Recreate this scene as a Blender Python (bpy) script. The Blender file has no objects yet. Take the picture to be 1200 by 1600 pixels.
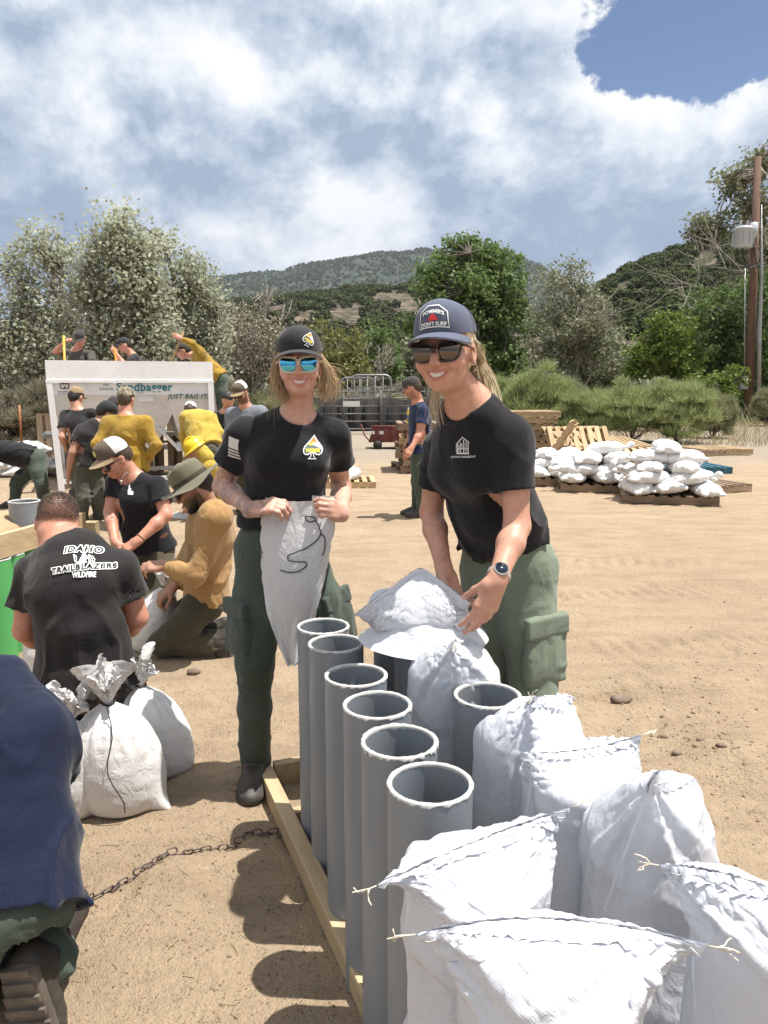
import bpy, bmesh, math, random
import numpy as np
from mathutils import Vector, Matrix
from mathutils.bvhtree import BVHTree
from mathutils.geometry import tessellate_polygon

SC = bpy.context.scene
COL = SC.collection
R = math.radians
PI = math.pi

# ---------------------------------------------------------------- camera
CAM_H, TILT, FPX = 1.53, R(9.3), 1200.0
cam_d = bpy.data.cameras.new('camera'); cam = bpy.data.objects.new('camera', cam_d); COL.objects.link(cam)
cam_d.sensor_fit = 'VERTICAL'; cam_d.sensor_height = 36.0; cam_d.lens = 36.0*FPX/1600.0
cam_d.clip_start = 0.05; cam_d.clip_end = 30000
cam.location = (0, 0, CAM_H); cam.rotation_euler = (PI/2-TILT, 0, 0)
SC.camera = cam

# ---------------------------------------------------------------- sun and sky
SUN_EL = R(72.0)
SUN_AZ = Vector((0.995, -0.09, 0)).normalized()          # horizontal direction TOWARDS the sun (right, a little behind the camera)
sun_dir = Vector((SUN_AZ.x*math.cos(SUN_EL), SUN_AZ.y*math.cos(SUN_EL), math.sin(SUN_EL)))
sd = bpy.data.lights.new('sun', 'SUN'); sd.energy = 5.0; sd.angle = R(0.53); sd.color = (1.0, 0.955, 0.89)
sun = bpy.data.objects.new('sun', sd); COL.objects.link(sun)
sun.rotation_euler = (-sun_dir).to_track_quat('-Z', 'Y').to_euler()
sun.location = (6, -2, 20)

SC.view_settings.view_transform = 'Standard'
try: SC.view_settings.look = 'None'
except Exception: pass
SC.view_settings.gamma = 1.0
SC.view_settings.use_curve_mapping = False
SC.view_settings.exposure = 0.70
SC.cycles.use_denoising = True
SC.cycles.max_bounces = 6
SC.cycles.diffuse_bounces = 3
SC.cycles.glossy_bounces = 3
SC.cycles.transmission_bounces = 6
SC.cycles.transparent_max_bounces = 8
SC.cycles.caustics_reflective = False
SC.cycles.caustics_refractive = False

class NT:
    """tiny node-tree helper"""
    def __init__(s, tree): s.t = tree; s.n = tree.nodes; s.l = tree.links
    def new(s, typ, **kw):
        n = s.n.new(typ)
        ins = kw.pop('ins', {})
        for k, v in kw.items(): setattr(n, k, v)
        for k, v in ins.items(): s.set(n.inputs[k], v)
        return n
    def set(s, sock, v):
        if isinstance(v, bpy.types.NodeSocket): s.l.new(v, sock)
        elif isinstance(v, bpy.types.Node): s.l.new(v.outputs[0], sock)
        else: sock.default_value = v
    def math(s, op, a, b=0.0, c=None, clamp=False):
        n = s.new('ShaderNodeMath', operation=op, use_clamp=clamp)
        s.set(n.inputs[0], a); s.set(n.inputs[1], b)
        if c is not None: s.set(n.inputs[2], c)
        return n.outputs[0]
    def noise(s, vec, scale, detail=4, rough=.55, dist=0.0, out=0):
        n = s.new('ShaderNodeTexNoise')
        if vec is not None: s.set(n.inputs['Vector'], vec)
        n.inputs['Scale'].default_value = scale; n.inputs['Detail'].default_value = detail
        n.inputs['Roughness'].default_value = rough; n.inputs['Distortion'].default_value = dist
        return n.outputs[out]
    def ramp(s, fac, stops, interp='LINEAR'):
        n = s.new('ShaderNodeValToRGB'); s.set(n.inputs[0], fac)
        cr = n.color_ramp; cr.interpolation = interp
        while len(cr.elements) < len(stops): cr.elements.new(0.5)
        for e, (p, c) in zip(cr.elements, stops):
            e.position = p
            e.color = (c, c, c, 1) if isinstance(c, (int, float)) else (*c[:3], 1)
        return n.outputs[0]
    def mix(s, fac, a, b, blend='MIX'):
        n = s.new('ShaderNodeMix', data_type='RGBA', blend_type=blend)
        s.set(n.inputs[0], fac)
        for i, v in ((6, a), (7, b)):
            if isinstance(v, (tuple, list)): v = (*v[:3], 1)
            s.set(n.inputs[i], v)
        return n.outputs[2]
    def maprange(s, v, a, b, c=0.0, d=1.0, smooth=False):
        n = s.new('ShaderNodeMapRange'); n.clamp = True
        if smooth: n.interpolation_type = 'SMOOTHSTEP'
        s.set(n.inputs[0], v)
        for i, q in zip((1, 2, 3, 4), (a, b, c, d)): n.inputs[i].default_value = q
        return n.outputs[0]
    def mapping(s, vec, scale=(1, 1, 1), rot=(0, 0, 0), loc=(0, 0, 0)):
        n = s.new('ShaderNodeMapping'); s.set(n.inputs[0], vec)
        n.inputs[1].default_value = loc; n.inputs[2].default_value = rot; n.inputs[3].default_value = scale
        return n.outputs[0]

def build_world():
    w = bpy.data.worlds.new('World'); SC.world = w; w.use_nodes = True
    w.cycles.sampling_method = 'MANUAL'; w.cycles.sample_map_resolution = 256
    q = NT(w.node_tree); q.n.clear()
    out = q.new('ShaderNodeOutputWorld')
    sky = q.new('ShaderNodeTexSky'); sky.sky_type = 'NISHITA'; sky.sun_disc = False
    sky.sun_elevation = SUN_EL; sky.sun_rotation = math.atan2(SUN_AZ.x, SUN_AZ.y)
    sky.altitude = 1800; sky.air_density = 1.0; sky.dust_density = 0.2; sky.ozone_density = 6.0
    tc = q.new('ShaderNodeTexCoord'); d = tc.outputs['Generated']
    sep = q.new('ShaderNodeSeparateXYZ'); q.set(sep.inputs[0], d)
    x, y, z = sep.outputs
    p = q.mapping(d, scale=(1.0, 1.0, 1.25), loc=(0.12, 0.31, 0.02))
    heap = q.noise(p, 3.6, 10, .60, .1)
    shade = q.noise(q.mapping(p, loc=(0.026, -0.01, 0.042)), 3.6, 8, .60, .1)     # the same heaps sampled towards the sun
    big = q.noise(q.mapping(d, loc=(1.45, 0.32, 0.9), scale=(1.0, 1.0, 2.0)), 1.9, 2, .5)
    # one break in the deck, up and to the right of the view
    dot = q.new('ShaderNodeVectorMath', operation='DOT_PRODUCT'); q.set(dot.inputs[0], d); dot.inputs[1].default_value = Vector((0.39, 1.06, 0.54)).normalized()
    gapm = q.maprange(dot.outputs['Value'], 0.974, 0.997, 0.0, 0.32, True)
    clear = q.math('ADD', gapm, q.maprange(z, 0.52, 0.85, 0.0, 0.16, True))        # the bank thins out overhead
    dens = q.math('SUBTRACT', q.math('ADD', q.math('MULTIPLY', heap, 0.72), q.math('MULTIPLY', big, 0.50)), clear)
    cover = q.maprange(dens, 0.388, 0.412, 0, 1, True)
    lit = q.math('SUBTRACT', heap, shade)                                          # relief of the heaps, about -.15 .. .15
    edge = q.maprange(dens, 0.62, 0.42, 0.0, 0.34, True)                           # thin rims glow
    body = q.math('MULTIPLY', q.maprange(big, .36, .62, 0.66, 0.22, True), 1.0)    # thick parts turn grey
    tone = q.math('ADD', q.math('MULTIPLY', lit, 3.6), q.math('ADD', body, edge))
    tone = q.math('ADD', tone, q.maprange(z, 0.08, 0.50, -0.14, 0.12))
    ccol = q.ramp(tone, [(0.03, (0.21, 0.27, 0.36)), (0.26, (0.34, 0.395, 0.475)), (0.46, (0.49, 0.525, 0.57)), (0.74, (0.655, 0.66, 0.67))])
    low = q.math('MULTIPLY', q.maprange(z, 0.30, 0.12, 0, 1, True), q.maprange(heap, 0.62, 0.40, 0.25, 1.0, True))
    ccol = q.mix(q.math('MULTIPLY', low, 0.80), ccol, (0.125, 0.185, 0.295))        # rain-dark bases low over the hills
    skyc = q.new('ShaderNodeVectorMath', operation='SCALE'); q.set(skyc.inputs[0], sky.outputs[0]); skyc.inputs['Scale'].default_value = 0.070
    fin = q.mix(cover, skyc.outputs[0], ccol)
    bg = q.new('ShaderNodeBackground'); q.set(bg.inputs[0], fin); bg.inputs[1].default_value = 1.0
    q.l.new(bg.outputs[0], out.inputs[0])
build_world()

# ---------------------------------------------------------------- pixel <-> place
CT, ST = math.cos(TILT), math.sin(TILT)
def ray(px, py):
    u = (px-600)/FPX; v = (800-py)/FPX
    return Vector((u, CT+v*ST, -ST+v*CT))
def P(px, py, Y):
    d = ray(px, py); k = Y/d.y
    return Vector((d.x*k, Y, CAM_H+d.z*k))
def G(px, py, z=0.0):
    d = ray(px, py); k = (z-CAM_H)/d.z
    return Vector((d.x*k, d.y*k, z))
def PX(p):
    p = Vector(p); q = p-Vector((0, 0, CAM_H))
    dep = q.y*CT-q.z*ST; up = q.y*ST+q.z*CT
    return (600+FPX*q.x/dep, 800-FPX*up/dep, dep)

# ---------------------------------------------------------------- objects
def link(o): COL.objects.link(o); return o
def mesh_np(name, V, F, mat=None, smooth=True, uv=None):
    V = np.asarray(V, np.float32).reshape(-1, 3); F = np.asarray(F, np.int32)
    me = bpy.data.meshes.new(name)
    n, k = F.shape
    me.vertices.add(len(V)); me.vertices.foreach_set('co', V.ravel())
    me.loops.add(n*k); me.loops.foreach_set('vertex_index', F.ravel())
    me.polygons.add(n); me.polygons.foreach_set('loop_start', np.arange(0, n*k, k, dtype=np.int32))
    try: me.polygons.foreach_set('loop_total', np.full(n, k, np.int32))
    except Exception: pass
    me.update(calc_edges=True)
    if smooth: me.polygons.foreach_set('use_smooth', np.ones(n, bool))
    if uv is not None:
        l = me.uv_layers.new(name='UVMap'); l.data.foreach_set('uv', np.asarray(uv, np.float32)[F.ravel()].ravel())
    if mat is not None: me.materials.append(mat)
    return me
def mesh_py(name, V, F, mat=None, smooth=False):
    me = bpy.data.meshes.new(name); me.from_pydata([tuple(v) for v in V], [], [tuple(f) for f in F]); me.update()
    if smooth: me.polygons.foreach_set('use_smooth', np.ones(len(me.polygons), bool))
    if mat is not None: me.materials.append(mat)
    return me
def add_float_attr(me, name, vals):
    a = me.attributes.new(name, 'FLOAT', 'POINT'); a.data.foreach_set('value', np.asarray(vals, np.float32))
def obj(name, me, parent=None):
    o = bpy.data.objects.new(name, me); link(o)
    if parent is not None:
        o.parent = parent; o.matrix_parent_inverse = root_world(parent).inverted()
    return o
_RW = {}
def root_world(o): return _RW.get(o.name, Matrix.Identity(4))
def thing(name, label, cat, loc=(0, 0, 0), group=None):
    e = bpy.data.objects.new(name, None); link(e); e.location = loc; e.empty_display_size = .1
    _RW[e.name] = Matrix.Translation(Vector(loc))
    tag(e, label, cat, group); return e
def tag(o, label, cat, group=None):
    o['label'] = label; o['category'] = cat
    if group: o['group'] = group
    return o
def structure(o): o['kind'] = 'structure'; return o
def stuff(o): o['kind'] = 'stuff'; return o
def copy_tree(o, M, parent=None):
    """copy a thing (built in local coordinates at the origin) with its parts; M places the copy"""
    c = o.copy(); link(c)
    if parent is None: c.matrix_world = M
    else: c.parent = parent
    for ch in o.children: copy_tree(ch, M, c)
    return c

class MB:
    """collects boxes / tubes / lathes in one mesh"""
    def __init__(s): s.V = []; s.F = []
    def add(s, V, F):
        n = len(s.V); s.V += [tuple(v) for v in V]; s.F += [tuple(i+n for i in f) for f in F]; return s
    def box(s, c, size, M=None, taper=1.0):
        x, y, z = (q/2 for q in size)
        V = [Vector((sx*x*(taper if sz > 0 else 1), sy*y*(taper if sz > 0 else 1), sz*z)) for sx in (-1, 1) for sy in (-1, 1) for sz in (-1, 1)]
        if M is not None: V = [M @ v for v in V]
        V = [v+Vector(c) for v in V]
        return s.add(V, [(0, 1, 3, 2), (4, 6, 7, 5), (0, 4, 5, 1), (2, 3, 7, 6), (0, 2, 6, 4), (1, 5, 7, 3)])
    def beam(s, a, b, w, h, up=(0, 0, 1)):
        a, b = Vector(a), Vector(b); d = (b-a); L = d.length; d.normalize()
        sd_ = d.cross(Vector(up))
        if sd_.length < 1e-5: sd_ = d.cross(Vector((1, 0, 0)))
        sd_.normalize(); u = sd_.cross(d)
        M = Matrix((sd_, d, u)).transposed()
        return s.box((a+b)/2, (w, L, h), M)
    def tube(s, pts, r, n=8, cap=True):
        pts = [Vector(p) for p in pts]; k = len(pts)
        rr = r if isinstance(r, (list, tuple)) else [r]*k
        V = []; F = []
        ref = None
        for i, p in enumerate(pts):
            d = (pts[min(i+1, k-1)]-pts[max(i-1, 0)])
            d = d.normalized() if d.length > 1e-9 else Vector((0, 0, 1))
            if ref is None:
                ref = d.orthogonal().normalized()
            ref = (ref-d*ref.dot(d)); ref = ref.normalized() if ref.length > 1e-6 else d.orthogonal().normalized()
            w = d.cross(ref)
            for j in range(n):
                a = 2*PI*j/n; V.append(p+(ref*math.cos(a)+w*math.sin(a))*rr[i])
        for i in range(k-1):
            for j in range(n):
                F.append((i*n+j, i*n+(j+1) % n, (i+1)*n+(j+1) % n, (i+1)*n+j))
        if cap: F += [tuple(range(n-1, -1, -1)), tuple((k-1)*n+j for j in range(n))]
        return s.add(V, F)
    def lathe(s, prof, n=24, c=(0, 0, 0), M=None):
        V = []; F = []; k = len(prof); c = Vector(c)
        for r, z in prof:
            for j in range(n):
                a = 2*PI*j/n; v = Vector((r*math.cos(a), r*math.sin(a), z))
                V.append((M @ v if M is not None else v)+c)
        for i in range(k-1):
            for j in range(n):
                F.append((i*n+j, i*n+(j+1) % n, (i+1)*n+(j+1) % n, (i+1)*n+j))
        return s.add(V, F)
    def prism(s, poly, a, b):
        """poly: list of 3-D points, swept from offset a to offset b (vectors)"""
        a, b = Vector(a), Vector(b); n = len(poly); V = [Vector(p)+a for p in poly]+[Vector(p)+b for p in poly]
        F = [tuple(range(n-1, -1, -1)), tuple(range(n, 2*n))]+[(i, (i+1) % n, n+(i+1) % n, n+i) for i in range(n)]
        return s.add(V, F)
    def mesh(s, name, mat=None, smooth=False): return mesh_py(name, s.V, s.F, mat, smooth)
    def build(s, name, mat, parent=None, smooth=False): return obj(name, s.mesh(name, mat, smooth), parent)

# ---------------------------------------------------------------- materials
MATS = {}
def srgb(r, g, b):
    f = lambda c: (c/255/12.92) if c <= 10 else ((c/255+.055)/1.055)**2.4
    return (f(r), f(g), f(b))
def material(name, col=(.5, .5, .5), rough=.6, metal=0.0, var=0.0, vscale=8.0, bump=0.0, bscale=60.0, bdist=.01, spec=.5,
             coat=0.0, coords='Object', stretch=(1, 1, 1), col2=None, trans=0.0, detail=5):
    """general procedural surface: base colour with noise variation, bump, roughness break-up"""
    m = bpy.data.materials.new(name); m.use_nodes = True; q = NT(m.node_tree)
    b = q.n['Principled BSDF']; out = q.n['Material Output']
    tc = q.new('ShaderNodeTexCoord'); vec = q.mapping(tc.outputs[coords], scale=stretch)
    c2 = col2 if col2 is not None else tuple(max(0, c*(1-var)) for c in col)
    if var > 0 or col2 is not None:
        f = q.noise(vec, vscale, detail, .6)
        f = q.maprange(f, .32, .68)
        q.set(b.inputs['Base Color'], q.mix(f, col, c2))
        q.set(b.inputs['Roughness'], q.maprange(f, 0, 1, max(.02, rough-.06), min(1, rough+.08)))
    else:
        b.inputs['Base Color'].default_value = (*col, 1); b.inputs['Roughness'].default_value = rough
    b.inputs['Metallic'].default_value = metal
    b.inputs['Specular IOR Level'].default_value = spec
    b.inputs['Coat Weight'].default_value = coat
    if bump > 0:
        bn = q.new('ShaderNodeBump'); bn.inputs['Strength'].default_value = bump; bn.inputs['Distance'].default_value = bdist
        q.set(bn.inputs['Height'], q.noise(vec, bscale, 6, .6)); q.l.new(bn.outputs[0], b.inputs['Normal'])
    if trans > 0:
        tr = q.new('ShaderNodeBsdfTranslucent'); q.set(tr.inputs[0], (*col, 1))
        mx = q.new('ShaderNodeMixShader'); mx.inputs[0].default_value = trans
        q.l.new(b.outputs[0], mx.inputs[1]); q.l.new(tr.outputs[0], mx.inputs[2]); q.l.new(mx.outputs[0], out.inputs[0])
    m.diffuse_color = (*col, 1)
    MATS[name] = m; return m

# ---------------------------------------------------------------- numpy noise
def vnoise(p, seed=0):
    """value noise -1..1 for p (n,3)"""
    p = np.asarray(p, np.float32); i = np.floor(p); f = p-i; i = i.astype(np.int32).view(np.uint32); f = f*f*(3-2*f)
    A_, B_, C_ = np.uint32(374761393), np.uint32(668265263), np.uint32(3266489917)
    hx = i[:, 0]*A_; hy = i[:, 1]*B_; hz = i[:, 2]*C_+np.uint32((seed*1274126177) & 0xffffffff)
    r = np.zeros(len(p), np.float32); fx, fy, fz = f[:, 0], f[:, 1], f[:, 2]
    for dx in (0, 1):
        wx = fx if dx else 1-fx; h1 = hx+A_ if dx else hx
        for dy in (0, 1):
            wy = wx*(fy if dy else 1-fy); h2 = h1+(hy+B_ if dy else hy)
            for dz in (0, 1):
                h = h2+(hz+C_ if dz else hz)
                h = h ^ (h >> np.uint32(15)); h = h*np.uint32(2246822519); h = h ^ (h >> np.uint32(13)); h = h*np.uint32(3266489917); h = h ^ (h >> np.uint32(16))
                r += wy*(fz if dz else 1-fz)*(h >> np.uint32(8)).astype(np.float32)
    return r*np.float32(2/16777215)-1
def fbm(p, oct=4, seed=0, gain=.5, lac=2.0):
    p = np.asarray(p, np.float32); a = 1.0; r = 0
    for o in range(oct):
        r = r+a*vnoise(p*(lac**o)+17.3*o, seed+o); a *= gain
    return r

# ---------------------------------------------------------------- signed distance modelling (smooth unions meshed with surface nets)
def A3(v): return np.array(v[:3], np.float32)
class SDF:
    def __init__(s): s.ops = []; s.disp = None; s.dm = 0.0
    def cap(s, a, b, ra, rb=None, k=.02, sub=False):
        s.ops.append(('cap', A3(a), A3(b), ra, ra if rb is None else rb, k, sub)); return s
    def chain(s, pts, rr, k=.015, sub=False):
        for i in range(len(pts)-1): s.cap(pts[i], pts[i+1], rr[i], rr[i+1], k, sub)
        return s
    def ell(s, c, rad, Rm=None, k=.02, sub=False):
        s.ops.append(('ell', A3(c), np.array(rad, np.float32), np.eye(3, dtype=np.float32) if Rm is None else np.array(Rm, np.float32), k, sub)); return s
    def econe(s, a, b, side, ra, rb, k=.03, sub=False):
        """segment with elliptical section: radii (across 'side', across the third axis) at both ends"""
        a, b = A3(a), A3(b); ax = b-a; L = max(float(np.linalg.norm(ax)), 1e-5); ax /= L
        sv = A3(side); sv = sv-ax*np.dot(sv, ax); sv /= max(np.linalg.norm(sv), 1e-6); fv = np.cross(ax, sv)
        s.ops.append(('eco', a, b, (ax, sv, fv, L), ra, rb, k, sub)); return s
    def box(s, c, half, Rm=None, rnd=.01, k=.01, sub=False):
        s.ops.append(('box', A3(c), np.array(half, np.float32), np.eye(3, dtype=np.float32) if Rm is None else np.array(Rm, np.float32), rnd, k, sub)); return s
    def cut(s, p, n):
        n = A3(n); n /= np.linalg.norm(n); s.ops.append(('cut', A3(p), n)); return s
    def fn(s, f): s.ops.append(('fn', f)); return s
    @staticmethod
    def bbox(o):
        t = o[0]
        if t == 'cap':
            r = max(o[3], o[4]); return np.minimum(o[1], o[2])-r, np.maximum(o[1], o[2])+r
        if t == 'ell':
            r = float(np.max(o[2])); return o[1]-r, o[1]+r
        if t == 'eco':
            r = max(*o[4], *o[5]); return np.minimum(o[1], o[2])-r, np.maximum(o[1], o[2])+r
        if t == 'box':
            r = float(np.linalg.norm(o[2])); return o[1]-r, o[1]+r
        return None
    @staticmethod
    def dist(o, p):
        t = o[0]
        if t == 'cap':
            a, b = o[1], o[2]; ab = b-a; L2 = max(float(ab @ ab), 1e-9)
            h = np.clip(((p-a) @ ab)/L2, 0, 1)
            q = p-a-h[:, None]*ab
            return np.sqrt((q*q).sum(1))-(o[3]+(o[4]-o[3])*h)
        if t == 'ell':
            q = (p-o[1]) @ o[3]; rad = o[2]
            k0 = np.sqrt(((q/rad)**2).sum(1)); k1 = np.sqrt(((q/(rad*rad))**2).sum(1))+1e-9
            return k0*(k0-1)/k1
        if t == 'eco':
            a = o[1]; ax, sv, fv, L = o[3]; q = p-a
            u = q @ ax; h = np.clip(u/L, 0, 1)
            rx = o[4][0]+(o[5][0]-o[4][0])*h; ry = o[4][1]+(o[5][1]-o[4][1])*h
            e = u-h*L; m = np.minimum(rx, ry)
            qs, qf = q @ sv, q @ fv
            k0 = np.sqrt((qs/rx)**2+(qf/ry)**2+(e/m)**2); k1 = np.sqrt((qs/rx**2)**2+(qf/ry**2)**2+(e/m**2)**2)+1e-9
            return k0*(k0-1)/k1
        if t == 'box':
            q = np.abs((p-o[1]) @ o[3])-o[2]+o[4]
            return np.sqrt((np.maximum(q, 0)**2).sum(1))+np.minimum(q.max(1), 0)-o[4]
    def eval(s, p, disp=True):
        d = np.full(len(p), .5, np.float32); plo, phi = p.min(0), p.max(0); px_, py_, pz_ = (np.ascontiguousarray(p[:, q]) for q in range(3))
        for o in s.ops:
            if o[0] == 'cut': d = np.maximum(d, (p-o[1]) @ o[2]); continue
            if o[0] == 'fn': d = o[1](p, d); continue
            lo, hi = s.bbox(o); k, sub = o[-2], o[-1]
            mg = .05+k
            lo = lo-mg; hi = hi+mg
            if (phi < lo).any() or (plo > hi).any(): continue
            m = np.nonzero((px_ > lo[0]) & (px_ < hi[0]) & (py_ > lo[1]) & (py_ < hi[1]) & (pz_ > lo[2]) & (pz_ < hi[2]))[0]
            if not len(m): continue
            e = s.dist(o, p[m]).astype(np.float32); c = d[m]
            if sub:
                if k > 0:
                    h = np.clip(.5-.5*(c+e)/k, 0, 1); d[m] = c*(1-h)-e*h+k*h*(1-h)
                else: d[m] = np.maximum(c, -e)
            elif k > 0:
                h = np.clip(.5+.5*(c-e)/k, 0, 1); d[m] = c*(1-h)+e*h-k*h*(1-h)
            else: d[m] = np.minimum(c, e)
        if disp and s.disp is not None:
            m = np.nonzero(np.abs(d) < .035)[0]
            if len(m): d[m] += s.disp(p[m])
        return d
    def solve(s, vox):
        lo = np.full(3, 1e9); hi = -lo
        for o in s.ops:
            if o[0] in ('cut', 'fn') or o[-1]: continue
            a, b = s.bbox(o); lo = np.minimum(lo, a); hi = np.maximum(hi, b)
        lo = lo-.02-3*vox; hi = hi+.02+3*vox
        B = 6; nb = np.ceil((hi-lo)/(vox*B)).astype(int)+1
        gi = np.stack(np.meshgrid(*[np.arange(n) for n in nb], indexing='ij'), -1).reshape(-1, 3)
        cen = (lo+(gi+.5)*B*vox).astype(np.float32)
        dc = s.eval(cen, False)
        thr = B*vox*1.35+.012
        act = np.abs(dc) < thr
        n = nb*B
        Vb = np.where(dc < 0, -1., 1.).astype(np.float32).reshape(nb)
        V = np.repeat(np.repeat(np.repeat(Vb, B, 0), B, 1), B, 2)
        ai = gi[act]; off = np.stack(np.meshgrid(*[np.arange(B)]*3, indexing='ij'), -1).reshape(-1, 3)
        ids = (ai[:, None, :]*B+off[None]).reshape(-1, 3)
        for st in range(0, len(ids), 24000):
            ii = ids[st:st+24000]
            V[ii[:, 0], ii[:, 1], ii[:, 2]] = s.eval((lo+ii*vox).astype(np.float32))
        return surface_nets(V, lo, vox)
    def build(s, name, vox, mat, parent=None, smooth=True):
        V, F = s.solve(vox)
        o = obj(name, mesh_np(name, V, F, mat, smooth), parent); o_np[o.name] = (V, F); return o
o_np = {}

def surface_nets(V, lo, h):
    S = V < 0
    c = np.zeros(tuple(n-1 for n in V.shape), np.uint8)
    sl = (slice(None, -1), slice(1, None))
    for a in (0, 1):
        for b in (0, 1):
            for g in (0, 1): c += S[sl[a], sl[b], sl[g]]
    ai, aj, ak = np.nonzero((c > 0) & (c < 8)); n = len(ai)
    idx = np.full(c.shape, -1, np.int32); idx[ai, aj, ak] = np.arange(n, dtype=np.int32)
    pos = np.zeros((n, 3), np.float32); cnt = np.zeros(n, np.float32)
    E = []
    for ax in range(3):
        o1, o2 = [q for q in range(3) if q != ax]
        for u in (0, 1):
            for w in (0, 1):
                a = [0, 0, 0]; a[o1] = u; a[o2] = w; b = list(a); b[ax] = 1; E.append((a, b))
    for a, b in E:
        va = V[ai+a[0], aj+a[1], ak+a[2]]; vb = V[ai+b[0], aj+b[1], ak+b[2]]
        cr = (va < 0) != (vb < 0)
        t = np.where(cr, va/np.where(cr, va-vb, 1), 0)
        for q in range(3): pos[:, q] += np.where(cr, a[q]+t*(b[q]-a[q]), 0)
        cnt += cr
    verts = np.asarray(lo, np.float32)+h*(np.stack([ai, aj, ak], 1)+pos/cnt[:, None])
    Q = []
    for ax in range(3):
        s0 = [slice(1, -1)]*3; s1 = [slice(1, -1)]*3
        s0[ax] = slice(0, -1); s1[ax] = slice(1, None)
        d = S[tuple(s0)] != S[tuple(s1)]
        I = list(np.nonzero(d)); neg = S[tuple(s0)][tuple(I)]
        for q in range(3):
            if q != ax: I[q] = I[q]+1
        o1, o2 = (ax+1) % 3, (ax+2) % 3
        def cell(u, w):
            J = list(I); J[o1] = J[o1]-u; J[o2] = J[o2]-w; return idx[tuple(J)]
        q4 = np.stack([cell(1, 1), cell(0, 1), cell(0, 0), cell(1, 0)], 1)
        q4 = np.where(neg[:, None], q4, q4[:, ::-1]); Q.append(q4)
    F = np.concatenate(Q); F = F[(F >= 0).all(1)]
    return verts.astype(np.float32), F.astype(np.int32)

def frame(fwd, up):
    """3x3 with columns right(x), forward(y), up(z)"""
    f = Vector(fwd).normalized(); u = Vector(up); r = f.cross(u).normalized(); u = r.cross(f)
    return Matrix((r, f, u)).transposed()
# ================================================================= GROUND
rng = np.random.default_rng(7)
MOUNDS = [  # x, y, rx, ry, height
    (G(1090, 1075).x, G(1090, 1075).y, .34, .26, .085), (G(1150, 1190).x, G(1150, 1190).y, .36, .26, .07), (G(1000, 1080).x, G(1000, 1080).y, .25, .2, .02),
    (-2.35, 4.75, .55, .5, .10), (-3.7, 8.6, 1.2, .9, .10), (G(150, 770).x, G(150, 770).y+.3, 1.2, .7, .07),
    (G(385, 1165).x, G(385, 1165).y, .22, .16, .02), (G(440, 1130).x, G(440, 1130).y+.1, .18, .12, .025)]
_fr = np.random.default_rng(55)
FOOT = [(float(G(px, py).x), float(G(px, py).y), float(a)) for px, py, a in zip(_fr.random(110)*1250-30, 790+_fr.random(110)**1.3*620, _fr.random(110)*6.28)]
def ground_z(x, y):
    x = np.asarray(x, np.float32); y = np.asarray(y, np.float32); sh = x.shape
    x = x.ravel(); y = y.ravel(); z0 = np.zeros_like(x)
    near = np.clip(1-np.hypot(x, y-5)/22, 0, 1)
    z = .012*fbm(np.stack([x*.55, y*.55, z0], 1), 3, 3)
    z += near*.012*fbm(np.stack([x*3.1, y*3.1, z0], 1), 3, 11)
    # scuffs and vehicle ruts running left to right
    w = fbm(np.stack([x*.7, y*2.6, z0], 1), 2, 23)
    z += near*.010*np.clip(1-np.abs(w)*3.2, 0, 1)
    tr = np.sin((x*.98+y*.18)*2*PI/.11)*np.exp(-((y-5.4-.12*x)/.13)**2)*(x > .9)
    tr += np.sin((x*.9-y*.25)*2*PI/.12)*np.exp(-((y-6.7+.05*x)/.14)**2)*(x > .6)
    tr += np.sin((x*.96+y*.2)*2*PI/.11)*np.exp(-((y-4.1-.2*x)/.12)**2)*(x > 1.2)
    z += .011*tr
    for fx, fy, fa in FOOT:
        m = (np.abs(x-fx) < .3) & (np.abs(y-fy) < .3)
        if m.any():
            ca, sa = math.cos(fa), math.sin(fa); u = (x[m]-fx)*ca+(y[m]-fy)*sa; v = -(x[m]-fx)*sa+(y[m]-fy)*ca; rr = (u/.13)**2+(v/.05)**2
            z[m] += -.013*np.exp(-rr**2)+.006*np.exp(-((rr-1.6)/.7)**2)+.003*np.sin(u*170)*np.exp(-rr*1.5)
    z -= .012*np.exp(-((y-5.4-.12*x)/.2)**2)*(x > .9)
    for mx, my, rx, ry, h in MOUNDS:
        e = np.exp(-((x-mx)/rx)**2-((y-my)/ry)**2)
        z += h*e*(1+.35*fbm(np.stack([x*6, y*6, z0], 1), 3, 31))
    far = np.clip((np.hypot(x, y)-30)/120, 0, 1)
    z += far*.25*fbm(np.stack([x*.03, y*.03, z0], 1), 2, 41)
    # lumps near the camera
    nn = np.clip(1-np.hypot(x, y-2.5)/7, 0, 1)
    z += nn*.0035*fbm(np.stack([x*19, y*19, z0], 1), 3, 51)
    return z.reshape(sh)
def spaced(lo, hi, fine, grow):
    a = [0.0]; st = fine
    while a[-1] < hi:
        a.append(a[-1]+st); st = fine if a[-1] < lo else st*grow
    return np.array(a)
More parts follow.
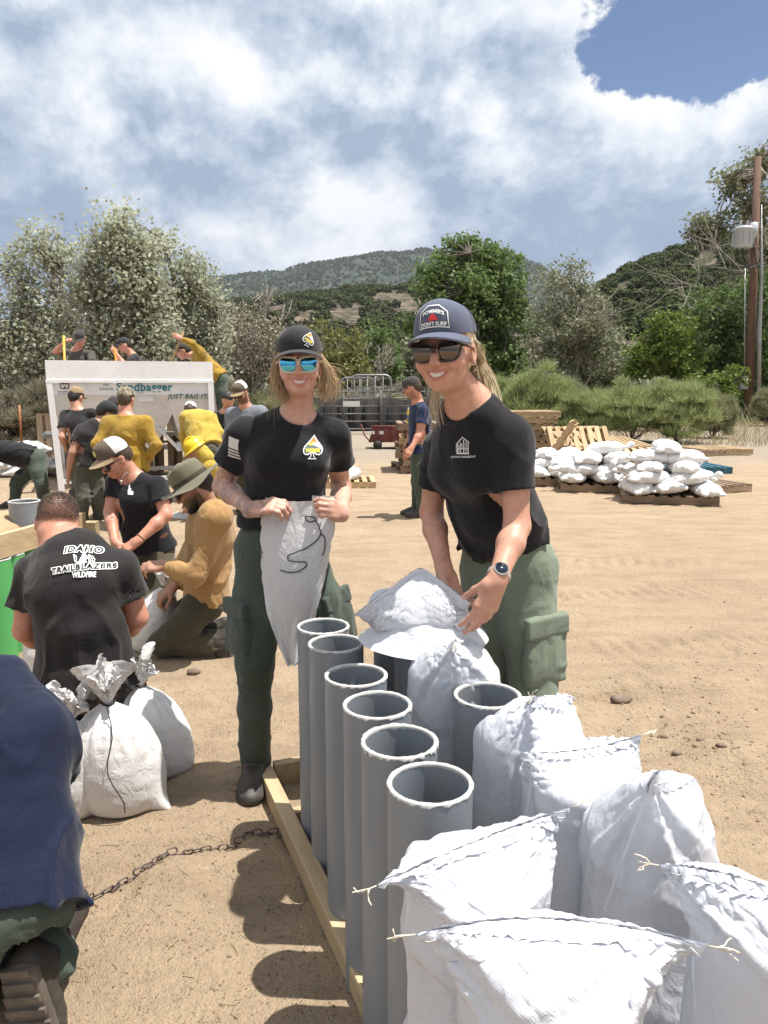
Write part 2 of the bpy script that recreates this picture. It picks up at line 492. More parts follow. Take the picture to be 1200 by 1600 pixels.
def build_ground():
    xs = spaced(2.2, 9000, .021, 1.045); xs = np.concatenate([-xs[:0:-1], xs])
    ys = spaced(4.6, 9000, .021, 1.022)+.9; yb = spaced(.1, 6000, .3, 1.3)
    ys = np.concatenate([.9-yb[:0:-1], ys])
    X, Y = np.meshgrid(xs, ys, indexing='ij'); Z = ground_z(X, Y)
    nx, ny = X.shape; I = np.arange(nx*ny).reshape(nx, ny)
    F = np.stack([I[:-1, :-1], I[1:, :-1], I[1:, 1:], I[:-1, 1:]], -1).reshape(-1, 4)
    m = bpy.data.materials.new('dry_sandy_dirt'); m.use_nodes = True; q = NT(m.node_tree); b = q.n['Principled BSDF']
    g = q.new('ShaderNodeNewGeometry'); pos = g.outputs['Position']
    n1 = q.noise(pos, .55, 4, .6); n2 = q.noise(q.mapping(pos, scale=(.55, 1.5, 1)), 3.0, 5, .65); n3 = q.noise(pos, 38, 5, .7); n4 = q.noise(pos, 160, 3, .6)
    col = q.mix(q.maprange(n1, .35, .65), (.485, .372, .252), (.43, .325, .22))
    col = q.mix(q.maprange(n2, .44, .72, 0, .80), col, (.325, .24, .162))
    col = q.mix(q.maprange(n3, .54, .76, 0, .55), col, (.21, .15, .10))
    col = q.mix(q.maprange(n4, .60, .78, 0, .55), col, (.47, .37, .25))
    # grit and straw specks
    vo = q.new('ShaderNodeTexVoronoi'); q.set(vo.inputs['Vector'], pos); vo.inputs['Scale'].default_value = 95
    sp = q.math('MULTIPLY', q.maprange(vo.outputs['Distance'], .26, .12), q.maprange(q.noise(pos, 9, 2), .50, .62))
    cr = q.ramp(vo.outputs['Color'], [(0, (.10, .07, .05)), (.5, (.30, .21, .13)), (1, (.56, .46, .32))])
    col = q.mix(q.math('MULTIPLY', sp, .85), col, cr)
    # greyer gravel yard far back
    sepn = q.new('ShaderNodeSeparateXYZ'); q.set(sepn.inputs[0], pos)
    yy = q.math('ADD', sepn.outputs[1], q.math('MULTIPLY', n2, 5.0))
    gr = q.maprange(yy, 15.5, 21, 0, .85, True)
    col = q.mix(gr, col, q.mix(q.maprange(n3, .4, .6), (.38, .33, .27), (.28, .24, .195)))
    # dry grass land beyond the yard
    col = q.mix(q.maprange(yy, 31, 38, 0, 1, True), col, q.mix(q.maprange(n2, .4, .6), (.20, .165, .085), (.10, .105, .05)))
    v2 = q.new('ShaderNodeTexVoronoi'); q.set(v2.inputs['Vector'], pos); v2.inputs['Scale'].default_value = 210
    s2 = q.math('MULTIPLY', q.maprange(v2.outputs['Distance'], .30, .16), q.maprange(q.noise(pos, 14, 3), .44, .60))
    col = q.mix(q.math('MULTIPLY', s2, .5), col, q.ramp(v2.outputs['Color'], [(0, (.13, .09, .06)), (.6, (.26, .18, .115)), (1, (.55, .45, .32))]))
    q.set(b.inputs['Base Color'], col); b.inputs['Roughness'].default_value = .95; b.inputs['Specular IOR Level'].default_value = .15
    h = q.math('ADD', q.math('MULTIPLY', n3, 1.0), q.math('MULTIPLY', n2, .6)); h = q.math('ADD', h, q.math('MULTIPLY', n4, .35)); h = q.math('ADD', h, q.math('MULTIPLY', sp, .25))
    bn = q.new('ShaderNodeBump'); bn.inputs['Strength'].default_value = .9; bn.inputs['Distance'].default_value = .042
    q.set(bn.inputs['Height'], h); q.l.new(bn.outputs[0], b.inputs['Normal'])
    structure(obj('ground', mesh_np('ground', np.stack([X, Y, Z], -1).reshape(-1, 3), F, m)))
build_ground()

# clods, pebbles and grit lying on the dirt
def rock_mesh(seed, n=1):
    bm = bmesh.new(); bmesh.ops.create_icosphere(bm, subdivisions=n, radius=1)
    V = np.array([v.co[:] for v in bm.verts]); V = V*(1+.28*fbm(V*1.3+seed*7.1, 2, seed))[:, None]; V[:, 2] *= .6
    F = [[v.index for v in f.verts] for f in bm.faces]; bm.free(); return V, np.array(F)
M_CLOD = material('dirt_clod', (.27, .185, .115), .95, var=.35, vscale=12, bump=.5, bscale=40)
M_STONE = material('stone', (.20, .145, .105), .85, var=.35, vscale=14, bump=.4, bscale=30)
def scatter_clods():
    VV = []; FF = []; n0 = 0
    protos = [rock_mesh(s) for s in range(6)]
    n = 7000; py = 760+840*rng.random(n)**.8; px = rng.random(n)*1200; r = .0014+.0050*rng.random(n)**4
    m = 500; px = np.concatenate([px, rng.normal(1090, 75, m)]); py = np.concatenate([py, np.maximum(rng.normal(1150, 75, m), 900)]); r = np.concatenate([r, .002+.011*rng.random(m)**4])
    u = (px-600)/FPX; v = (800-py)/FPX; dz = -ST+v*CT; k = -CAM_H/dz; X = u*k; Y = (CT+v*ST)*k
    cl = vnoise(np.stack([X*1.3, Y*1.3, 0*X+3], 1), 5); keep = (cl > -.1) | (rng.random(n+m) > .75); keep[n:] = True
    X, Y, r = X[keep], Y[keep], r[keep]; Z = ground_z(X, Y)
    for s in range(len(X)):
        V, F = protos[s % 6]; a = s*1.7; c, t = math.cos(a), math.sin(a)
        W = V*(r[s]*np.array([1, .8, .8])); W = np.stack([W[:, 0]*c-W[:, 1]*t, W[:, 0]*t+W[:, 1]*c, W[:, 2]], 1)
        W += np.array([X[s], Y[s], Z[s]+r[s]*.15]); VV.append(W); FF.append(F+n0); n0 += len(V)
    o = obj('dirt_clods', mesh_np('dirt_clods', np.concatenate(VV), np.concatenate(FF), M_CLOD, False))
    stuff(o); tag(o, 'small clods and grit strewn over the sandy ground', 'clods')
scatter_clods()
for i, (px, py, w, lab) in enumerate([
        (968, 1097, 34, 'flat brown stone right of the green trousers'), (1036, 1157, 16, 'small brown stone left of the dirt heap'),
        (1056, 1190, 16, 'round brown stone at the foot of the dirt heap'), (1125, 1192, 18, 'brown stone on the slope of the dirt heap, lowest right'),
        (983, 1193, 14, 'small stone above the torn sack corner'), (1094, 1172, 14, 'brown stone in the middle of the dirt heap'),
        (302, 1058, 24, 'crumpled clump of brown earth beside the kneeling man in tan')]):
    p = G(px, py); r = w/2*PX(p)[2]/FPX
    V, F = rock_mesh(20+i, 2); V = V*np.array([r, r*.75, r*.75])+np.array([p.x, p.y, float(ground_z(p.x, p.y))+r*.2])
    tag(obj('stone', mesh_np('stone', V, F, M_STONE, False)), lab, 'stone', 'loose stones on the dirt')

# ================================================================= HILLS
def interp_ridge(a, pts):
    xs = [(p[0]-600)/FPX for p in pts]; zs = []
    for px, py in pts:
        d = ray(px, py); zs.append(d.z/d.y)
    return np.interp(a, xs, zs)
def hill(name, ridge, Y0, Y1, na, ny, seed, rough, mat, amin=-1.9, amax=1.9, back=1.4, prof=1.0, foot=None):
    a = np.linspace(amin, amax, na); t = np.linspace(0, 1.5, ny)
    Aa, T = np.meshgrid(a, t, indexing='ij')
    Y = Y0+(Y1-Y0)*T; Xx = Aa*Y
    up = np.clip(T, 0, 1); s = up*up*(3-2*up); s = s**prof
    Z = interp_ridge(Aa, ridge)*Y1*s+CAM_H*up
    Z = np.where(T > 1, Z-(T-1)*2*.25*Z, Z)
    n = fbm(np.stack([Xx.ravel()/(Y1*.06), Y.ravel()/(Y1*.06), np.zeros(Xx.size)], 1), 5, seed).reshape(Xx.shape)
    gul = 1-np.abs(fbm(np.stack([Xx.ravel()/(Y1*.05), Y.ravel()/(Y1*.16), np.zeros(Xx.size)+3], 1), 3, seed+9).reshape(Xx.shape))*2
    Z = Z+Y1*rough*(n*.6-gul*.6*np.clip(up*(1.15-up)*4, 0, 1))*np.clip(up*3, 0, 1)
    if foot is not None: Z = Z+foot*up
    I = np.arange(na*ny).reshape(na, ny)
    F = np.stack([I[:-1, :-1], I[1:, :-1], I[1:, 1:], I[:-1, 1:]], -1).reshape(-1, 4)
    o = structure(obj(name, mesh_np(name, np.stack([Xx, Y, Z], -1).reshape(-1, 3), F, mat)))
    return o, (a, t, Z, Y0, Y1)
def hill_mat(name, c_soil, c_soil2, c_veg, scale, veg):
    m = bpy.data.materials.new(name); m.use_nodes = True; q = NT(m.node_tree); b = q.n['Principled BSDF']
    g = q.new('ShaderNodeNewGeometry'); pos = g.outputs['Position']
    n1 = q.noise(pos, scale, 6, .65); n2 = q.noise(pos, scale*.2, 4, .6); n3 = q.noise(pos, scale*4, 4, .6)
    col = q.mix(q.maprange(n2, .4, .6), c_soil, c_soil2)
    col = q.mix(q.maprange(n1, veg-.06, veg+.06), col, q.mix(n3, c_veg, tuple(c*.6 for c in c_veg)))
    q.set(b.inputs['Base Color'], col); b.inputs['Roughness'].default_value = 1; b.inputs['Specular IOR Level'].default_value = .05
    bn = q.new('ShaderNodeBump'); bn.inputs['Strength'].default_value = .7; bn.inputs['Distance'].default_value = .35/scale
    q.set(bn.inputs['Height'], n1); q.l.new(bn.outputs[0], b.inputs['Normal'])
    return m
far_pts = [(-1500, 600), (-400, 560), (0, 545), (180, 500), (340, 446), (400, 440), (450, 433), (500, 420), (560, 408), (620, 402), (670, 400), (740, 404), (800, 412), (850, 432), (900, 452), (960, 470), (1100, 500), (1600, 560), (2700, 600)]
mid_pts = [(-1500, 603), (-400, 560), (0, 540), (200, 520), (340, 487), (420, 478), (500, 473), (560, 468), (640, 462), (720, 470), (800, 490), (880, 520), (940, 545), (1000, 560), (1600, 590), (2700, 603)]
right_pts = [(-1500, 603), (-400, 603), (700, 596), (840, 560), (890, 490), (945, 448), (985, 428), (1040, 408), (1100, 396), (1160, 385), (1200, 378), (1350, 350), (1600, 360), (2700, 420)]
far_hill, FH = hill('far_mountain', far_pts, 1100, 3000, 560, 90, 3, .006, hill_mat('wooded_mountain', (.105, .105, .085), (.085, .092, .076), (.052, .068, .050), .020, .40))
mid_hill, MH = hill('juniper_slope_hill', mid_pts, 130, 620, 560, 90, 5, .004, hill_mat('juniper_slope', (.195, .150, .122), (.150, .122, .098), (.075, .072, .050), .16, .48), prof=.8)
right_hill, RH = hill('right_juniper_hill', right_pts, 75, 330, 560, 90, 8, .004, hill_mat('rocky_slope', (.18, .145, .11), (.14, .12, .09), (.075, .078, .046), .20, .46), prof=.9)
def hill_point(H, a_, t_):
    a, t, Z, Y0, Y1 = H
    i = np.clip((a_-a[0])/(a[1]-a[0]), 0, len(a)-1.001); j = np.clip((t_-t[0])/(t[1]-t[0]), 0, len(t)-1.001)
    i0 = i.astype(int); j0 = j.astype(int); fi = i-i0; fj = j-j0
    z = Z[i0, j0]*(1-fi)*(1-fj)+Z[i0+1, j0]*fi*(1-fj)+Z[i0, j0+1]*(1-fi)*fj+Z[i0+1, j0+1]*fi*fj
    Y = Y0+(Y1-Y0)*t_
    return np.stack([a_*Y, Y, z], 1)

# ================================================================= FOLIAGE
def leaf_mat(name, c1, c2, back=None, trans=.25, rough=.55, nscale=1.2, spec=.30):
    m = bpy.data.materials.new(name); m.use_nodes = True; q = NT(m.node_tree); b = q.n['Principled BSDF']; out = q.n['Material Output']
    g = q.new('ShaderNodeNewGeometry')
    rnd = g.outputs['Random Per Island']
    n = q.noise(g.outputs['Position'], nscale, 3, .6)
    f = q.math('ADD', q.math('MULTIPLY', rnd, .55), q.math('MULTIPLY', q.maprange(n, .35, .65), .45))
    col = q.mix(f, c1, c2)
    if back is not None: col = q.mix(q.math('MULTIPLY', g.outputs['Backfacing'], .85), col, back)
    q.set(b.inputs['Base Color'], col); b.inputs['Roughness'].default_value = rough; b.inputs['Specular IOR Level'].default_value = spec
    tr = q.new('ShaderNodeBsdfTranslucent'); q.set(tr.inputs[0], col)
    mx = q.new('ShaderNodeMixShader'); mx.inputs[0].default_value = trans
    q.l.new(b.outputs[0], mx.inputs[1]); q.l.new(tr.outputs[0], mx.inputs[2]); q.l.new(mx.outputs[0], out.inputs[0])
    return m
def rand_dirs(n, rg):
    v = rg.normal(size=(n, 3)); return v/np.linalg.norm(v, axis=1)[:, None]
def leaves(C, N, size, rg, aspect=.62, tri=False):
    """leaf-sized faces at C facing N (two triangles bent on the midrib, or one)"""
    n = len(C); t = rand_dirs(n, rg); t = np.cross(t, N); t /= np.linalg.norm(t, axis=1)[:, None]+1e-9; w = np.cross(N, t)
    s = (size*(.6+.8*rg.random(n)))[:, None] if np.isscalar(size) else size[:, None]
    a = C-t*s*.5; b_ = C+w*s*aspect*.5; c = C+t*s*.5; d = C-w*s*aspect*.5
    V = np.stack([a, b_, c, d], 1).reshape(-1, 3); F = np.arange(4*n).reshape(n, 4)
    return V, F
def grow(base, h, rg, spread=.5, levels=3, nb=4, lean=(0, 0), r0=None, kink=.25, upb=.3, first=.3):
    """recursive limbs; returns list of (points, radii) and twig tips"""
    r0 = r0 or h*.022; segs = []; tips = []
    def rec(p, d, L, r, lv):
        n = 5; pts = [Vector(p)]; rr = [r]; q = Vector(p); dd = Vector(d)
        for i in range(n):
            dd = (dd+Vector(rg.normal(size=3))*kink*.35+Vector((0, 0, upb*.12))).normalized()
            q = q+dd*(L/n); pts.append(q.copy()); rr.append(r*(1-.62*(i+1)/n))
        segs.append((pts, rr))
        if lv == 0: tips.extend(pts[2:]); return
        for k in range(nb):
            i = int(rg.integers(max(1, int(n*first)), n+1)) if k else n
            ax = Vector(rg.normal(size=3)); ax = (ax-dd*ax.dot(dd)).normalized()
            nd = (dd*(1-spread)+ax*spread+Vector((0, 0, upb*.3))).normalized()
            rec(pts[i], nd, L*(.62+.2*rg.random()), rr[i]*.72, lv-1)
    rec(Vector(base), Vector((lean[0], lean[1], 1)).normalized(), h*.42, r0, levels)
    return segs, tips
def limbs_mesh(name, segs, mat, minr=.004):
    mb = MB()
    for pts, rr in segs: mb.tube(pts, [max(r, minr) for r in rr], 6 if rr[0] > .03 else 4, cap=False)
    return mb.mesh(name, mat, True)
M_BARK = material('grey_bark', (.20, .17, .14), .95, var=.5, vscale=9, bump=.6, bscale=40, bdist=.03)
M_DEAD = material('bleached_dead_wood', (.40, .36, .31), .9, var=.35, vscale=6, bump=.4, bscale=40)
LM = {
 'silver': leaf_mat('silvery_poplar_leaves', (.44, .46, .33), (.30, .33, .22), (.48, .49, .40), .5),
 'dark': leaf_mat('dark_cottonwood_leaves', (.18, .255, .085), (.11, .17, .058), None, .42),
 'olive': leaf_mat('olive_leaves', (.22, .235, .13), (.14, .16, .085), (.30, .31, .21), .35),
 'bright': leaf_mat('bright_green_leaves', (.19, .25, .05), (.115, .17, .032), None, .35),
 'yellow': leaf_mat('yellow_green_leaves', (.230, .225, .075), (.130, .145, .045), None, .3),
 'juniper': leaf_mat('juniper_needles', (.075, .088, .040), (.042, .054, .025), None, .12, .9, spec=.02),
 'sage': leaf_mat('rabbitbrush_stems', (.36, .40, .18), (.235, .285, .115), None, .4),
 'sage2': leaf_mat('sagebrush_stems', (.34, .335, .19), (.21, .23, .12), None, .35),
 'straw': leaf_mat('dry_grass_blades', (.36, .29, .16), (.22, .18, .10), None, .2),
 'grey': leaf_mat('grey_green_willow_leaves', (.24, .22, .145), (.14, .135, .085), (.32, .29, .22), .2),
}
def tree(name, label, base, h, lobes, nleaf, size, mat, seed, cat='tree', group=None, levels=3, spread=.5, bark=None, minr=.006, dead=0, stems=1, clump=.22, r0=None, upb=.35):
    """trunk and limbs from grow(); crown = leaves in clumps around twig tips, kept inside lobes (cx,cz,rx,rz as fractions of h, relative to base)"""
    rg = np.random.default_rng(seed); base = Vector(base)
    e = thing(name, label, cat, base, group)
    segs = []; tips = []
    for s in range(stems):
        o = Vector((rg.normal()*.05*h, rg.normal()*.05*h, 0)) if stems > 1 else Vector((0, 0, 0))
        a, b_ = grow(base+o, h*(.62+.2*rg.random()) if stems > 1 else h*.85, rg, spread, levels, 4, (rg.normal()*.22*(stems > 1), rg.normal()*.2*(stems > 1)), r0, upb=upb); segs += a; tips += b_
    T = np.array([t[:] for t in tips]); b0 = np.array(base[:])
    # lobes: also seed clump centres inside each lobe so the outline follows the tree in the photograph
    C = []
    for cx, cz, rx, rz, w in lobes:
        n = int(62*w); v = rand_dirs(n, rg)*(rg.random(n)**.40)[:, None]
        C.append(b0+np.array([cx*h, 0, cz*h])+v*np.array([rx*h, rx*h*.8, rz*h]))
    C = np.concatenate(C)
    if len(T):
        rel = (T-b0)/h
        ok = np.zeros(len(T), bool)
        for cx, cz, rx, rz, w in lobes: ok |= ((rel[:, 0]-cx)/rx)**2+(rel[:, 1]/rx)**2+((rel[:, 2]-cz)/rz)**2 < 1.1
        C = np.concatenate([C, T[ok]]) if ok.any() else C
    # twigs reach out to the clumps
    order = rg.permutation(len(C))[:min(len(C), 420)]
    for i in order:
        j = np.argmin(((T-C[i])**2).sum(1)) if len(T) else None
        if j is not None:
            a = Vector(T[j]); c = Vector(C[i]); 
            if (c-a).length < h*.45: segs.append(([a, (a+c)/2+Vector(rg.normal(size=3))*.02*h, c], [h*.0035, h*.0025, h*.0015]))
    obj('trunk', limbs_mesh('trunk', segs, bark or M_BARK, minr), e)
    per = max(3, nleaf//len(C)); idx = np.repeat(np.arange(len(C)), per)
    off = rng.normal(size=(len(idx), 3)) if False else rg.normal(size=(len(idx), 3))
    cs = clump*h*.19*(.5+.9*rg.random(len(C)))
    off = np.clip(off, -1.5, 1.5); pts = C[idx]+off*cs[idx][:, None]*np.array([1, 1, .75])
    N = rand_dirs(len(pts), rg)+np.array([0, 0, .55]); N /= np.linalg.norm(N, axis=1)[:, None]
    V, F = leaves(pts, N, size, rg)
    obj('crown', mesh_np('crown', V, F, mat, False), e)
    return e
def at(px, Y): return Vector(((px-600)/FPX*(Y*CT+CAM_H*ST), Y, 0))
# silvery poplars behind the hopper
GP = 'silvery poplars behind the hopper'
def lobes_px(base, h, L):
    """lobes given as (px,py,rx_px,ry_px,weight) at the base's distance -> fractions"""
    r = []
    for px, py, rx, ry, w in L:
        c = P(px, py, base.y); k = PX(c)[2]/FPX
        r.append(((c.x-base.x)/h, (c.z-base.z)/h, rx*k/h, ry*k/h, w))
    return r
b = at(70, 19); tree('poplar_tree', 'silvery green poplar at the left edge, leftmost of those behind the hopper', b, 5.6, lobes_px(b, 5.6, [(66, 385, 26, 34, .5), (30, 410, 24, 30, .4), (95, 420, 30, 40, .5), (40, 470, 40, 45, .7), (105, 490, 45, 45, .8), (20, 540, 35, 50, .6), (80, 560, 50, 50, .8), (30, 610, 45, 40, .6)]), 15000, .105, LM['silver'], 101, group=GP, stems=3)
b = at(195, 18); tree('poplar_tree', 'tallest silvery poplar rising right behind the hopper', b, 6.0, lobes_px(b, 6.0, [(188, 350, 20, 34, .45), (195, 395, 30, 30, .5), (150, 400, 18, 34, .4), (228, 400, 20, 34, .4), (150, 455, 34, 36, .6), (215, 455, 36, 36, .7), (180, 500, 45, 35, .7), (240, 510, 38, 36, .6), (150, 555, 50, 38, .7), (220, 570, 50, 40, .8)]), 19000, .105, LM['silver'], 102, group=GP, stems=3)
b = at(300, 19.5); tree('poplar_tree', 'lower rounded silvery poplar behind the right end of the hopper', b, 5.0, lobes_px(b, 5.0, [(252, 385, 16, 26, .3), (300, 425, 26, 28, .5), (318, 470, 28, 34, .6), (275, 470, 30, 36, .6), (320, 530, 36, 40, .7), (280, 550, 42, 44, .8), (330, 595, 45, 35, .7)]), 12000, .10, LM['silver'], 103, group=GP, stems=2)
b = at(392, 24); tree('brush_willow', 'grey half bare willow thicket right of the poplars', b, 4.6, lobes_px(b, 4.6, [(385, 525, 45, 60, 1), (425, 545, 40, 60, .9), (360, 580, 45, 50, .9), (440, 590, 40, 45, .7)]), 9000, .09, LM['grey'], 104, stems=4, bark=M_DEAD, spread=.35)
b = at(400, 25); e = tree('bare_tree', 'bare grey tree with thin upright twigs above the willow thicket', b, 4.9, lobes_px(b, 4.9, [(400, 470, 30, 20, .15)]), 150, .06, LM['grey'], 105, bark=M_DEAD, stems=3, spread=.42, levels=4, minr=.009)
b = at(512, 36); tree('yellow_green_tree', 'yellow green leafy tree behind the capped woman on the left', b, 4.6, lobes_px(b, 4.6, [(500, 530, 45, 32, 1), (545, 545, 30, 35, .8), (470, 560, 40, 35, .8), (520, 575, 60, 35, 1)]), 9000, .16, LM['yellow'], 106, stems=2)
b = at(598, 40); tree('small_dark_tree', 'small dark green tree behind the cattle chute', b, 4.7, lobes_px(b, 4.7, [(592, 535, 26, 34, .8), (605, 570, 30, 35, .9), (580, 580, 26, 28, .7)]), 7000, .17, LM['dark'], 107)
b = at(572, 38); tree('dead_tree', 'bleached leafless tree left of the small dark tree', b, 4.2, lobes_px(b, 4.2, [(572, 540, 10, 10, .05)]), 60, .05, LM['grey'], 108, bark=M_DEAD, levels=4, minr=.012, spread=.5)
b = at(735, 44); tree('cottonwood_tree', 'tall dark green cottonwood behind the woman in the navy cap', b, 10.2, lobes_px(b, 10.2, [(745, 405, 38, 32, 1), (690, 440, 42, 45, 1.1), (780, 440, 38, 50, 1), (735, 480, 80, 60, 1.6), (680, 520, 50, 60, 1), (790, 520, 40, 60, 1), (720, 385, 22, 14, .3), (735, 570, 90, 50, 1.2)]), 30000, .24, LM['dark'], 109, clump=.16, stems=2)
b = at(885, 38); tree('russian_olive_tree', 'olive grey tree with bare branch tips right of the cottonwood', b, 7.4, lobes_px(b, 7.4, [(880, 430, 42, 32, .8), (860, 480, 45, 45, .9), (910, 480, 45, 40, .9), (880, 530, 70, 45, 1.2), (850, 570, 45, 40, .8), (935, 560, 40, 40, .8)]), 15000, .15, LM['olive'], 110, bark=M_DEAD, clump=.17, levels=4, spread=.45, minr=.011)
b = at(1165, 40); tree('half_dead_cottonwood', 'tall half dead tree with sparse leaves behind the utility pole', b, 13.8, lobes_px(b, 13.8, [(1150, 285, 30, 22, .5), (1175, 330, 35, 40, .7), (1110, 355, 35, 20, .4), (1185, 260, 25, 25, .4), (1190, 400, 30, 40, .6), (1120, 365, 30, 12, .3)]), 7000, .20, LM['olive'], 111, bark=M_DEAD, clump=.12, levels=4, spread=.5, minr=.013, r0=.24)
b = at(1110, 38); tree('dark_leafy_tree', 'dense dark green tree left of the utility pole', b, 6.0, lobes_px(b, 6.0, [(1110, 480, 50, 35, 1), (1150, 500, 50, 50, 1.2), (1090, 540, 55, 50, 1.2), (1150, 570, 60, 55, 1.2)]), 17000, .17, LM['dark'], 112, clump=.2)
b = at(1215, 36); tree('dark_leafy_tree', 'dense dark tree at the right edge behind the pole', b, 6.4, lobes_px(b, 6.4, [(1195, 470, 40, 50, 1), (1215, 540, 60, 60, 1.2), (1190, 600, 45, 45, 1)]), 12000, .17, LM['dark'], 113, clump=.2)
b = at(1030, 34); tree('bright_green_tree', 'bright green rounded tree in front of the dark one', b, 3.9, lobes_px(b, 3.9, [(1045, 518, 40, 28, 1), (1015, 550, 35, 30, 1), (1055, 560, 45, 30, 1), (1000, 575, 22, 20, .6)]), 11000, .15, LM['bright'], 114)
b = at(940, 45); tree('shady_tree', 'mid green tree low between the olive tree and the hill', b, 4.6, lobes_px(b, 4.6, [(945, 540, 45, 30, 1), (975, 575, 40, 25, .8), (920, 575, 40, 30, .8)]), 7000, .2, LM['olive'], 115)
b = at(650, 42); tree('shady_tree', 'low green tree between the chute and the cottonwood', b, 4.0, lobes_px(b, 4.0, [(645, 560, 30, 28, .8), (660, 585, 35, 25, .8), (625, 590, 30, 22, .6)]), 6000, .18, LM['olive'], 116)
b = at(1120, 32); tree('bright_green_shrub', 'bright green leafy shrub at the foot of the utility pole', b, 2.2, lobes_px(b, 2.2, [(1110, 600, 45, 22, 1), (1145, 590, 25, 22, .7), (1080, 610, 35, 18, .8)]), 8000, .12, LM['bright'], 117, cat='shrub', stems=2)

# feathery rabbitbrush
def brush(label, px, py_base, Y, w_px, h_px, seed, mat, n=14000, name='rabbitbrush', group='feathery green brush along the yard'):
    rg = np.random.default_rng(seed); b_ = at(px, Y); k = PX(b_)[2]/FPX; W = w_px*k/2; H = h_px*k
    e = thing(name, label, 'bush', b_, group)
    nc = 110; ca = rg.random(nc)*2*PI; cr = np.sqrt(rg.random(nc)); hh = H*(.42+.60*np.sqrt(1-.85*cr*cr))*(.75+.40*rg.random(nc))
    tip = np.stack([np.cos(ca)*cr*W*.92, np.sin(ca)*cr*W*.75, hh*(.10+.90*rg.random(nc)**.55)], 1); cs = (.10+.08*rg.random(nc))*min(W, H)*1.15
    i = rg.integers(0, nc, n); v_ = rand_dirs(n, rg); v_[:, 2] = np.abs(v_[:, 2])*.9-.25; p0 = tip[i]+v_*(cs[i]*(.35+.75*rg.random(n)))[:, None]
    d = v_*.8+rg.normal(size=(n, 3))*.35+np.array([0, 0, .75]); d /= np.linalg.norm(d, axis=1)[:, None]
    L = H*(.08+.10*rg.random(n)); wd = .006+.006*rg.random(n)
    sd_ = np.cross(d, rand_dirs(n, rg)); sd_ /= np.linalg.norm(sd_, axis=1)[:, None]
    V = np.stack([p0-sd_*wd[:, None], p0+sd_*wd[:, None], p0+d*L[:, None]+sd_*wd[:, None]*.3, p0+d*L[:, None]-sd_*wd[:, None]*.3], 1).reshape(-1, 3)
    V[:, 2] = np.maximum(V[:, 2], .01); V += np.array(b_[:])
    obj('foliage', mesh_np('foliage', V, np.arange(4*n).reshape(n, 4), mat, False), e)
    mb = MB()
    for q in range(14):
        t = Vector(tip[q]); mb.tube([b_, b_+t*.35+Vector(rg.normal(size=3))*.03, b_+t*.75], [.02, .012, .005], 4, False)
    mb.build('stem', M_BARK, e, True)
for a in [('feathery brush behind the shoulder of the woman in the navy cap', 800, 0, 25, 100, 78, 201, LM['sage']),
          ('tall feathery green brush left of the loose pallets', 845, 0, 23.5, 110, 100, 202, LM['sage']),
          ('dense green brush behind the leaning pallets', 915, 0, 22.5, 110, 72, 203, LM['sage']),
          ('wide green brush behind the front sandbag pile', 985, 0, 21.5, 130, 80, 204, LM['sage']),
          ('rounded green brush right of the sandbag piles', 1055, 0, 21, 120, 88, 205, LM['sage']),
          ('pale dry brush between the green brush and the pole', 1112, 0, 23, 70, 66, 206, LM['sage2']),
          ('grey green brush under the olive tree', 870, 0, 29, 120, 72, 207, LM['sage2']),
          ('low pale brush right of the utility pole', 1196, 0, 30, 50, 52, 208, LM['sage2']),
          ('brush between the cottonwood and the fence', 760, 0, 30, 90, 55, 209, LM['sage2']),
          ('dusty grey brush at the left edge beside the sandbag pile', 15, 0, 15.5, 110, 95, 211, LM['grey']),
          ('dusty pale brush behind the left leg of the hopper', 75, 0, 16.0, 90, 110, 212, LM['grey']),
          ('tangled grey brush behind the right end of the hopper', 345, 0, 16.5, 90, 105, 213, LM['grey']),
          ('low grey brush left of the pipe fence', 435, 0, 23, 110, 70, 214, LM['sage2']),
          ('brush at the far end of the bright shrub', 1010, 0, 27, 110, 66, 210, LM['sage'])]:
    brush(*a)

# dry grass tufts at the yard edge
def dry_grass():
    rg = np.random.default_rng(77); n = 9000
    px = rg.random(n)*520+690; Y = 19.5+rg.random(n)*14
    keep = (px > 1050) | (Y > 22); px, Y = px[keep], Y[keep]; n = len(px)
    X = (px-600)/FPX*Y; H = .10+.28*rg.random(n)**2; d = rg.normal(size=(n, 3))*.35+np.array([0, 0, 1])
    p = np.stack([X, Y, ground_z(X, Y)], 1); w = np.array([.007, .003, 0]); t = p+d*H[:, None]
    V = np.stack([p-w, p+w, t], 1).reshape(-1, 3)
    o = obj('dry_grass', mesh_np('dry_grass', V, np.arange(3*n).reshape(n, 3), LM['straw'], False)); stuff(o); tag(o, 'dry straw coloured grass along the yard edge', 'grass')
    n = 15000; px = rg.random(n)*1500-150; Y = 31+rg.random(n)*32
    X = (px-600)/FPX*Y; H = .3+.7*rg.random(n)**2; d = rg.normal(size=(n, 3))*.3+np.array([0, 0, 1])
    p = np.stack([X, Y, ground_z(X, Y)], 1); w = np.array([.03, .01, 0]); t = p+d*H[:, None]
    V = np.stack([p-w, p+w, t], 1).reshape(-1, 3)
    o = obj('undergrowth', mesh_np('undergrowth', V, np.arange(3*n).reshape(n, 3), LM['sage2'], False)); stuff(o); tag(o, 'weedy green undergrowth below the trees behind the fence', 'undergrowth')
dry_grass()
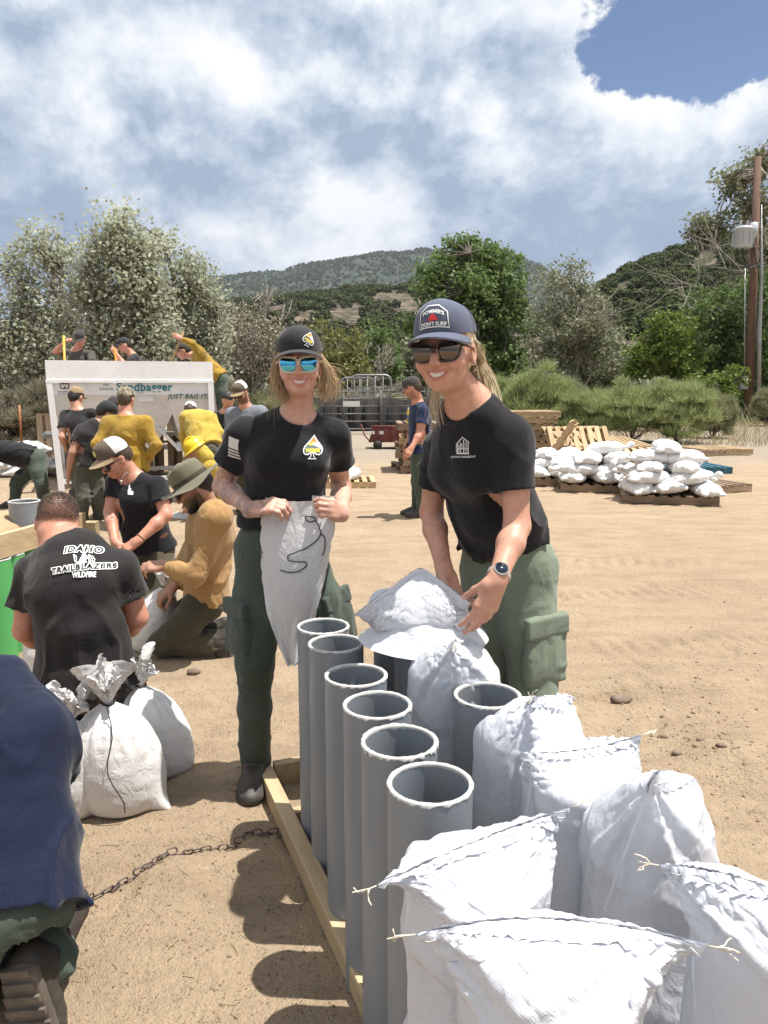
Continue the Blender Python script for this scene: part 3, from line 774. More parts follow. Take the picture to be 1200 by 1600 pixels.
def straw():
    rg = np.random.default_rng(31); n = 420; px = rg.random(n)*1200; py = 790+810*rg.random(n)
    u = (px-600)/FPX; v = (800-py)/FPX; k = -CAM_H/(-ST+v*CT); X = u*k; Y = (CT+v*ST)*k; a = rg.random(n)*6.28; L = .008+.022*rg.random(n)**3; w = .0008+.001*rg.random(n)
    c = np.stack([X, Y, ground_z(X, Y)+.003], 1); d = np.stack([np.cos(a), np.sin(a), rg.normal(size=n)*.15], 1)*L[:, None]; s_ = np.stack([-np.sin(a), np.cos(a), 0*a], 1)*w[:, None]
    V = np.stack([c-d-s_, c-d+s_, c+d+s_, c+d-s_], 1).reshape(-1, 3); o = obj('straw_litter', mesh_np('straw_litter', V, np.arange(4*n).reshape(n, 4), LM['straw'], False)); stuff(o); tag(o, 'bits of straw and twig littering the dirt', 'straw')
straw()
# a belt of far scrub that closes the gaps between the trees, plus junipers on the hillsides
def conifer_blobs(C, S, rg, per, leaf, flat=.8):
    idx = np.repeat(np.arange(len(C)), per); v = rand_dirs(len(idx), rg)*(rg.random(len(idx))**.33)[:, None]
    pts = C[idx]+v*S[idx][:, None]*np.array([.55, .55, .5*flat])+np.stack([0*S[idx], 0*S[idx], S[idx]*.42], 1)
    N = v+np.array([0, 0, .3]); N /= np.linalg.norm(N, axis=1)[:, None]+1e-6
    return leaves(pts, N, S[idx]*leaf, rg, .8)
def junipers():
    rg = np.random.default_rng(9)
    one = leaves  # single trees that can be told apart on the right-hand hill, then the rest
    a = .27+.27*rg.random(1500); t = .12+.9*rg.random(1500)
    den = vnoise(np.stack([a*30, t*9, t*0], 1), 4); k = den > -.55; a, t = a[k], t[k]
    C = hill_point(RH, a, t); S = 2.2+2.2*rg.random(len(C)); near = np.argsort(C[:, 1])[:60]
    V, F = conifer_blobs(np.zeros((1, 3)), np.ones(1), rg, 150, .20)
    protos = [mesh_np('crown', *conifer_blobs(np.zeros((1, 3)), np.ones(1), np.random.default_rng(50+i), 170, .19), LM['juniper'], False) for i in range(5)]
    tm = MB().tube([(0, 0, -.25), (.03, 0, .15), (0, .02, .5)], [.05, .04, .02], 5, False).mesh('trunk', M_BARK, True)
    for j in near:
        e = thing('juniper_tree', 'dark round juniper on the right hand hillside', 'tree', (0, 0, 0), 'junipers scattered over the right hillside')
        for nm, me in (('crown', protos[int(rg.integers(5))]), ('trunk', tm)):
            o = bpy.data.objects.new(nm, me); link(o); o.parent = e
        e.location = C[j]; e.scale = (S[j],)*3; e.rotation_euler = (0, 0, rg.random()*6)
    rest = np.ones(len(C), bool); rest[near] = False
    V, F = conifer_blobs(C[rest], S[rest], rg, 70, .27); o = obj('hillside_juniper_wood', mesh_np('hillside_juniper_wood', V, F, LM['juniper'], False)); stuff(o); tag(o, 'juniper wood covering the upper right hillside', 'wood')
    a = -.36+.62*rg.random(4200); t = .10+.92*rg.random(4200); den = vnoise(np.stack([a*22, t*7, t*0], 1), 6); k = den > -.30; a, t = a[k], t[k]
    C = hill_point(MH, a, t); S = 2.4+2.8*rg.random(len(C))
    V, F = conifer_blobs(C, S, rg, 55, .30); o = obj('slope_juniper_wood', mesh_np('slope_juniper_wood', V, F, LM['juniper'], False)); stuff(o); tag(o, 'scattered junipers on the pale middle slope', 'wood')
    n = 16000; a = -.62+1.2*rg.random(n); t = .25+.80*rg.random(n); den = vnoise(np.stack([a*26, t*16, t*0], 1), 8)+.5*vnoise(np.stack([a*90, t*50, t*0], 1), 9); k = den > -.85; a, t = a[k], t[k]
    C = hill_point(FH, a, t); S = 6+6*rg.random(len(C))
    V, F = conifer_blobs(C, S, rg, 9, .75, 1.0); o = obj('mountain_forest', mesh_np('mountain_forest', V, F, LM['juniper'], False)); stuff(o); tag(o, 'dark forest covering the far mountain', 'forest')
    n = 260; X = (rg.random(n)-.5)*1.3; Y = 60+rg.random(n)*80; C = np.stack([X*Y, Y, 0*Y], 1); S = 2.5+2.5*rg.random(n)
    k = ~((X > -.16) & (X < .04) & (rg.random(n) < .75)); C, S = C[k], S[k]
    V, F = conifer_blobs(C, S, rg, 110, .17); o = obj('valley_scrub', mesh_np('valley_scrub', V, F, LM['olive'], False)); stuff(o); tag(o, 'olive scrub filling the valley floor behind the trees', 'scrub')
junipers()
# ================================================================= FLAT PRINT (lettering, emblems) LAID ON SURFACES
def text_2d(s, size=.1, bold=0.0, shear=0.0, align='CENTER', spacing=1.0, scale_x=1.0, outline=0.0, res=3):
    cu = bpy.data.curves.new('lettering', 'FONT'); cu.body = s; cu.size = 1.0; cu.align_x = align; cu.offset = bold/size
    cu.shear = shear; cu.space_character = spacing; cu.resolution_u = res; cu.fill_mode = 'FRONT'
    o = bpy.data.objects.new('lettering', cu); COL.objects.link(o)
    dg = bpy.context.evaluated_depsgraph_get(); dg.update(); me = bpy.data.meshes.new_from_object(o.evaluated_get(dg))
    V = np.array([v.co[:] for v in me.vertices], np.float32)*size; V[:, 0] *= scale_x
    F = [list(p.vertices) for p in me.polygons]
    bpy.data.objects.remove(o); bpy.data.curves.remove(cu); bpy.data.meshes.remove(me)
    return V[:, :2], F
def poly_2d(pts):
    tri = tessellate_polygon([[Vector((p[0], p[1], 0)) for p in pts]])
    return np.array([p[:2] for p in pts], np.float32), [list(t) for t in tri]
def stroke_2d(pts, w, closed=False):
    """a drawn line of width w"""
    P_ = [Vector(p[:2]) for p in pts]; n = len(P_); V = []; F = []
    for i in range(n):
        a = P_[(i-1) % n] if (closed or i > 0) else P_[i]; c = P_[(i+1) % n] if (closed or i < n-1) else P_[i]
        d = (c-a); d = d.normalized() if d.length > 1e-9 else Vector((1, 0)); nn = Vector((-d.y, d.x))*w/2
        V += [(P_[i]+nn)[:], (P_[i]-nn)[:]]
    for i in range(n if closed else n-1):
        j = (i+1) % n; F.append([2*i, 2*i+1, 2*j+1, 2*j])
    return np.array(V, np.float32), F
def subdivide(V, F, maxlen):
    bm = bmesh.new(); vs = [bm.verts.new((v[0], v[1], 0)) for v in V]
    for f in F:
        try: bm.faces.new([vs[i] for i in f])
        except ValueError: pass
    bmesh.ops.triangulate(bm, faces=bm.faces[:])
    for _ in range(5):
        e = [e for e in bm.edges if e.calc_length() > maxlen]
        if not e: break
        bmesh.ops.subdivide_edges(bm, edges=e, cuts=1); bmesh.ops.triangulate(bm, faces=[f for f in bm.faces if len(f.verts) > 3])
    bm.verts.index_update()
    V2 = np.array([v.co[:2] for v in bm.verts], np.float32); F2 = [[v.index for v in f.verts] for f in bm.faces]; bm.free()
    return V2, F2
def place_print(name, V, F, origin, xdir, ydir, mat, parent, bvh=None, lift=.003, maxlen=.02, rot=0.0, reach=.25):
    """lay a 2-D print on a surface: flat, or projected along the print's normal onto a mesh (bvh)"""
    x, y = Vector(xdir).normalized(), Vector(ydir).normalized(); nrm = x.cross(y).normalized(); y = nrm.cross(x)
    if bvh is not None: V, F = subdivide(V, F, maxlen)
    c, s = math.cos(rot), math.sin(rot); W = []
    for u, v in V:
        p = Vector(origin)+x*float(u*c-v*s)+y*float(u*s+v*c)
        if bvh is not None:
            h = bvh.ray_cast(p+nrm*reach, -nrm, reach*2)
            p = h[0]+nrm*lift if h[0] is not None else p
        else: p = p+nrm*lift
        W.append(p)
    return obj(name, mesh_py(name, W, F, mat), parent)
def bvh_of(*objs):
    V = []; F = []; n = 0
    for o in objs:
        v, f = o_np[o.name]; V += [Vector(p) for p in v.tolist()]; F += (f+n).tolist(); n += len(v)
    return BVHTree.FromPolygons(V, F)

# ================================================================= MATERIALS OF THE PROPS
def wood(name, c1, c2, rough=.75, axis=0):
    m = bpy.data.materials.new(name); m.use_nodes = True; q = NT(m.node_tree); b = q.n['Principled BSDF']
    tc = q.new('ShaderNodeTexCoord'); oi = q.new('ShaderNodeObjectInfo')
    off = q.new('ShaderNodeVectorMath', operation='ADD'); q.set(off.inputs[0], tc.outputs['Object'])
    sc_ = q.new('ShaderNodeVectorMath', operation='SCALE'); q.set(sc_.inputs[0], oi.outputs['Location']); sc_.inputs['Scale'].default_value = 3.7
    q.set(off.inputs[1], sc_.outputs[0])
    st = [26, 26, 26]; st[axis] = 1.6
    g = q.noise(q.mapping(off.outputs[0], scale=tuple(st)), 1.0, 5, .6, .8)
    big = q.noise(off.outputs[0], 2.1, 3, .6)
    col = q.mix(q.maprange(g, .35, .68), c1, c2)
    col = q.mix(q.maprange(big, .5, .75, 0, .5), col, tuple(c*.55 for c in c2))
    tint = q.math('MULTIPLY_ADD', oi.outputs['Random'], .4, .75)
    hs = q.new('ShaderNodeHueSaturation'); q.set(hs.inputs['Value'], tint); q.set(hs.inputs['Color'], col)
    q.set(b.inputs['Base Color'], hs.outputs[0]); b.inputs['Roughness'].default_value = rough
    bn = q.new('ShaderNodeBump'); bn.inputs['Strength'].default_value = .4; bn.inputs['Distance'].default_value = .004
    q.set(bn.inputs['Height'], g); q.l.new(bn.outputs[0], b.inputs['Normal'])
    return m
M_PAL = wood('pallet_wood', (.50, .36, .20), (.33, .22, .115))
M_PALY = wood('pallet_wood_across', (.52, .38, .215), (.35, .24, .125), axis=1)
M_PALD = wood('weathered_pallet_wood', (.30, .21, .13), (.18, .125, .08))
M_PALDY = wood('weathered_pallet_wood_across', (.33, .235, .15), (.20, .14, .09), axis=1)
M_BLUEP = material('blue_painted_pallet', (.03, .13, .19), .7, var=.4, vscale=10)
M_WHITE = material('white_painted_steel', (.84, .84, .84), .42, var=.12, vscale=3, bump=.1, bscale=30)
M_WHITE2 = material('dusty_white_steel', (.80, .81, .82), .55, var=.25, vscale=2.5, bump=.12, bscale=25)
M_TEAL = material('teal_print', (.005, .19, .23), .5)
M_TEALD = material('dark_teal_print', (.005, .10, .12), .5)
M_GALV = material('galvanised_steel', (.31, .31, .30), .45, .6, var=.25, vscale=5)
M_RUSTR = material('rusty_red_steel', (.16, .030, .022), .65, var=.45, vscale=4, col2=(.10, .028, .018), bump=.2, bscale=30)
M_DARKSCREEN = material('dark_screen_cloth', (.018, .017, .018), .9, var=.3, vscale=3)
M_BLACK = material('black_rubber', (.015, .015, .015), .7, var=.3, vscale=20)
M_FENCE = material('weathered_fence_pipe', (.12, .115, .11), .55, .4, var=.3, vscale=4)
M_SIGNW = material('white_sign', (.75, .75, .72), .5, var=.1, vscale=3)
M_POLE = wood('creosoted_pole', (.15, .085, .055), (.085, .050, .034), .9, axis=2)
M_CLEARB = material('clear_plastic_bottle', (.62, .70, .72), .12, spec=.6, trans=.35)
M_YELLOWD = material('yellow_drink', (.75, .50, .04), .2, trans=.2)
M_CAPB = material('blue_bottle_cap', (.02, .10, .35), .4)
M_LABELB = material('blue_bottle_label', (.03, .12, .40), .4)
M_SHOVEL = material('orange_shovel_handle', (.55, .18, .02), .45, var=.2)
M_SHOVELW = wood('ash_tool_handle', (.55, .38, .18), (.42, .28, .12), axis=2)
M_CABLE = material('black_cable', (.01, .01, .01), .6)
M_CERAMIC = material('grey_ceramic', (.35, .33, .32), .25)

def bag_mat(name, weave=False, col=(.66, .685, .74), trans=.18, dirt=.04, crinkle=.24):
    m = bpy.data.materials.new(name); m.use_nodes = True; q = NT(m.node_tree); b = q.n['Principled BSDF']; out = q.n['Material Output']
    tc = q.new('ShaderNodeTexCoord'); ob = tc.outputs['Object']
    n = q.noise(ob, 6, 4, .6)
    c = q.mix(q.maprange(n, .45, .8, 0, dirt*3), col, (.62, .54, .44))
    q.set(b.inputs['Base Color'], c); b.inputs['Roughness'].default_value = .42; b.inputs['Specular IOR Level'].default_value = .45
    cr = q.noise(q.mapping(ob, scale=(1, 1, .55)), 24, 4, .55, 1.2)
    rid = q.math('SUBTRACT', 1.0, q.math('MULTIPLY', q.math('ABSOLUTE', q.math('SUBTRACT', cr, .5)), 5.0), clamp=True)
    h = q.math('MULTIPLY', rid, 1.0)
    bn = q.new('ShaderNodeBump'); bn.inputs['Strength'].default_value = crinkle; bn.inputs['Distance'].default_value = .006
    q.set(bn.inputs['Height'], h); last = bn.outputs[0]
    if weave:
        uv = q.new('ShaderNodeUVMap'); sp = q.new('ShaderNodeSeparateXYZ'); q.set(sp.inputs[0], uv.outputs[0])
        k = 2*PI/.0048
        wv = q.math('MULTIPLY', q.math('SINE', q.math('MULTIPLY', sp.outputs[0], k)), q.math('SINE', q.math('MULTIPLY', sp.outputs[1], k)))
        b2 = q.new('ShaderNodeBump'); b2.inputs['Strength'].default_value = .10; b2.inputs['Distance'].default_value = .0022
        q.set(b2.inputs['Height'], wv); q.l.new(last, b2.inputs['Normal']); last = b2.outputs[0]
    q.l.new(last, b.inputs['Normal'])
    tr = q.new('ShaderNodeBsdfTranslucent'); q.set(tr.inputs[0], (*col, 1)); q.l.new(last, tr.inputs['Normal'])
    mx = q.new('ShaderNodeMixShader'); mx.inputs[0].default_value = trans
    q.l.new(b.outputs[0], mx.inputs[1]); q.l.new(tr.outputs[0], mx.inputs[2]); q.l.new(mx.outputs[0], out.inputs[0])
    return m
M_BAG = bag_mat('white_woven_sack', True)
M_BAGF = bag_mat('filled_white_sandbag', False, (.66, .655, .65), .04, .07, .30)
M_TIE = material('black_tie_cord', (.012, .011, .012), .6)
M_STRING = material('frayed_white_string', (.62, .56, .45), .9)

# ================================================================= HOPPER
def hopper():
    Y = 11.2; c0 = G(205, 768)
    e = thing('sandbag_hopper', 'big white steel sandbag filling hopper on legs with teal lettering', 'hopper', (c0.x, Y, 0))
    q = lambda px, py, y=Y: P(px, py, y)
    D = 1.5
    x0, x1 = q(79, 594).x, q(335, 594).x
    zt, zb, zs, zl = q(200, 564).z, q(200, 594).z, q(200, 598).z, q(200, 617).z
    # upper board box, open on top, front a little proud
    for nm, a, b_ in (('front_board', (x0-.02, Y-.02, zb), (x1+.02, Y+.01, zt)), ('rear_board', (x0-.02, Y+D-.01, zb), (x1+.02, Y+D+.02, zt)),
                      ('end_board', (x0-.02, Y+.012, zb), (x0+.01, Y+D-.012, zt)), ('end_board', (x1-.01, Y+.012, zb), (x1+.02, Y+D-.012, zt))):
        a, b_ = Vector(a), Vector(b_); MB().box((a+b_)/2, b_-a).build(nm, M_WHITE, e)
    # top rail and lettered strip
    MB().box(((x0+x1)/2, Y-.012, (zb+zs)/2-.002), (x1-x0+.06, .05, zb-zs)).build('rail', M_WHITE, e)
    MB().box(((x0+x1)/2, Y+.012, (zs+zl)/2-.003), (x1-x0-.04, .012, zs-zl-.006)).build('lettered_strip', M_WHITE, e)
    # hopper body: front sheet with outlets, sloping back, closed volume
    prof = [(88, 617), (332, 617), (332, 640), (316, 692), (288, 692), (272, 648), (251, 692), (128, 692), (112, 692), (88, 642)]
    F0 = []; B0 = []
    for px, py in prof:
        p = q(px, py); dz = (zl-p.z); F0.append(Vector((p.x, Y+.03+dz*.45, p.z))); B0.append(Vector((p.x, Y+D-.03-dz*.45, p.z)))
    n = len(F0); mb = MB(); mb.add(F0+B0, [tuple(range(n-1, -1, -1)), tuple(range(n, 2*n))]+[(i, (i+1) % n, n+(i+1) % n, n+i) for i in range(n)])
    mb.build('hopper_body', M_WHITE2, e)
    # side panel at the left end
    # legs, splayed a little
    for xa, xb, ya in ((x0+.02, x0+.09, Y-.0), (x0+.03, x0+.05, Y+D), (x1-.02, x1-.02, Y-.0), (x1-.02, x1-.04, Y+D)):
        mb = MB().beam((xa, ya, zb-.02), (xb, ya, 0.02), .085, .07, (0, 1, 0)); mb.box((xb, ya, .012), (.16, .16, .02)); mb.build('leg', M_WHITE, e)
    for ya in (Y, Y+D):
        MB().beam((x0+.10, ya+.02, .18), (x1-.06, ya+.02, .18), .05, .06).build('lower_rail', M_WHITE2, e)
    MB().beam((x0+.06, Y+.04, .95), (x0+.04, Y+D-.04, .25), .04, .05).build('brace', M_WHITE2, e)
    a, b_ = q(256, 668, Y+.25), q(292, 706, Y+.25); MB().beam(a, b_, .05, .05).build('brace', M_WHITE2, e)
    a, b_ = q(250, 640, Y+.28), q(251, 735, Y+.28); MB().beam(a, b_, .018, .018).build('bag_hook_rod', M_GALV, e)
    for i in range(3):   # outlet gates
        px = (190, 240, 302)[i]; a = q(px-10, 692, Y+.33); b_ = q(px+10, 706, Y+.40); MB().box((a+b_)/2, (.22, .2, .13)).build('outlet_gate', M_WHITE2, e)
    # ladder at the right end
    for dy in (0, .45):
        MB().beam(q(338, 596)+Vector((.02, .3+dy, 0)), Vector((q(360, 690).x, Y+.3+dy, .02)), .06, .04).build('ladder_rail', M_WHITE, e)
    for k in range(5):
        t = .15+k*.18; a = q(338, 596)+Vector((.02, .3, 0)); b_ = Vector((q(360, 690).x, Y+.3, .02)); p = a.lerp(b_, t)
        MB().tube([p, p+Vector((0, .45, 0))], .018, 6).build('rung', M_WHITE2, e)
    # working deck behind the rear board, on posts
    MB().box(((x0+x1)/2, Y+D+.55, .74), (x1-x0+.5, 1.0, .06)).build('deck', M_GALV, e)
    for xa in (x0-.1, (x0+x1)/2, x1+.1):
        MB().box((xa, Y+D+.98, .365), (.07, .07, .69)).build('deck_post', M_GALV, e)
    # lettering
    yy = Y-.004
    def t_(s, px, py, w_px, mat, **kw):
        V, F = text_2d(s, .2, **kw); w = V[:, 0].max()-V[:, 0].min(); k = w_px*PX(q(px, py))[2]/FPX/w
        V = V-np.array([(V[:, 0].max()+V[:, 0].min())/2, (V[:, 1].max()+V[:, 1].min())/2]); o = q(px, py)
        o.y = yy if py < 616 else Y+.03+(zl-o.z)*.45-.045
        place_print('lettering', V*k, F, o, (1, 0, 0), (0, 0, 1), mat, e, lift=.0)
    t_('Sandbagger', 226.5, 606.3, 88, M_TEAL, bold=.004, spacing=1.06)
    t_('THE', 166, 601.5, 9, M_TEALD); t_('KANZLER', 167, 607.5, 21, M_TEALD)
    t_('JUST BAG IT!', 296, 621, 69, M_TEALD, bold=.004, shear=.28, spacing=1.10)
    t_('U.S. PATENT', 219, 611, 12, M_TEALD); t_('NO. 5235', 219, 614, 10, M_TEALD)
    # agency plate with castle emblem
    c = q(104, 603); M_EMB = material('maroon_emblem', (.10, .012, .03), .5)
    V, F = poly_2d([(-.06, -.04), (.06, -.04), (.06, .04), (-.06, .04)]); c.y = yy; place_print('emblem', V, F, c, (1, 0, 0), (0, 0, 1), M_EMB, e, lift=.002)
    V, F = poly_2d([(-.045, -.028), (-.015, -.028), (-.015, -.008), (.015, -.008), (.015, -.028), (.045, -.028), (.045, .03), (.028, .03), (.028, .012), (.012, .012), (.012, .02), (-.012, .02), (-.012, .012), (-.028, .012), (-.028, .03), (-.045, .03)])
    place_print('emblem', V, F, c, (1, 0, 0), (0, 0, 1), M_SIGNW, e, lift=.005)
    M_INK = material('dark_ink', (.05, .05, .06), .6)
    t_('Emergency', 102, 611.5, 17, M_INK); t_('Operations', 102, 615, 17, M_INK)
    c = q(228, 623); c.y = Y+.03+(zl-c.z)*.45-.012
    V, F = poly_2d([(-.11, -.045), (.11, -.045), (.11, .045), (-.11, .045)]); place_print('data_plate', V, F, c, (1, 0, 0), (0, 0, 1), M_WHITE, e)
    e.rotation_euler = (0, 0, R(20)); e.scale = (.955, 1, 1)
hopper()

# ================================================================= PALLETS
def pallet_proto(dark=False, blue=False):
    a = M_BLUEP if blue else (M_PALD if dark else M_PAL); b_ = M_BLUEP if blue else (M_PALDY if dark else M_PALY)
    e = bpy.data.objects.new('pallet', None)
    st = MB().box((0, 0, 0), (1.2, .038, .09)).mesh('stringer', a); tb = MB().box((0, 0, 0), (.092, 1.0, .018)).mesh('top_board', b_); bb = MB().box((0, 0, 0), (.092, 1.0, .016)).mesh('bottom_board', b_)
    def pt(nm, me, loc):
        o = bpy.data.objects.new(nm, me); o.location = loc; o.parent = e
    for y in (-.478, 0, .478): pt('stringer', st, (0, y, .062))
    for i in range(8): pt('top_board', tb, (-.553+i*.158, 0, .1165))
    for i in range(4): pt('bottom_board', bb, (-.553+i*.3687, 0, .009))
    return e
PAL = {k: pallet_proto(k == 'dark', k == 'blue') for k in ('light', 'dark', 'blue')}
def put_pallet(label, loc, rz=0, rx=0, ry=0, kind='light', group='wooden pallets around the yard', s=1.0):
    M = Matrix.Translation(Vector(loc)) @ Matrix.Rotation(rz, 4, 'Z') @ Matrix.Rotation(ry, 4, 'Y') @ Matrix.Rotation(rx, 4, 'X') @ Matrix.Scale(s, 4)
    e = copy_tree(PAL[kind], M); tag(e, label, 'pallet', group); return e
ORD = ['lowest', 'second lowest', 'third from the ground', 'fourth from the ground', 'fifth from the ground', 'sixth from the ground', 'seventh from the ground', 'eighth from the ground', 'topmost']
def stack(px, Y, n, rz, where, kinds, jit=.05, s=1.0, seed=1):
    rg = np.random.default_rng(seed); b_ = at(px, Y)
    for i in range(n):
        nm = ORD[i] if i < n-1 else 'topmost'
        put_pallet(f'wooden pallet, {nm} in the stack {where}', b_+Vector((rg.normal()*jit, rg.normal()*jit, i*.127*s)), rz+rg.normal()*.06, kind=kinds[i % len(kinds)], s=s)
stack(672, 14.2, 7, R(4), 'under the bottles', ['dark', 'dark', 'dark', 'light', 'light', 'light', 'dark'], .07, 1.0, 4)
stack(818, 16.5, 8, R(8), 'behind the woman in the navy cap', ['dark', 'dark', 'light', 'dark', 'light', 'light', 'light', 'light'], .05, 1.0, 5)
put_pallet('light pallet lying flat in front of the tall stack', at(855, 14.6)+Vector((0, 0, 0)), R(6))
put_pallet('light pallet leaning on edge, nearest of the leaning ones', at(905, 14.7)+Vector((0, 0, .30)), R(8), R(52), 0)
put_pallet('pallet leaning steeply at the left of the leaning ones', at(872, 14.4)+Vector((0, 0, .33)), R(-18), 0, R(-58))
put_pallet('pallet propped behind the leaning ones', at(900, 15.4)+Vector((0, 0, .40)), R(14), R(25), 0)
for i, (px, Y, z, rz, rx, ry, kd, lb) in enumerate([
        (985, 15.6, 0, 20, 0, 0, 'dark', 'weathered pallet at the bottom behind the front sandbag pile'),
        (975, 15.8, .13, 12, 4, 0, 'light', 'light pallet on a weathered one behind the sandbags'),
        (962, 15.9, .30, 25, 9, 3, 'light', 'light pallet tipped on top behind the sandbags'),
        (1000, 15.0, .14, -8, 6, 0, 'light', 'wide light pallet just above the front sandbag pile'),
        (1040, 15.2, 0, 8, 0, 0, 'dark', 'weathered pallet half hidden right behind the front pile'),
        (1075, 17.3, 0, 18, 0, 0, 'dark', 'weathered pallet lying flat beside the brush'),
        (1118, 17.6, .02, 10, 0, 0, 'light', 'light pallet lying flat, farthest right'),
        (1072, 13.9, 0, 6, 0, 0, 'blue', 'blue painted pallet right of the sandbag piles'),
        (1085, 11.4, 0, 20, 0, 0, 'dark', 'weathered pallet right behind the front sandbag pile')]):
    put_pallet(lb, at(px, Y)+Vector((0, 0, z)), R(rz), R(rx), R(ry), kd)
# pallets behind / beside the hopper
for i, (px, Y, z, rz, rx, lb) in enumerate([
        (120, 13.6, .56, 0, 88, 'weathered pallet standing on edge behind the left hopper leg'), (292, 13.4, .58, 3, 86, 'weathered pallet standing on edge under the right of the hopper'),
        (205, 13.5, .52, -2, 87, 'weathered pallet on edge behind the middle of the hopper')]):
    put_pallet(lb, at(px, Y)+Vector((0, 0, z)), R(rz), R(rx), 0, 'dark')

# ================================================================= FILLED SANDBAGS (lying)
def lying_bag(seed):
    rg = np.random.default_rng(seed); s = SDF()
    L = .25+.03*rg.random(); W = .165+.02*rg.random(); H = .085+.012*rg.random()
    s.ell((0, 0, H), (L, W, H), k=.03); s.ell((-L*.35, rg.normal()*.02, H*.95), (L*.6, W*1.04, H*.98), k=.05); s.ell((L*.35, rg.normal()*.02, H*.95), (L*.58, W*.98, H), k=.05)
    s.cap((L*.85, 0, H*.9), (L+.05, .01, H*.9), .05, .022, .05)
    s.cap((L+.05, .01, H*.9), (L+.12, rg.normal()*.03, H*.8+rg.normal()*.03), .018, .05, .02)
    s.ell((-L*.9, W*.7, H*.7), (.07, .05, .03), k=.05); s.ell((-L*.9, -W*.7, H*.7), (.07, .05, .03), k=.05)
    s.fn(lambda p, d: np.maximum(d, -p[:, 2]))
    s.disp = lambda p: .010*vnoise(p*np.array([14, 24, 20])+seed*3, seed)+.006*vnoise(p*45, seed+1)+.005*np.abs(vnoise(p*np.array([10, 60, 30]), seed+2))
    V, F = s.solve(.012); return mesh_np('sandbag', V, F, M_BAGF)
LB = [lying_bag(300+i) for i in range(6)]
def put_bag(label, loc, rz, rx=0, ry=0, s=1.0, k=0, group=None):
    o = bpy.data.objects.new('sandbag', LB[k % 6]); link(o)
    o.matrix_world = Matrix.Translation(Vector(loc)) @ Matrix.Rotation(rz, 4, 'Z') @ Matrix.Rotation(ry, 4, 'Y') @ Matrix.Rotation(rx, 4, 'X') @ Matrix.Scale(s, 4)
    return tag(o, ' '.join(label.split()[:16]), 'sandbag', group)
POS = ['leftmost', 'second from left', 'third from left', 'fourth from left', 'fifth from left']
def pile(px, Y, rz, where, group, layers, seed, s=1.0, kind='dark'):
    rg = np.random.default_rng(seed); b_ = at(px, Y); Rz = Matrix.Rotation(rz, 3, 'Z'); k = seed
    put_pallet(f'wooden pallet under {where}', b_, rz, kind=kind, group='pallets under the sandbag piles')
    z = .128
    for li, rows in enumerate(layers):
        for ri, (cnt, y, x0, sp) in enumerate(rows):
            for ci in range(cnt):
                loc = b_+Rz @ Vector((x0+ci*sp+rg.normal()*.02, y+rg.normal()*.02, 0)); loc.z = z+rg.normal()*.006
                a = rz+R(90)+rg.normal()*.25+(PI if rg.random() < .35 else 0)
                if li % 2: a = rz+rg.normal()*.2+(PI if rg.random() < .5 else 0)
                lay = ['bottom', 'second', 'third', 'fourth', 'top'][min(li, 4)] if li < len(layers)-1 else 'top'
                row = ['front', 'middle', 'rear'][ri] if len(rows) > 1 else 'only'
                put_bag(f'white sandbag {POS[ci]} in the {row} row, {lay} layer, {where}', loc, a, rg.normal()*.07, rg.normal()*.07, s*(.93+.14*rg.random()), k, group); k += 1
        z += .128*s
pile(1040, 10.35, R(-14), 'nearest pile', 'sandbags piled on pallets', [
    [(3, -.33, -.40, .40), (3, .02, -.40, .40), (3, .36, -.40, .40)],
    [(2, -.32, -.28, .50), (2, .0, -.25, .50), (2, .30, -.28, .5)],
    [(2, -.22, -.22, .40), (2, .12, -.22, .40)],
    [(2, -.12, -.26, .42), (1, .15, .0, .3)],
    [(1, -.03, -.05, .3)]], 21)
pile(935, 11.5, R(-8), 'middle pile', 'sandbags piled on pallets', [
    [(3, -.33, -.40, .40), (3, .02, -.40, .40), (3, .36, -.40, .40)],
    [(2, -.28, -.30, .52), (2, .05, -.28, .52), (2, .34, -.28, .5)],
    [(2, -.20, -.18, .42), (2, .14, -.2, .42)],
    [(1, .0, .05, .3)]], 31)
pile(865, 12.3, R(4), 'pile at the black sleeve', 'sandbags piled on pallets', [
    [(3, -.30, -.40, .40), (3, .05, -.40, .40)], [(2, -.25, -.25, .48), (2, .10, -.25, .48)], [(2, -.1, -.2, .4)]], 41)
for i, (px, Y, z, lb) in enumerate([(10, 13.3, 0, 'in the bottom row at the left edge'), (38, 13.1, 0, 'in the bottom row beside the shovel'), (64, 13.3, 0, 'in the bottom row, rightmost'),
        (22, 13.2, .13, 'second layer, left of the shovel'), (52, 13.25, .13, 'second layer, right of the shovel'), (36, 13.2, .26, 'on top of the pile'), (70, 13.0, .13, 'second layer, against the hopper leg'), (-8, 13.0, .12, 'second layer, cut by the left edge'), (48, 13.4, .36, 'topmost, behind the others')]):
    put_bag('white sandbag in the pile left of the hopper, '+lb, at(px, Y)+Vector((0, 0, z+.35)) if False else at(px, Y)+Vector((0, 0, z)), R(20*i), 0, 0, 1.15, i, 'sandbags left of the hopper')
for i, (px, py, lb) in enumerate([(12, 745, 'white sandbag lying on the sand behind the bending man, far left'), (60, 720, 'white sandbag on the ground behind the bending man')]):
    put_bag(lb, G(px, py), R(15+50*i), k=i+2)
# pallet with a slumped sack in the middle distance
put_pallet('light pallet carrying a slumped sack, middle distance', G(535, 764)+Vector((0, .45, 0)), R(4), kind='light', s=.8)
put_bag('slumped half empty white sack on the small pallet', G(543, 764)+Vector((0, .40, .10)), R(60), 0, R(-12), .9, 3)

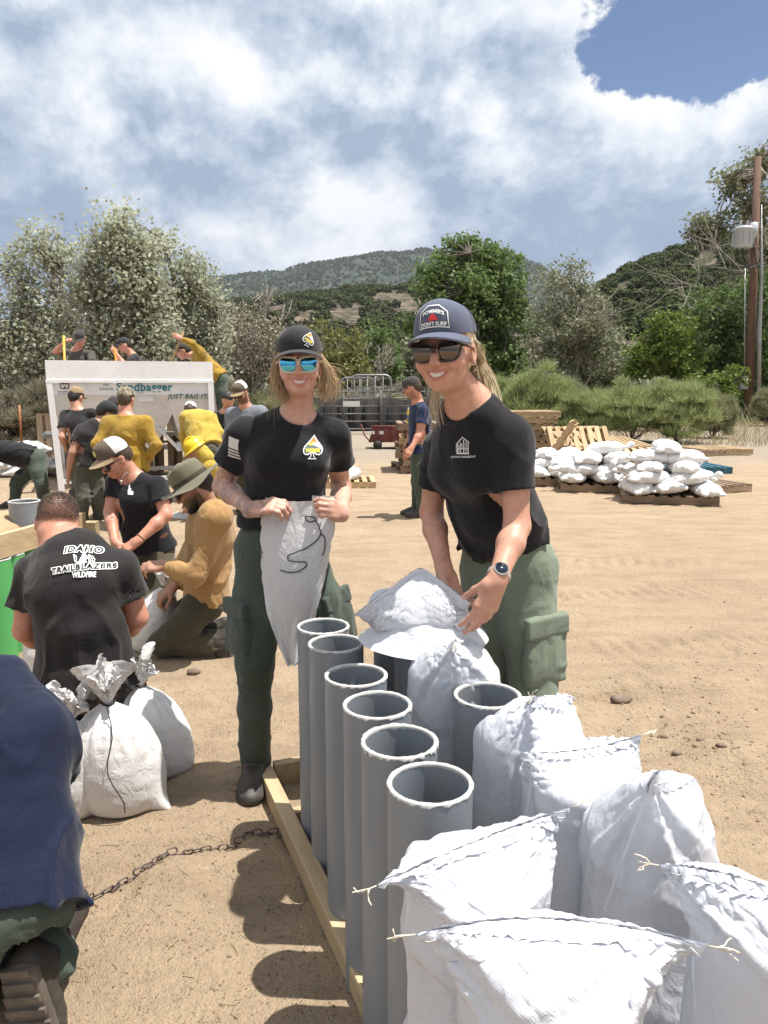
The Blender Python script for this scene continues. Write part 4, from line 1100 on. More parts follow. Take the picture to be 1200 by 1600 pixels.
# ================================================================= BOTTLES
def bottle(label, px, Y, z, mat, s=1.0):
    c = at(px, Y)+Vector((0, 0, z)); e = thing('bottle', label, 'bottle', c, 'bottles on the pallet stack')
    MB().lathe([(0.0, 0), (.032*s, 0), (.033*s, .13*s), (.03*s, .15*s), (.013*s, .19*s), (.012*s, .20*s), (0, .20*s)], 14, c).build('bottle_body', mat, e, True)
    MB().lathe([(0.0, .200*s), (.015*s, .2*s), (.015*s, .222*s), (0, .222*s)], 12, c).build('bottle_cap', M_CAPB if mat is M_CLEARB else M_SIGNW, e, True)
    MB().lathe([(.0337*s, .06*s), (.0338*s, .11*s)], 14, c).build('bottle_label', M_LABELB, e, True)
ZT = 7*.127
bottle('yellow drink bottle on the pallet stack', 638, 14.0, ZT, M_YELLOWD, 1.15)
bottle('clear water bottle next to the yellow one', 646.5, 14.0, ZT, M_CLEARB, 1.05); bottle('clear water bottle in the middle of the pallet stack', 651, 14.05, ZT, M_CLEARB, 1.1); bottle('clear water bottle nearest the man in navy', 659, 14.05, ZT, M_CLEARB, 1.25)

# ================================================================= FENCE, CHUTE, CART
def fence():
    Y = 24.5; xa, xb = at(478, Y).x, at(830, Y).x
    def panel(name, label, x0, x1, y0, y1):
        e = thing(name, label, 'fence', ((x0+x1)/2, (y0+y1)/2, 0), 'pipe rail panels along the yard')
        for z in (.18, .42, .66, .90, 1.14, 1.36): MB().tube([(x0, y0, z), (x1, y1, z)], .022, 6).build('rail', M_FENCE, e, True)
        n = 3
        for i in range(n):
            t = i/(n-1); MB().tube([(x0+(x1-x0)*t, y0+(y1-y0)*t, 0), (x0+(x1-x0)*t, y0+(y1-y0)*t, 1.40)], .026, 6).build('post', M_FENCE, e, True)
    xs = np.linspace(xa, xb, 4)
    names = ['pipe rail fence panel behind the left woman', 'pipe rail fence panel left of the pallet stack', 'pipe rail fence panel behind the woman in the navy cap']
    for i in range(3): panel('pipe_fence', names[i], xs[i]+.02, xs[i+1]-.02, Y+i*.3, Y+(i+1)*.3)
    e = thing('shade_screen', 'black screen cloth hung behind the pipe rails', 'screen', ((xa+xb)/2, Y+1.0, 0))
    n = 120; V = []; F = []
    for i in range(n+1):
        t = i/n; x = xa+(xb-xa)*t; y = Y+.75+t*.9+.03*math.sin(i*.9)+.02*math.sin(i*2.3)
        V += [(x, y, .06), (x, y, 1.12+.03*math.sin(i*.33)), (x, y+.012, .06), (x, y+.012, 1.12+.03*math.sin(i*.33))]
    for i in range(n): F += [(4*i, 4*i+4, 4*i+5, 4*i+1), (4*i+2, 4*i+3, 4*i+7, 4*i+6), (4*i+1, 4*i+5, 4*i+7, 4*i+3)]
    obj('cloth', mesh_py('cloth', V, F, M_DARKSCREEN, True), e)
    for t in (0, .33, .66, 1): MB().tube([(xa+(xb-xa)*t, Y+.78+t*.9+.1, 0), (xa+(xb-xa)*t, Y+.78+t*.9+.1, 1.2)], .03, 6).build('post', M_FENCE, e, True)
    s = P(549, 631, Y-.05); MB().box(s, (.53, .02, .17)).build('fence_sign', M_SIGNW); o = bpy.data.objects['fence_sign']; tag(o, 'small white sign wired to the pipe rails', 'sign')
    MB().tube([at(668, 23.5), at(668, 23.5)+Vector((0, 0, 1.55))], .07, 10).build('gate_post', M_BLACK, None, True); tag(bpy.data.objects['gate_post'], 'dark round gate post behind the man in navy', 'post')
fence()
def chute():
    Y = 28; e = thing('cattle_chute', 'galvanised tubular cattle chute standing behind the fence', 'chute', at(570, Y))
    for dy in (0, 1.2):
        def arch(x0, x1, y0, y1, nm='side_frame'):
            a, b_ = P(x0, y1, Y+dy), P(x1, y0, Y+dy); r = .18; z0 = 0
            pts = [(a.x, a.y, z0), (a.x, a.y, b_.z-r), (a.x+r*.4, a.y, b_.z-r*.3), (a.x+r, a.y, b_.z), (b_.x-r, a.y, b_.z), (b_.x-r*.4, a.y, b_.z-r*.3), (b_.x, a.y, b_.z-r), (b_.x, a.y, z0)]
            MB().tube(pts, .035, 6).build(nm, M_GALV, e, True)
            for k in range(1, 5):
                x = a.x+(b_.x-a.x)*k/5; MB().tube([(x, a.y, z0), (x, a.y, b_.z-.03)], .022, 6).build('upright', M_GALV, e, True)
            for k in range(3):
                z = b_.z-.12-k*.32; MB().tube([(a.x, a.y, z), (b_.x, a.y, z)], .024, 6).build('rail', M_GALV, e, True)
        arch(533, 585, 590, 640); arch(550, 611, 586, 640, 'rear_frame')
    for px, py in ((540, 592), (605, 589), (575, 588)):
        a = P(px, py, Y); MB().tube([a, a+Vector((0, 1.2, 0))], .025, 6).build('cross_bar', M_GALV, e, True)
    for px in (545, 590):
        MB().tube([P(px, 605, Y), P(px+14, 632, Y)], .025, 6).build('brace', M_GALV, e, True)
chute()
def feeder():
    c = G(607, 702); Y = c.y; e = thing('feed_cart', 'rusty red steel feed cart on small wheels', 'cart', c)
    a = P(576, 697, Y); b_ = P(640, 697, Y); z0 = .17; z1 = P(590, 667, Y).z; W = .75
    X0, X1 = a.x, b_.x+.25
    bot = [(X0+.0, Y, z0), (X1, Y, z0), (X1, Y+W, z0), (X0, Y+W, z0)]; top = [(X0+.10, Y+.02, z1), (X1-.05, Y+.02, z1), (X1-.05, Y+W-.02, z1), (X0+.10, Y+W-.02, z1)]
    MB().add(bot+top, [(3, 2, 1, 0), (4, 5, 6, 7), (0, 1, 5, 4), (1, 2, 6, 5), (2, 3, 7, 6), (3, 0, 4, 7)]).build('trough', M_RUSTR, e)
    for k in range(6):
        x = X0+.06+(X1-X0-.12)*k/5; MB().beam((x, Y-.025, z0+.02), (x+.06*(1-k/2.5), Y-.01, z1-.02), .035, .03).build('rib', M_RUSTR, e)
    MB().tube([(X0+.07, Y-.02, z1+.01), (X1-.04, Y-.02, z1+.01)], .025, 6).build('rim', M_RUSTR, e, True)
    for x in (X0+.22, X1-.22):
        for y in (Y-.06, Y+W+.06): MB().tube([(x, y-.03, .11), (x, y+.03, .11)], .11, 16).build('wheel', M_BLACK, e, True)
    for px in (582, 596): 
        p = P(px, 676, Y-.03); MB().box(p, (.10, .006, .08)).build('data_tag', M_SIGNW, e)
    MB().tube([(X0+.05, Y, z0), (X0-.1, Y-.05, .35), (X0-.18, Y-.05, .62)], .018, 6).build('drawbar', M_RUSTR, e, True)
feeder()

# ================================================================= UTILITY POLE
def pole():
    Y = 34; b_ = at(1169, Y); t = P(1184, 245, Y); e = thing('utility_pole', 'brown wooden utility pole with transformer at the right edge', 'pole', b_)
    ax = (t-b_).normalized()
    MB().tube([b_-Vector((0, 0, .3)), b_.lerp(t, .5), t], [.20, .17, .14], 14).build('shaft', M_POLE, e, True)
    c = P(1161, 372, Y-.45); M_TR = material('transformer_grey', (.40, .42, .44), .4, var=.15, vscale=2)
    tr = MB().lathe([(0, -.42), (.36, -.42), (.38, -.36), (.38, .30), (.40, .32), (.40, .38), (.30, .46), (0, .48)], 20, c).build('transformer', M_TR, e, True)
    for a in range(10):
        an = a*2*PI/10; MB().box(c+Vector((math.cos(an)*.41, math.sin(an)*.41, -.05)), (.07, .015, .5), Matrix.Rotation(an, 3, 'Z')).build('cooling_fin', M_TR, tr)
    for dx in (-.15, .15): MB().lathe([(.05, 0), (.08, .04), (.05, .08), (.08, .12), (.05, .16), (.07, .2), (.02, .26)], 10, c+Vector((dx, 0, .44))).build('bushing', M_CERAMIC, tr, True)
    c2 = P(1176, 360, Y-.4); MB().lathe([(0, -.3), (.2, -.3), (.2, .3), (0, .33)], 16, c2).build('cutout_can', M_TR, e, True)
    MB().beam(P(1170, 385, Y-.45), P(1184, 385, Y), .06, .08).build('bracket', M_GALV, e)
    m = P(1162, 598, Y-.25); mb = MB().box(m, (.34, .18, .55)); o = mb.build('meter_box', M_GALV, e); MB().lathe([(0, 0), (.11, 0), (.11, .08), (.05, .10), (0, .10)], 16, m+Vector((0, -.09, .08)), Matrix.Rotation(R(90), 3, 'X')).build('meter', M_CERAMIC, o, True)
    MB().tube([P(1164, 420, Y-.22), P(1163, 580, Y-.22)], .03, 8).build('conduit', M_GALV, e, True)
    MB().tube([P(1190, 320, Y-.35), P(1190, 440, Y-.35), P(1186, 520, Y-.35), at(1179, Y)+Vector((0, -.35, 0))], [.02, .06, .10, .10], 12).build('standpipe', M_GALV, e, True)
    for pts in ([(1151, 385), (1152, 400), (1158, 412), (1172, 420), (1184, 415)], [(1160, 388), (1162, 405), (1172, 415), (1183, 410)], [(1172, 340), (1176, 365), (1180, 400), (1185, 420), (1186, 440)]):
        MB().tube([P(x, y, Y-.5) for x, y in pts], .025, 6).build('cable', M_CABLE, e, True)
    for py, px2, py2, nm in ((292, 1300, 285, 'wire'), (418, 1300, 404, 'wire'), (405, 1300, 398, 'wire')):
        MB().tube([P(1183, py, Y), P(1240, py-1, Y-1), P(px2, py2, Y-2)], .014, 5).build(nm, M_CABLE, e, True)
    MB().tube([P(1172, 415, Y), P(1100, 428, Y+4), P(1000, 438, Y+9)], .010, 5).build('wire', M_CABLE, e, True)
    MB().beam(P(1172, 418, Y-.25), P(1196, 410, Y-.25), .05, .07).build('cross_bracket', M_GALV, e)
pole()

# ================================================================= SHOVEL standing in the sand heap
def shovel(label, a, b_, mat, r=.016, blade=True):
    a, b_ = Vector(a), Vector(b_); e = thing('shovel', label, 'shovel', b_)
    MB().tube([a, a.lerp(b_, .5), b_], r, 8).build('handle', mat, e, True)
    if blade:
        d = (b_-a).normalized(); s_ = d.cross(Vector((0, 1, 0))).normalized(); n = d.cross(s_)
        V = []; F = []
        prof = [(0, .03), (.05, .10), (.16, .11), (.24, .07), (.28, .005)]
        for t, w in prof:
            for u in (-1, -.5, 0, .5, 1): V.append(b_+d*t+s_*w*u+n*(.03*(u*u)-.01)); 
        for t, w in prof:
            for u in (-1, -.5, 0, .5, 1): V.append(b_+d*t+s_*w*u+n*(.03*(u*u)-.014))
        k = len(prof)*5
        for i in range(len(prof)-1):
            for j in range(4):
                q0 = i*5+j; F += [(q0, q0+1, q0+6, q0+5), (k+q0, k+q0+5, k+q0+6, k+q0+1)]
        obj('blade', mesh_py('blade', V, F, M_GALV, True), e)
shovel('long handled shovel stuck upright in the sandbags left of the hopper', P(30, 633, 12.6), P(34, 690, 12.6), material('brown_handle', (.35, .14, .05), .5), .018)
# ================================================================= PEOPLE: MATERIALS
def fabric(name, col, var=.25, rough=.85, weave=900, wr=.5, wscale=9, dust=None, sheen=.15, pattern=None):
    m = bpy.data.materials.new(name); m.use_nodes = True; q = NT(m.node_tree); b = q.n['Principled BSDF']
    tc = q.new('ShaderNodeTexCoord'); ob = tc.outputs['Object']
    n = q.noise(ob, 5, 5, .6); c = q.mix(q.maprange(n, .3, .7), col, tuple(x*(1-var) for x in col))
    if dust is not None: c = q.mix(q.maprange(q.noise(ob, 3.2, 5, .65), .50, .78, 0, .55), c, dust)
    if pattern is not None:
        pn = q.noise(ob, 16, 2, .5, .6); c = q.mix(q.maprange(pn, .52, .55), c, pattern[0]); pn2 = q.noise(q.mapping(ob, loc=(4, 2, 7)), 20, 2, .5, .6); c = q.mix(q.maprange(pn2, .58, .60), c, pattern[1])
    q.set(b.inputs['Base Color'], c); b.inputs['Roughness'].default_value = rough; b.inputs['Specular IOR Level'].default_value = .2
    b.inputs['Sheen Weight'].default_value = sheen; b.inputs['Sheen Roughness'].default_value = .5
    cr = q.noise(q.mapping(ob, scale=(1, 1, .6)), wscale, 4, .55, 1.0)
    h = q.math('ADD', cr, q.math('MULTIPLY', q.noise(ob, weave*.35, 2, .5), .02))
    bn = q.new('ShaderNodeBump'); bn.inputs['Strength'].default_value = wr; bn.inputs['Distance'].default_value = .03
    q.set(bn.inputs['Height'], h); q.l.new(bn.outputs[0], b.inputs['Normal'])
    return m
def skin(name, col, tattoo=False):
    m = bpy.data.materials.new(name); m.use_nodes = True; q = NT(m.node_tree); b = q.n['Principled BSDF']
    g = q.new('ShaderNodeNewGeometry'); pos = g.outputs['Position']
    n = q.noise(pos, 38, 4, .6); n2 = q.noise(pos, 260, 2, .6)
    c = q.mix(q.maprange(n, .3, .7), col, (col[0]*.86, col[1]*.72, col[2]*.68)); c = q.mix(q.maprange(q.noise(pos, 420, 3, .6), .55, .75, 0, .35), c, (col[0]*.7, col[1]*.55, col[2]*.48))
    at_ = q.new('ShaderNodeAttribute', attribute_name='lip'); c = q.mix(q.math('MULTIPLY', at_.outputs['Fac'], .75), c, (col[0]*.72, col[1]*.38, col[2]*.42))
    ab = q.new('ShaderNodeAttribute', attribute_name='stubble'); c = q.mix(q.math('MULTIPLY', ab.outputs['Fac'], .8), c, (.05, .032, .022))
    if tattoo:
        tt = q.new('ShaderNodeAttribute', attribute_name='ink'); w = q.noise(pos, 26, 3, .6, 2.4)
        v = q.math('MULTIPLY', tt.outputs['Fac'], q.maprange(w, .46, .60, 0.12, .62)); c = q.mix(v, c, (.10, .105, .12))
    q.set(b.inputs['Base Color'], c); b.inputs['Roughness'].default_value = .48; b.inputs['Specular IOR Level'].default_value = .45
    b.inputs['Subsurface Weight'].default_value = .12; b.inputs['Subsurface Radius'].default_value = (.012, .004, .002); b.inputs['Subsurface Scale'].default_value = 1.0
    bn = q.new('ShaderNodeBump'); bn.inputs['Strength'].default_value = .12; bn.inputs['Distance'].default_value = .002
    q.set(bn.inputs['Height'], n2); q.l.new(bn.outputs[0], b.inputs['Normal'])
    return m
SK = {'fair': skin('fair_skin', (.62, .385, .295), True), 'tan': skin('tanned_skin', (.56, .325, .235)), 'ruddy': skin('sunburnt_skin', (.55, .28, .195)), 'brown': skin('brown_skin', (.42, .24, .165))}
FB = {
 'black': fabric('black_cotton', (.014, .014, .018), .35, .88, wr=.35, wscale=7), 'washed': fabric('washed_black_cotton', (.026, .024, .024), .35, .9, wr=.45, wscale=7),
 'char': fabric('charcoal_cotton', (.034, .033, .034), .3, .9), 'grey': fabric('grey_cotton', (.095, .085, .08), .25, .9),
 'navy': fabric('navy_cotton', (.018, .030, .082), .25, .85), 'deepnavy': fabric('deep_navy_jersey', (.005, .010, .032), .25, .8, wr=.35),
 'yellow': fabric('mustard_fire_shirt', (.36, .225, .030), .3, .85, wr=1.0, wscale=8, dust=(.20, .14, .06)), 'lemon': fabric('bright_yellow_shirt', (.52, .38, .07), .25, .85, wr=1.0, wscale=8),
 'tan': fabric('tan_pullover', (.40, .24, .10), .25, .9, wr=.9, wscale=8), 'bluegrey': fabric('grey_work_shirt', (.20, .22, .25), .2, .9),
 'green': fabric('dark_green_trousers', (.070, .092, .072), .30, .9, wr=.5, wscale=7), 'sage': fabric('sage_green_trousers', (.185, .225, .165), .25, .9, wr=.5, wscale=7),
 'olive': fabric('olive_trousers', (.066, .062, .040), .3, .88, wr=.55, dust=(.15, .11, .07)), 'khaki': fabric('grey_green_trousers', (.095, .098, .076), .25, .9, dust=(.2, .15, .1)),
 'camo': fabric('dark_patterned_trousers', (.045, .042, .040), .3, .9, pattern=((.20, .085, .05), (.085, .09, .09))),
 'hatolive': fabric('olive_sun_hat', (.17, .155, .105), .2, .9, wr=.3), 'capblack': fabric('black_cap_twill', (.030, .030, .034), .15, .8, wr=.06), 'capnavy': fabric('slate_blue_cap', (.090, .105, .155), .12, .8, wr=.06),
 'capmesh': fabric('dark_blue_cap_mesh', (.035, .042, .080), .2, .8, wr=.06), 'captan': fabric('tan_cap', (.30, .22, .13), .2, .9, wr=.1), 'capwhite': fabric('white_cap_mesh', (.62, .60, .60), .1, .9, wr=.1),
 'capbrown': fabric('brown_cap', (.115, .088, .066), .2, .9, wr=.1), 'capgrey': fabric('dark_grey_cap', (.055, .05, .05), .2, .9, wr=.1), 'camohat': fabric('camo_cap', (.26, .22, .16), .3, .9, pattern=((.14, .11, .07), (.36, .32, .25))),
 'belt': material('dark_belt', (.045, .032, .03), .55, var=.2, vscale=30), 'beltbr': material('brown_leather_belt', (.14, .055, .03), .5, var=.3, vscale=20)}
M_BOOT = material('black_boot_leather', (.026, .024, .022), .62, col2=(.070, .058, .046), var=.4, vscale=14, bump=.3, bscale=60, bdist=.004)
M_SOLE = material('dusty_boot_sole', (.15, .125, .10), .85, var=.4, vscale=16)
M_HARD = material('yellow_hard_hat', (.72, .50, .02), .35)
M_TEETH = material('teeth', (.60, .56, .51), .3)
M_MOUTH = material('inner_mouth', (.12, .03, .03), .6)
M_EYE = material('eye', (.03, .02, .02), .2)
M_HAIRBR = material('brown_hair', (.075, .045, .028), .6, var=.5, vscale=60, bump=.6, bscale=220, bdist=.004)
M_HAIRDK = material('dark_hair', (.022, .016, .013), .6, var=.5, vscale=60, bump=.6, bscale=220, bdist=.004)
M_HAIRGB = material('cropped_greying_hair', (.110, .075, .055), .7, var=.6, vscale=90)
M_HAIRSB = material('strawberry_blonde_hair', (.66, .48, .28), .42, var=.45, vscale=40)
M_HAIRBL = material('pale_blonde_hair', (.80, .67, .45), .42, var=.4, vscale=40)
M_WHT = material('white_print', (.80, .80, .79), .6)
M_WHT2 = material('faded_white_print', (.62, .62, .60), .7)
M_METAL = material('silver_metal', (.62, .60, .58), .25, 1.0)

# ================================================================= PEOPLE: BODY KIT
def hand(s, w, d, n, right, curl, sc=1.0, spread=1.0, thumb=(.5, .3), k=.006):
    """palm + five jointed fingers; d = wrist-to-knuckle direction, n = the way the palm faces"""
    d = Vector(d).normalized(); n = Vector(n); n = (n-d*n.dot(d)).normalized(); lat = d.cross(n)*(1 if right else -1); w = Vector(w)
    Pt = lambda a, b_, c: w+(d*a+lat*b_+n*c)*sc
    s.econe(Pt(-.02, 0, 0), Pt(.02, 0, 0), lat, (.027*sc, .020*sc), (.030*sc, .019*sc), .02)
    s.econe(Pt(.015, .002, 0), Pt(.082, .001, 0), lat, (.032*sc, .0165*sc), (.040*sc, .0125*sc), .018)
    s.cap(Pt(.03, -.026, .006), Pt(.07, -.027, .004), .012*sc, .010*sc, .012)
    L = [(.042, .026, .021), (.046, .030, .022), (.042, .027, .021), (.033, .020, .019)]; X = [.029, .0095, -.0100, -.0285]; Y0 = [.084, .088, .084, .076]
    for i in range(4):
        c = curl[i+1]; a = R(72)*c; p = Pt(Y0[i], X[i], 0); fan = (1.5-i)*.07*spread*(1-c*.7); r = (.0092, .0088, .0080, .0072) if i < 3 else (.0082, .0078, .0072, .0066)
        s.cap(Pt(.05, X[i]*.85, 0), p, .0095*sc, r[0]*1.12*sc, .010)
        ang = a
        for j in range(3):
            dd = (d*math.cos(ang)+n*math.sin(ang)+lat*fan).normalized(); p2 = p+dd*L[i][j]*sc
            s.cap(p, p2, r[j]*sc, r[j+1]*sc, k if j else .008); p = p2; ang += R(90)*c if j == 0 else R(50)*c
    a, b_ = thumb
    p0 = Pt(.022, .024, .006); d1 = (d*.72+lat*(.72*a+.25)+n*(.35+.5*b_)).normalized(); p1 = p0+d1*.040*sc
    d2 = (d*.9+lat*(.35*a)+n*(.25+.7*b_)).normalized(); p2 = p1+d2*.033*sc; d3 = (d2+n*.5*b_-lat*.3*b_).normalized(); p3 = p2+d3*.026*sc
    s.cap(p0, p1, .0175*sc, .0125*sc, .014); s.cap(p1, p2, .0115*sc, .0100*sc, .006); s.cap(p2, p3, .0100*sc, .0078*sc, .004)

def MOUTH(smile): return (.0300, -.0600, .0095) if smile else (.024, -.0600, 0.0)
def head(s, c, Hm, sc=1.0, fem=False, smile=False, ears=True, full=True):
    Hm = np.array(Hm, np.float32); c = np.array(c, np.float32)
    W = lambda x, y, z: c+Hm @ (np.array([x, y, z], np.float32)*sc)
    E = lambda x, y, z, r, k=.02, sub=False: s.ell(W(x, y, z), np.array(r)*sc, Hm, k*sc, sub)
    Cp = lambda a, b_, r0, r1, k=.015, sub=False: s.cap(W(*a), W(*b_), r0*sc, r1*sc, k*sc, sub)
    jw = .92 if fem else 1.0
    E(0, -.014, .030, (.075, .095, .085)); E(0, .018, -.018, (.066*jw, .074, .080), .03)
    E(0, .034, -.063, (.050*jw, .050, .042), .03); E(0, .071, -.089, (.020*jw, .018, .015), .026)
    if not full:
        Cp((0, .092, .020), (0, .112, -.024), .009, .012)
        if ears:
            for sx in (-1, 1): E(sx*.076, -.012, -.006, (.011, .020, .031), .008)
        return W
    for sx in (-1, 1):
        E(sx*.041*jw, .058, -.024, (.026, .024, .022), .03)                       # cheek bones
        if smile: E(sx*.037, .067, -.038, (.017, .016, .014), .022)               # raised cheeks
        E(sx*.034, .085, .005, (.017, .012, .011), .014, True)                    # eye sockets
        E(sx*.033, .072, .004, (.0135, .0125, .0115), .006)
        Cp((sx*.012, .088, .022), (sx*.044, .074, .025), .0085, .0065, .014)      # brow ridge
        E(sx*.0115, .0985, -.033, (.0078, .010, .0072), .007)                     # nostril wings
        if ears:
            E(sx*.0755, -.010, -.008, (.0085, .019, .030), .008); E(sx*.083, -.004, -.006, (.0045, .0095, .017), .006, True); E(sx*.077, -.004, -.034, (.006, .008, .009), .006)
    Cp((0, .086, .016), (0, .103, -.016), .0072, .0085, .014); Cp((0, .103, -.016), (0, .109, -.029), .0085, .0100, .010)
    mw, mz, up = MOUTH(smile); n = 8
    f = lambda x, dz: (x*mw, .0900-.017*x*x, mz+dz+up*x*x)
    for i in range(n):
        x0, x1 = -1+2*i/n, -1+2*(i+1)/n; b0, b1 = 1-x0*x0, 1-x1*x1
        Cp(f(x0, .0055*b0**.5), f(x1, .0055*b1**.5), .0030+.0020*b0, .0030+.0020*b1, .008)
        Cp(f(x0, -.0115*b0**.6), f(x1, -.0115*b1**.6), .0032+.0030*b0, .0032+.0030*b1, .008)
    if smile:
        for i in range(n):
            x0, x1 = -1+2*i/n, -1+2*(i+1)/n; b0, b1 = 1-x0*x0, 1-x1*x1
            Cp((x0*mw*.94, .1010-.0165*x0*x0, mz-.0030*b0+up*x0*x0), (x1*mw*.94, .1010-.0165*x1*x1, mz-.0030*b1+up*x1*x1), .0018+.0052*b0**.7, .0018+.0052*b1**.7, .0015, True)
        for sx in (-1, 1): Cp((sx*.021, .095, -.034), (sx*.042, .076, -.060), .0020, .0024, .012, True)
    return W

def lips_attr(o, c, Hm, sc, smile, stub=0.0):
    V = o_np[o.name][0]; q = ((V-np.array(c, np.float32)) @ np.array(Hm, np.float32))/sc
    mw, mz, up = MOUTH(smile); x = q[:, 0]/mw; zz = q[:, 2]-mz-up*x*x; b_ = np.maximum(1.08-x*x, 0)
    m = (q[:, 1] > .055) & (np.abs(x) < 1.05)
    lip = np.where(m, np.clip((.0105*b_**.5+.0015-np.maximum(zz, -zz*.62))*380, 0, 1), 0)
    cheek = .28*np.exp(-(((np.abs(q[:, 0])-.042)/.020)**2+((q[:, 2]+.030)/.02)**2))*(q[:, 1] > .03)+.25*np.exp(-((q[:, 0]/.013)**2+((q[:, 2]+.027)/.016)**2))*(q[:, 1] > .08)
    add_float_attr(o.data, 'lip', np.clip(lip+cheek, 0, 1))
    if stub:
        st = np.clip((-.018-q[:, 2]-.35*np.clip(q[:, 1]-.02, -.05, .2)*.2)*40, 0, 1)*(q[:, 1] > -.015)*(q[:, 2] > -.125)*np.clip((np.abs(q[:, 0])-.012)*60+(q[:, 2] < -.04)*2, 0, 1)
        add_float_attr(o.data, 'stubble', st*stub)

def local_mesh(name, V, F, c, Hm, sc, mat, parent, smooth=True):
    Hm = np.array(Hm, np.float32); W = np.asarray(V, np.float32)*sc @ Hm.T+np.array(c, np.float32)
    if isinstance(F, np.ndarray): o = obj(name, mesh_np(name, W, F, mat, smooth), parent); o_np[o.name] = (W, F)
    else: o = obj(name, mesh_py(name, W, F, mat, smooth), parent)
    return o
def grid_faces(nu, nv, wrap=False):
    I = np.arange(nu*nv).reshape(nu, nv); J = np.concatenate([I, I[:1]], 0) if wrap else I
    return np.stack([J[:-1, :-1], J[1:, :-1], J[1:, 1:], J[:-1, 1:]], -1).reshape(-1, 4)
def cap_hat(parent, c, Hm, sc, front, back=None, brim=None, name='cap', backwards=False, tall=.0, tilt=0.0, button=True, n=72):
    """baseball cap: crown in panels, curved brim, adjuster; in the head's frame"""
    back = back or front; brim = brim or front
    Hm2 = Matrix(Hm) @ Matrix.Rotation(PI if backwards else 0, 3, 'Z') @ Matrix.Rotation(tilt, 3, 'X')
    e = bpy.data.objects.new(name, None); link(e); e.parent = parent; e.matrix_parent_inverse = root_world(parent).inverted()
    nv = 18; th = np.linspace(0, 2*PI, n, endpoint=False); ph = np.linspace(0, 1, nv)
    T, Ph = np.meshgrid(th, ph, indexing='ij'); f = np.clip(np.cos(T-PI/2), 0, 1)   # 1 at the front
    rx, ry = .0835, .1025; z0 = .047-.024*(np.sin(T) < 0)*np.abs(np.sin(T)); H = .079+tall*f
    a = Ph*PI/2; rad = np.cos(a)**(.62-.16*f); zz = np.sin(a)**(1.0)
    x = rx*rad*np.cos(T); y = ry*rad*np.sin(T)-.010+.012*f*np.sin(a)*np.cos(a); z = z0+zz*(H-(z0-.047))
    seam = np.minimum.reduce([np.abs(((T-t+PI) % (2*PI))-PI) for t in (PI/2, PI/6, 5*PI/6, -PI/6, -5*PI/6, -PI/2)])
    g = 1-.010*np.exp(-(seam/.035)**2)*(Ph < .97); x, y = x*g, y*g
    Vc = np.stack([x, y, z], -1).reshape(-1, 3); F = grid_faces(n, nv, True)
    fm = (np.sin(th) > -.05+.3)
    fi = np.repeat(fm, nv-1)
    cf = local_mesh('crown_front', Vc, F[fi], c, Hm2, sc, front, e); cb = local_mesh('crown_back', Vc, F[~fi], c, Hm2, sc, back, e)
    # brim
    nu, nw = 33, 8; U, Wv = np.meshgrid(np.linspace(-1, 1, nu), np.linspace(0, 1, nw), indexing='ij')
    ang = PI/2-U*1.12; bx = rx*1.01*np.cos(ang); by = ry*1.01*np.sin(ang)-.010; Lb = .070*np.sqrt(np.clip(1-np.abs(U)**2.6, 0, 1))
    ox = bx+Wv*U*.006; oy = by+Wv*Lb; oz = .0525-.019*U*U*(1+.30*Wv)-.006*Wv-.004*Wv*Wv
    top = np.stack([ox, oy, oz+.002], -1).reshape(-1, 3); bot = np.stack([ox, oy, oz-.002], -1).reshape(-1, 3)
    Fb = grid_faces(nu, nw); nb = nu*nw; edge = [(i*nw+nw-1, (i+1)*nw+nw-1, nb+(i+1)*nw+nw-1, nb+i*nw+nw-1) for i in range(nu-1)]
    Fa = np.concatenate([Fb[:, ::-1], Fb+nb, np.array(edge)]); br = local_mesh('brim', np.concatenate([top, bot]), Fa, c, Hm2, sc, brim, e)
    if button: 
        mb = MB().lathe([(0, .008), (.006, .007), (.009, .002), (.009, -.002)], 12, (0, -.010, .126)); local_mesh('button', mb.V, mb.F, c, Hm2, sc, back, e)
    return e, cf, Hm2
